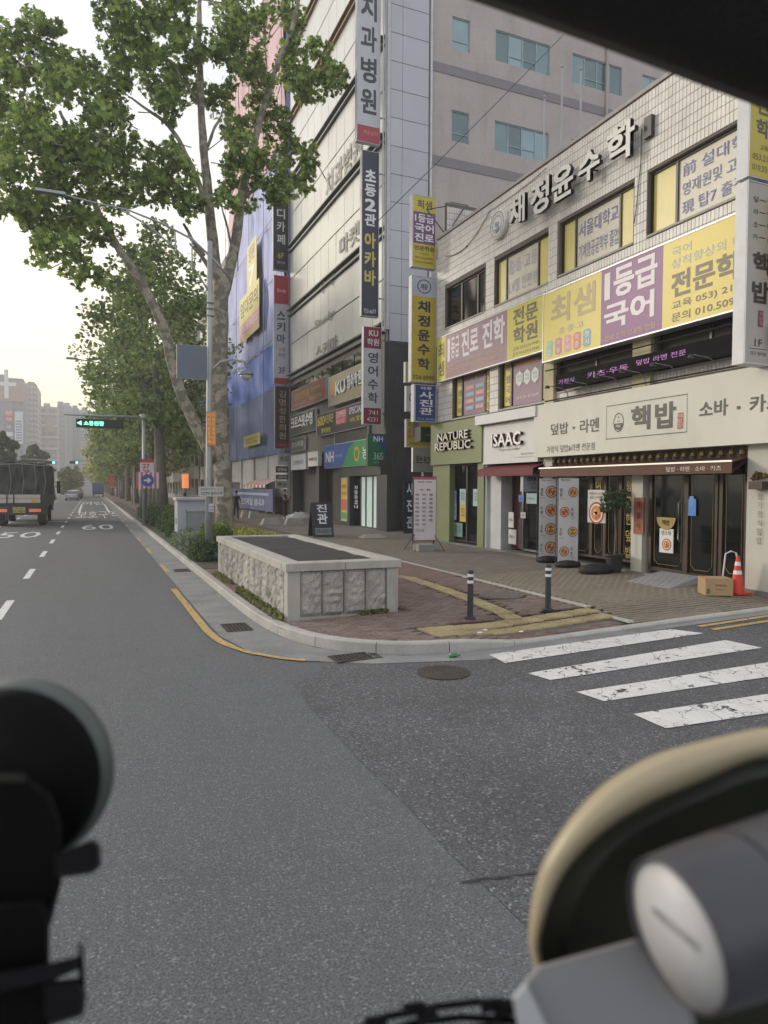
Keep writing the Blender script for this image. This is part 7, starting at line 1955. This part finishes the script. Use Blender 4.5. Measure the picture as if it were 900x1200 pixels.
# blue lorry far down the lane
x, _ = WY(115, 560, 150); t = thing('lorry', (x, 150, 0), 'small blue lorry far down the right lane', 'lorry')
bl2 = flat((62, 88, 140)); M().bevbox(x-1.1, x+1.1, 150, 154, .9, 2.9, .08).build('cargo_box', bl2, t); M().bevbox(x-1, x+1, 154.1, 155.6, .5, 2.3, .15).build('cab', bl2, t)
M().box(x-1.1, x+1.1, 149.95, 150, .55, .8).build('bumper', black_m, t)
for sx in (-1, 1):
    for yy_ in (151, 154.9): wheel((x+sx*.9, yy_, .42), .42, .25, t)
# the tarped truck in the next lane
q = G(24, 617); tx, ty = q[0], q[1]
tk = thing('tarped_truck', (tx, ty, 0), 'dark truck with black tarpaulin over its load and a white tailgate strip', 'truck')
hw = 1.32; drk = mat('truck_dark', (40, 44, 44), .5, var=.15)
M().box(tx-hw, tx+hw, ty, ty+7.2, 1.05, 1.25).box(tx-.5, tx+.5, ty+.1, ty+9, .7, 1.05).build('chassis', drk, tk)
M().box(tx-hw, tx+hw-.35, ty-.06, ty-.005, 1.28, 1.72).build('tailgate', mat('tailgate_white', (196, 190, 182), .5, var=.12, stain=.2), tk)
M().box(tx-hw, tx+hw-.35, ty-.075, ty-.062, 1.5, 1.53).build('tailgate_stripe', flat((180, 110, 80)), tk)
M().box(tx+.55, tx+.85, ty-.08, ty-.063, 1.3, 1.46).build('yellow_sticker', flat((200, 170, 60)), tk)
for x in (-.62, -.3): M().tube([(tx+x, ty-.1, 1.75), (tx+x, ty-.1, 1.2)], .03, 6).build('strap', black_m, tk)
M().box(tx+hw-.33, tx+hw, ty-.05, ty+.1, 1.05, 3.3).box(tx+hw-.02, tx+hw+.04, ty+.1, ty+7.1, 1.25, 1.75).build('rear_post', drk, tk)
s = M(); V = []; nu, nv = 28, 20
tarp = mat('black_tarpaulin', (46, 50, 52), .45, var=.25, scale=2, bump=.6, bscale=6)
def tarp_sheet(o, u, v, n_, w, h, seed):
    s = M(); V = []
    for j in range(nv+1):
        for i in range(nu+1):
            a, b = i/nu, j/nv; d = .20*noise.noise(Vector((a*w*1.6, b*h*.7, seed)))+.11*noise.noise(Vector((a*w*6, b*h*1.6, seed+3)))
            if b > .9: d -= (b-.9)*1.6
            V.append(Vector(o)+Vector(u)*a*w+Vector(v)*(b*h*(1+.02*noise.noise(Vector((a*5, seed, 1)))))+Vector(n_)*d)
    return s.add(V, [(j*(nu+1)+i, j*(nu+1)+i+1, (j+1)*(nu+1)+i+1, (j+1)*(nu+1)+i) for j in range(nv) for i in range(nu)])
tarp_sheet((tx-hw, ty, 1.7), (1, 0, 0), (0, 0, 1), (0, -1, 0), 2*hw-.05, 1.72, 1).build('tarpaulin', tarp, tk, smooth=True)
tarp_sheet((tx+hw-.03, ty, 1.7), (0, 1, 0), (0, 0, 1), (1, 0, 0), 6.9, 1.72, 5).build('tarpaulin', tarp, tk, smooth=True)
tarp_sheet((tx-hw, ty-.02, 3.38), (1, 0, 0), (0, 1, .0), (0, 0, 1), 2*hw, 6.9, 9).build('tarpaulin', tarp, tk, smooth=True)
rp2 = M()
for x in (-1.1, -.5, .1, .7, 1.15): rp2.tube([(tx+x, ty-.14, 1.7), (tx+x+.1, ty-.16, 2.4), (tx+x, ty-.1, 3.4)], .012, 5)
rp2.tube([(tx-hw, ty-.15, 3.3), (tx, ty-.17, 3.37), (tx+hw, ty-.15, 3.28)], .02, 5); rp2.build('rope', flat((150, 150, 140)), tk)
M().box(tx-hw, tx+hw, ty-.02, ty+.1, .62, 1.04).build('rear_beam', drk, tk)
p = Panel((tx-.36, ty-.05, .72), (1, 0, 0), (0, 0, 1), (0, -1, 0), .62, .34); p.case(.02, flat((60, 60, 60))); p.rect(.02, .98, .03, .97, flat((176, 164, 96))); p.text('대구 86', .2, .8, .62, .9, ink, .0); p.text('바 4231', .08, .92, .1, .55, ink, .02); p.casing.build('number_plate', None, tk); p.face.build('plate_face', None, tk); p.let.build('plate_lettering', None, tk)
for x0, x1 in ((-1.15, -.62), (.42, 1.0)): M().box(tx+x0, tx+x1, ty-.06, ty-.021, .78, .95).build('tail_light', mat('tail_amber', (206, 110, 70), .4, emit=.15), tk)
for sx in (-1, 1):
    for yy_ in (1.2, 2.3, 6.6): wheel((tx+sx*1.0, ty+yy_, .48), .48, .36, tk)
    M().box(tx+sx*1.0-.2, tx+sx*1.0+.2, ty+.45, ty+.48, .2, .8).build('mud_flap', black_m, tk)
M().bevbox(tx-1.2, tx+1.2, ty+7.4, ty+9.3, .6, 2.9, .12).build('cab', mat('truck_cab', (60, 70, 84), .4), tk)
for sx in (-1,): pass
M().tube([(tx+1.2, ty+9.0, 2.4), (tx+1.5, ty+9.1, 2.4)], .03, 6).box(tx+1.42, tx+1.62, ty+9.05, ty+9.15, 1.7, 2.5).build('wing_mirror', black_m, tk)

# ------------------------------------------------------------------ inside the cab: sun visor, phone mount, round dash bowl
vinyl = mat('visor_vinyl', (30, 28, 28), .7, var=.25, scale=14, bump=.4, bscale=300)
vz = thing('sun_visor', AT(760, 0, .55), 'dark padded sun visor edge hanging at the top right of the windscreen', 'sun visor')
s = M()
E_ = [(520, -24), (552, -12), (620, 12), (700, 41), (780, 71), (850, 98), (920, 124), (1000, 158)]
lo_ = [AT(x, y, .62) for x, y in E_]; hi_ = [AT(x+30, y-190-.2*(x-520), .50) for x, y in E_]
th_v = np.array(CF)*.03
V = []
for a, b in zip(lo_, hi_):
    m_ = a*.55+b*.45; V += [a, a-CF*.018+CU*.004, m_-CF*.02, b, b+CF*.04, a+CF*.02+CU*.006]
s.add(V, [(i*6+k, i*6+(k+1) % 6, (i+1)*6+(k+1) % 6, (i+1)*6+k) for i in range(len(E_)-1) for k in range(6)]+[tuple(range(6)), tuple(range((len(E_)-1)*6+5, (len(E_)-1)*6-1, -1))])
s.build('padding', vinyl, vz, smooth=True)
blk = mat('mount_black', (5, 5, 6), .75, var=.1, spec=.15); blk2 = mat('mount_gloss', (10, 10, 13), .5, spec=.3)
# suction mount: disc against the windscreen, arm, clamp
D1 = .50; c = AT(18, 908, D1); mt = thing('phone_mount', c, 'black suction cup phone mount on the windscreen at the lower left', 'phone mount')
def frame_lathe(c, prof, n, m_, name, par, ax=None, sx=1.0, cap=True):
    ax = Vector(ax if ax is not None else -CF).normalized(); u = ax.cross(Vector((0, 0, 1))).normalized(); v = u.cross(ax).normalized(); s = M(); V = []
    for (r, h) in prof:
        for k in range(n): a = 2*math.pi*k/n; V.append(Vector(c)+u*(r*sx*math.cos(a))+v*(r*math.sin(a))+ax*h)
    F = [(i*n+k, i*n+(k+1) % n, (i+1)*n+(k+1) % n, (i+1)*n+k) for i in range(len(prof)-1) for k in range(n)]; F += [tuple(range(n-1, -1, -1)), tuple(range((len(prof)-1)*n, len(prof)*n))] if cap else []
    return s.add(V, F).build(name, m_, par, smooth=True)
px_ = D1/FPX
frame_lathe(c, [(.001, -.012), (109*px_, -.012), (110*px_, -.006), (106*px_, .0), (104*px_, .002), (.001, .01)], 48, mat('cup_rim_rubber', (70, 76, 73), .4), 'suction_lip', mt)
frame_lathe(c, [(.001, .0), (102*px_, .003), (103*px_, .006), (96*px_, .014), (60*px_, .02), (50*px_, .035), (.001, .036)], 40, blk, 'suction_cup', mt)
def at(px, py, d=D1-.03): return AT(px, py, d)
def chunk(pts, d0, th, m_, name, par, bev=.15):
    s = M(); c_ = (sum(p_[0] for p_ in pts)/len(pts), sum(p_[1] for p_ in pts)/len(pts)); n = len(pts)
    R = [[AT(x, y, d0+th) for x, y in pts], [AT(x, y, d0+th*.25) for x, y in pts], [AT(x+(c_[0]-x)*bev, y+(c_[1]-y)*bev, d0) for x, y in pts]]
    s.add([q_ for r in R for q_ in r], [(i*n+k, i*n+(k+1) % n, (i+1)*n+(k+1) % n, (i+1)*n+k) for i in range(2) for k in range(n)]+[tuple(range(n-1, -1, -1)), tuple(range(2*n, 3*n))])
    return s.build(name, m_, par)
chunk([(-60, 930), (-10, 905), (30, 905), (60, 930), (72, 962), (72, 1035), (62, 1075), (50, 1110), (-60, 1110)], .44, .05, blk, 'arm', mt, .12)
chunk([(60, 1003), (110, 983), (118, 990), (119, 1015), (108, 1024), (62, 1030)], .43, .05, blk2, 'clamp_screw', mt)
chunk([(-60, 1062), (50, 1052), (58, 1075), (58, 1300), (-60, 1300)], .42, .05, blk, 'clamp_body', mt, .08)
chunk([(-60, 1148), (30, 1135), (92, 1120), (94, 1135), (60, 1150), (-60, 1175)], .40, .04, blk2, 'clamp_lever', mt, .05)
chunk([(50, 1150), (92, 1146), (102, 1165), (98, 1190), (60, 1202), (52, 1190)], .40, .05, blk2, 'clamp_knob', mt)
chunk([(92, 1105), (97, 1106), (100, 1160), (92, 1160)], .41, .03, blk, 'clamp_rail', mt)
# round bowl shaped housing at the lower right, open towards the camera
c = AT(900, 1075, .47); ho = thing('round_dash_housing', c, 'large round cream rimmed bowl shaped housing at the lower right of the cab', 'housing')
OUT = [(625, 1130), (620, 1080), (632, 1020), (660, 970), (700, 925), (740, 898), (780, 880), (850, 862), (905, 852), (1000, 850), (1090, 885), (1150, 960), (1170, 1080), (1140, 1200), (1000, 1290), (800, 1290), (665, 1220)]
INN = [(634, 1130), (637, 1075), (662, 1020), (705, 975), (757, 942), (795, 925), (830, 910), (872, 892), (915, 884), (990, 884), (1060, 915), (1110, 980), (1128, 1080), (1100, 1180), (985, 1255), (810, 1255), (690, 1205)]
def toward(pts, f, c=(900, 1075)): return [(x+(c[0]-x)*f, y+(c[1]-y)*f) for x, y in pts]
def dense(pts, k=4):
    o = []; n = len(pts)
    for i in range(n):
        a, b, c_, d = [np.array(pts[(i+j) % n], float) for j in (-1, 0, 1, 2)]
        for q in range(k):
            t = q/k; o.append(.5*((2*b)+(-a+c_)*t+(2*a-5*b+4*c_-d)*t*t+(-a+3*b-3*c_+d)*t*t*t))
    return o
def loft(loops, m_, name, par, capl=False):
    s = M(); V = []; n = None
    for pts, d in loops:
        q = dense(pts); n = len(q); V += [AT(x, y, d) for x, y in q]
    s.add(V, [(i*n+k, i*n+(k+1) % n, (i+1)*n+(k+1) % n, (i+1)*n+k) for i in range(len(loops)-1) for k in range(n)]+([tuple(range((len(loops)-1)*n, len(loops)*n))] if capl else []))
    return s.build(name, m_, par, smooth=True)
MID = [((a[0]*.7+b[0]*.3), (a[1]*.7+b[1]*.3)) for a, b in zip(OUT, INN)]; MI2 = [((a[0]*.2+b[0]*.8), (a[1]*.2+b[1]*.8)) for a, b in zip(OUT, INN)]
loft([(toward(OUT, .12), .56), (toward(OUT, .02), .50), (OUT, .475), (MID, .455), (MI2, .452), (INN, .46), (toward(INN, .01), .475)], mat('cream_shell', (160, 148, 122), .4, var=.06), 'rim', ho)
dish = mat('dark_olive_plastic', (52, 54, 46), .4, spec=.3)
loft([(toward(INN, .01), .474), (toward(INN, .10), .482), (toward(INN, .12), .479), (toward(INN, .14), .484), (toward(INN, .5), .53), (toward(INN, .96), .545)], dish, 'inner_dish', ho, True)
c3 = AT(789, 1094, .36); vd = Vector(c3-O3).normalized()
w3 = (Vector(CR)*-.94+Vector(CU)*-.34); w3 = (w3-vd*w3.dot(vd)).normalized(); ax3 = -vd*.52+w3*.855
cn = thing('round_canister', c3, 'dark round canister with a pale flat end face inside the cream rimmed housing', 'canister')
k3 = .36/FPX
frame_lathe(c3, [(84*k3, -.125), (90*k3, -.12), (87*k3, -.03), (84*k3, -.006), (82*k3, .0), (80*k3, .001), (78*k3, -.003), (.001, -.003)], 56, mat('canister_grey', (62, 62, 66), .4), 'body', cn, ax3)
frame_lathe(c3, [(77.5*k3, -.004), (77.5*k3, -.0022), (.001, -.0022)], 56, mat('canister_face', (184, 185, 188), .5), 'face', cn, ax3)
a3 = ax3.normalized(); u3 = a3.cross(Vector((0, 0, 1))).normalized()*-1; v3 = a3.cross(u3).normalized()
if v3.z < 0: v3 = -v3
if u3.dot(Vector(CR)) < 0: u3 = -u3
p = Panel(Vector(c3)-u3*.017+a3*-.001, u3, v3, a3, .034, .005); p.el = 0; p.text('MADE IN KOREA', 0, 1, 0, 1, flat((60, 60, 62)), .01); p.let.build('lettering', None, cn)
frame_lathe(Vector(c3)-a3*.05, [(87.2*k3, -.0015), (88.6*k3, -.001), (88.6*k3, .001), (87.2*k3, .0015)], 56, flat((24, 24, 26)), 'seam_ring', cn, ax3, cap=False)
# white bracket box and cables at the bottom
bx = thing('plastic_bracket', AT(660, 1180, .42), 'translucent white plastic bracket under the canister', 'bracket')
chunk([(602, 1166), (628, 1132), (745, 1100), (800, 1130), (830, 1260), (625, 1260)], .40, .06, mat('milky_plastic', (138, 138, 140), .35), 'box', bx, .06)
chunk([(600, 1168), (616, 1150), (648, 1215), (640, 1260), (618, 1260)], .385, .02, mat('white_plastic', (176, 178, 182), .3), 'front_tab', bx, .1)
cbn = thing('dash_cables', AT(520, 1185, .45), 'black looped dashboard cables with ties at the bottom edge', 'cable')
for pts_ in (((400, 1215), (450, 1192), (510, 1180), (560, 1174), (610, 1176)), ((420, 1222), (480, 1200), (540, 1192), (600, 1196), (640, 1200)), ((480, 1230), (520, 1212), (570, 1204), (620, 1208))):
    M().tube([AT(x, y, .45) for x, y in pts_], .0022, 8).build('cable', blk, cbn, smooth=True)
for (x, y) in ((485, 1184), (500, 1192), (575, 1180), (590, 1186), (440, 1200)): chunk([(x-14, y-8), (x+12, y-12), (x+15, y+3), (x-10, y+9)], .44, .012, blk2, 'cable_tie', cbn)

# ------------------------------------------------------------------ haze
HZ = True
if HZ:
    hm_ = bpy.data.materials.new('haze'); hm_.use_nodes = True; nt = hm_.node_tree
    for n_ in list(nt.nodes):
        if n_.type == 'BSDF_PRINCIPLED': nt.nodes.remove(n_)
    pv = nt.nodes.new('ShaderNodeVolumePrincipled'); pv.inputs['Density'].default_value = 0.0014; pv.inputs['Color'].default_value = (1, .99, .97, 1); pv.inputs['Anisotropy'].default_value = 0.3
    nt.links.new(pv.outputs[0], nt.nodes['Material Output'].inputs['Volume'])
    o = M().box(-1000, 1000, -100, 3100, -4, 90).build('haze', hm_); o['kind'] = 'stuff'
bpy.data.objects.remove(_fo); bpy.data.scenes.remove(_tmp)
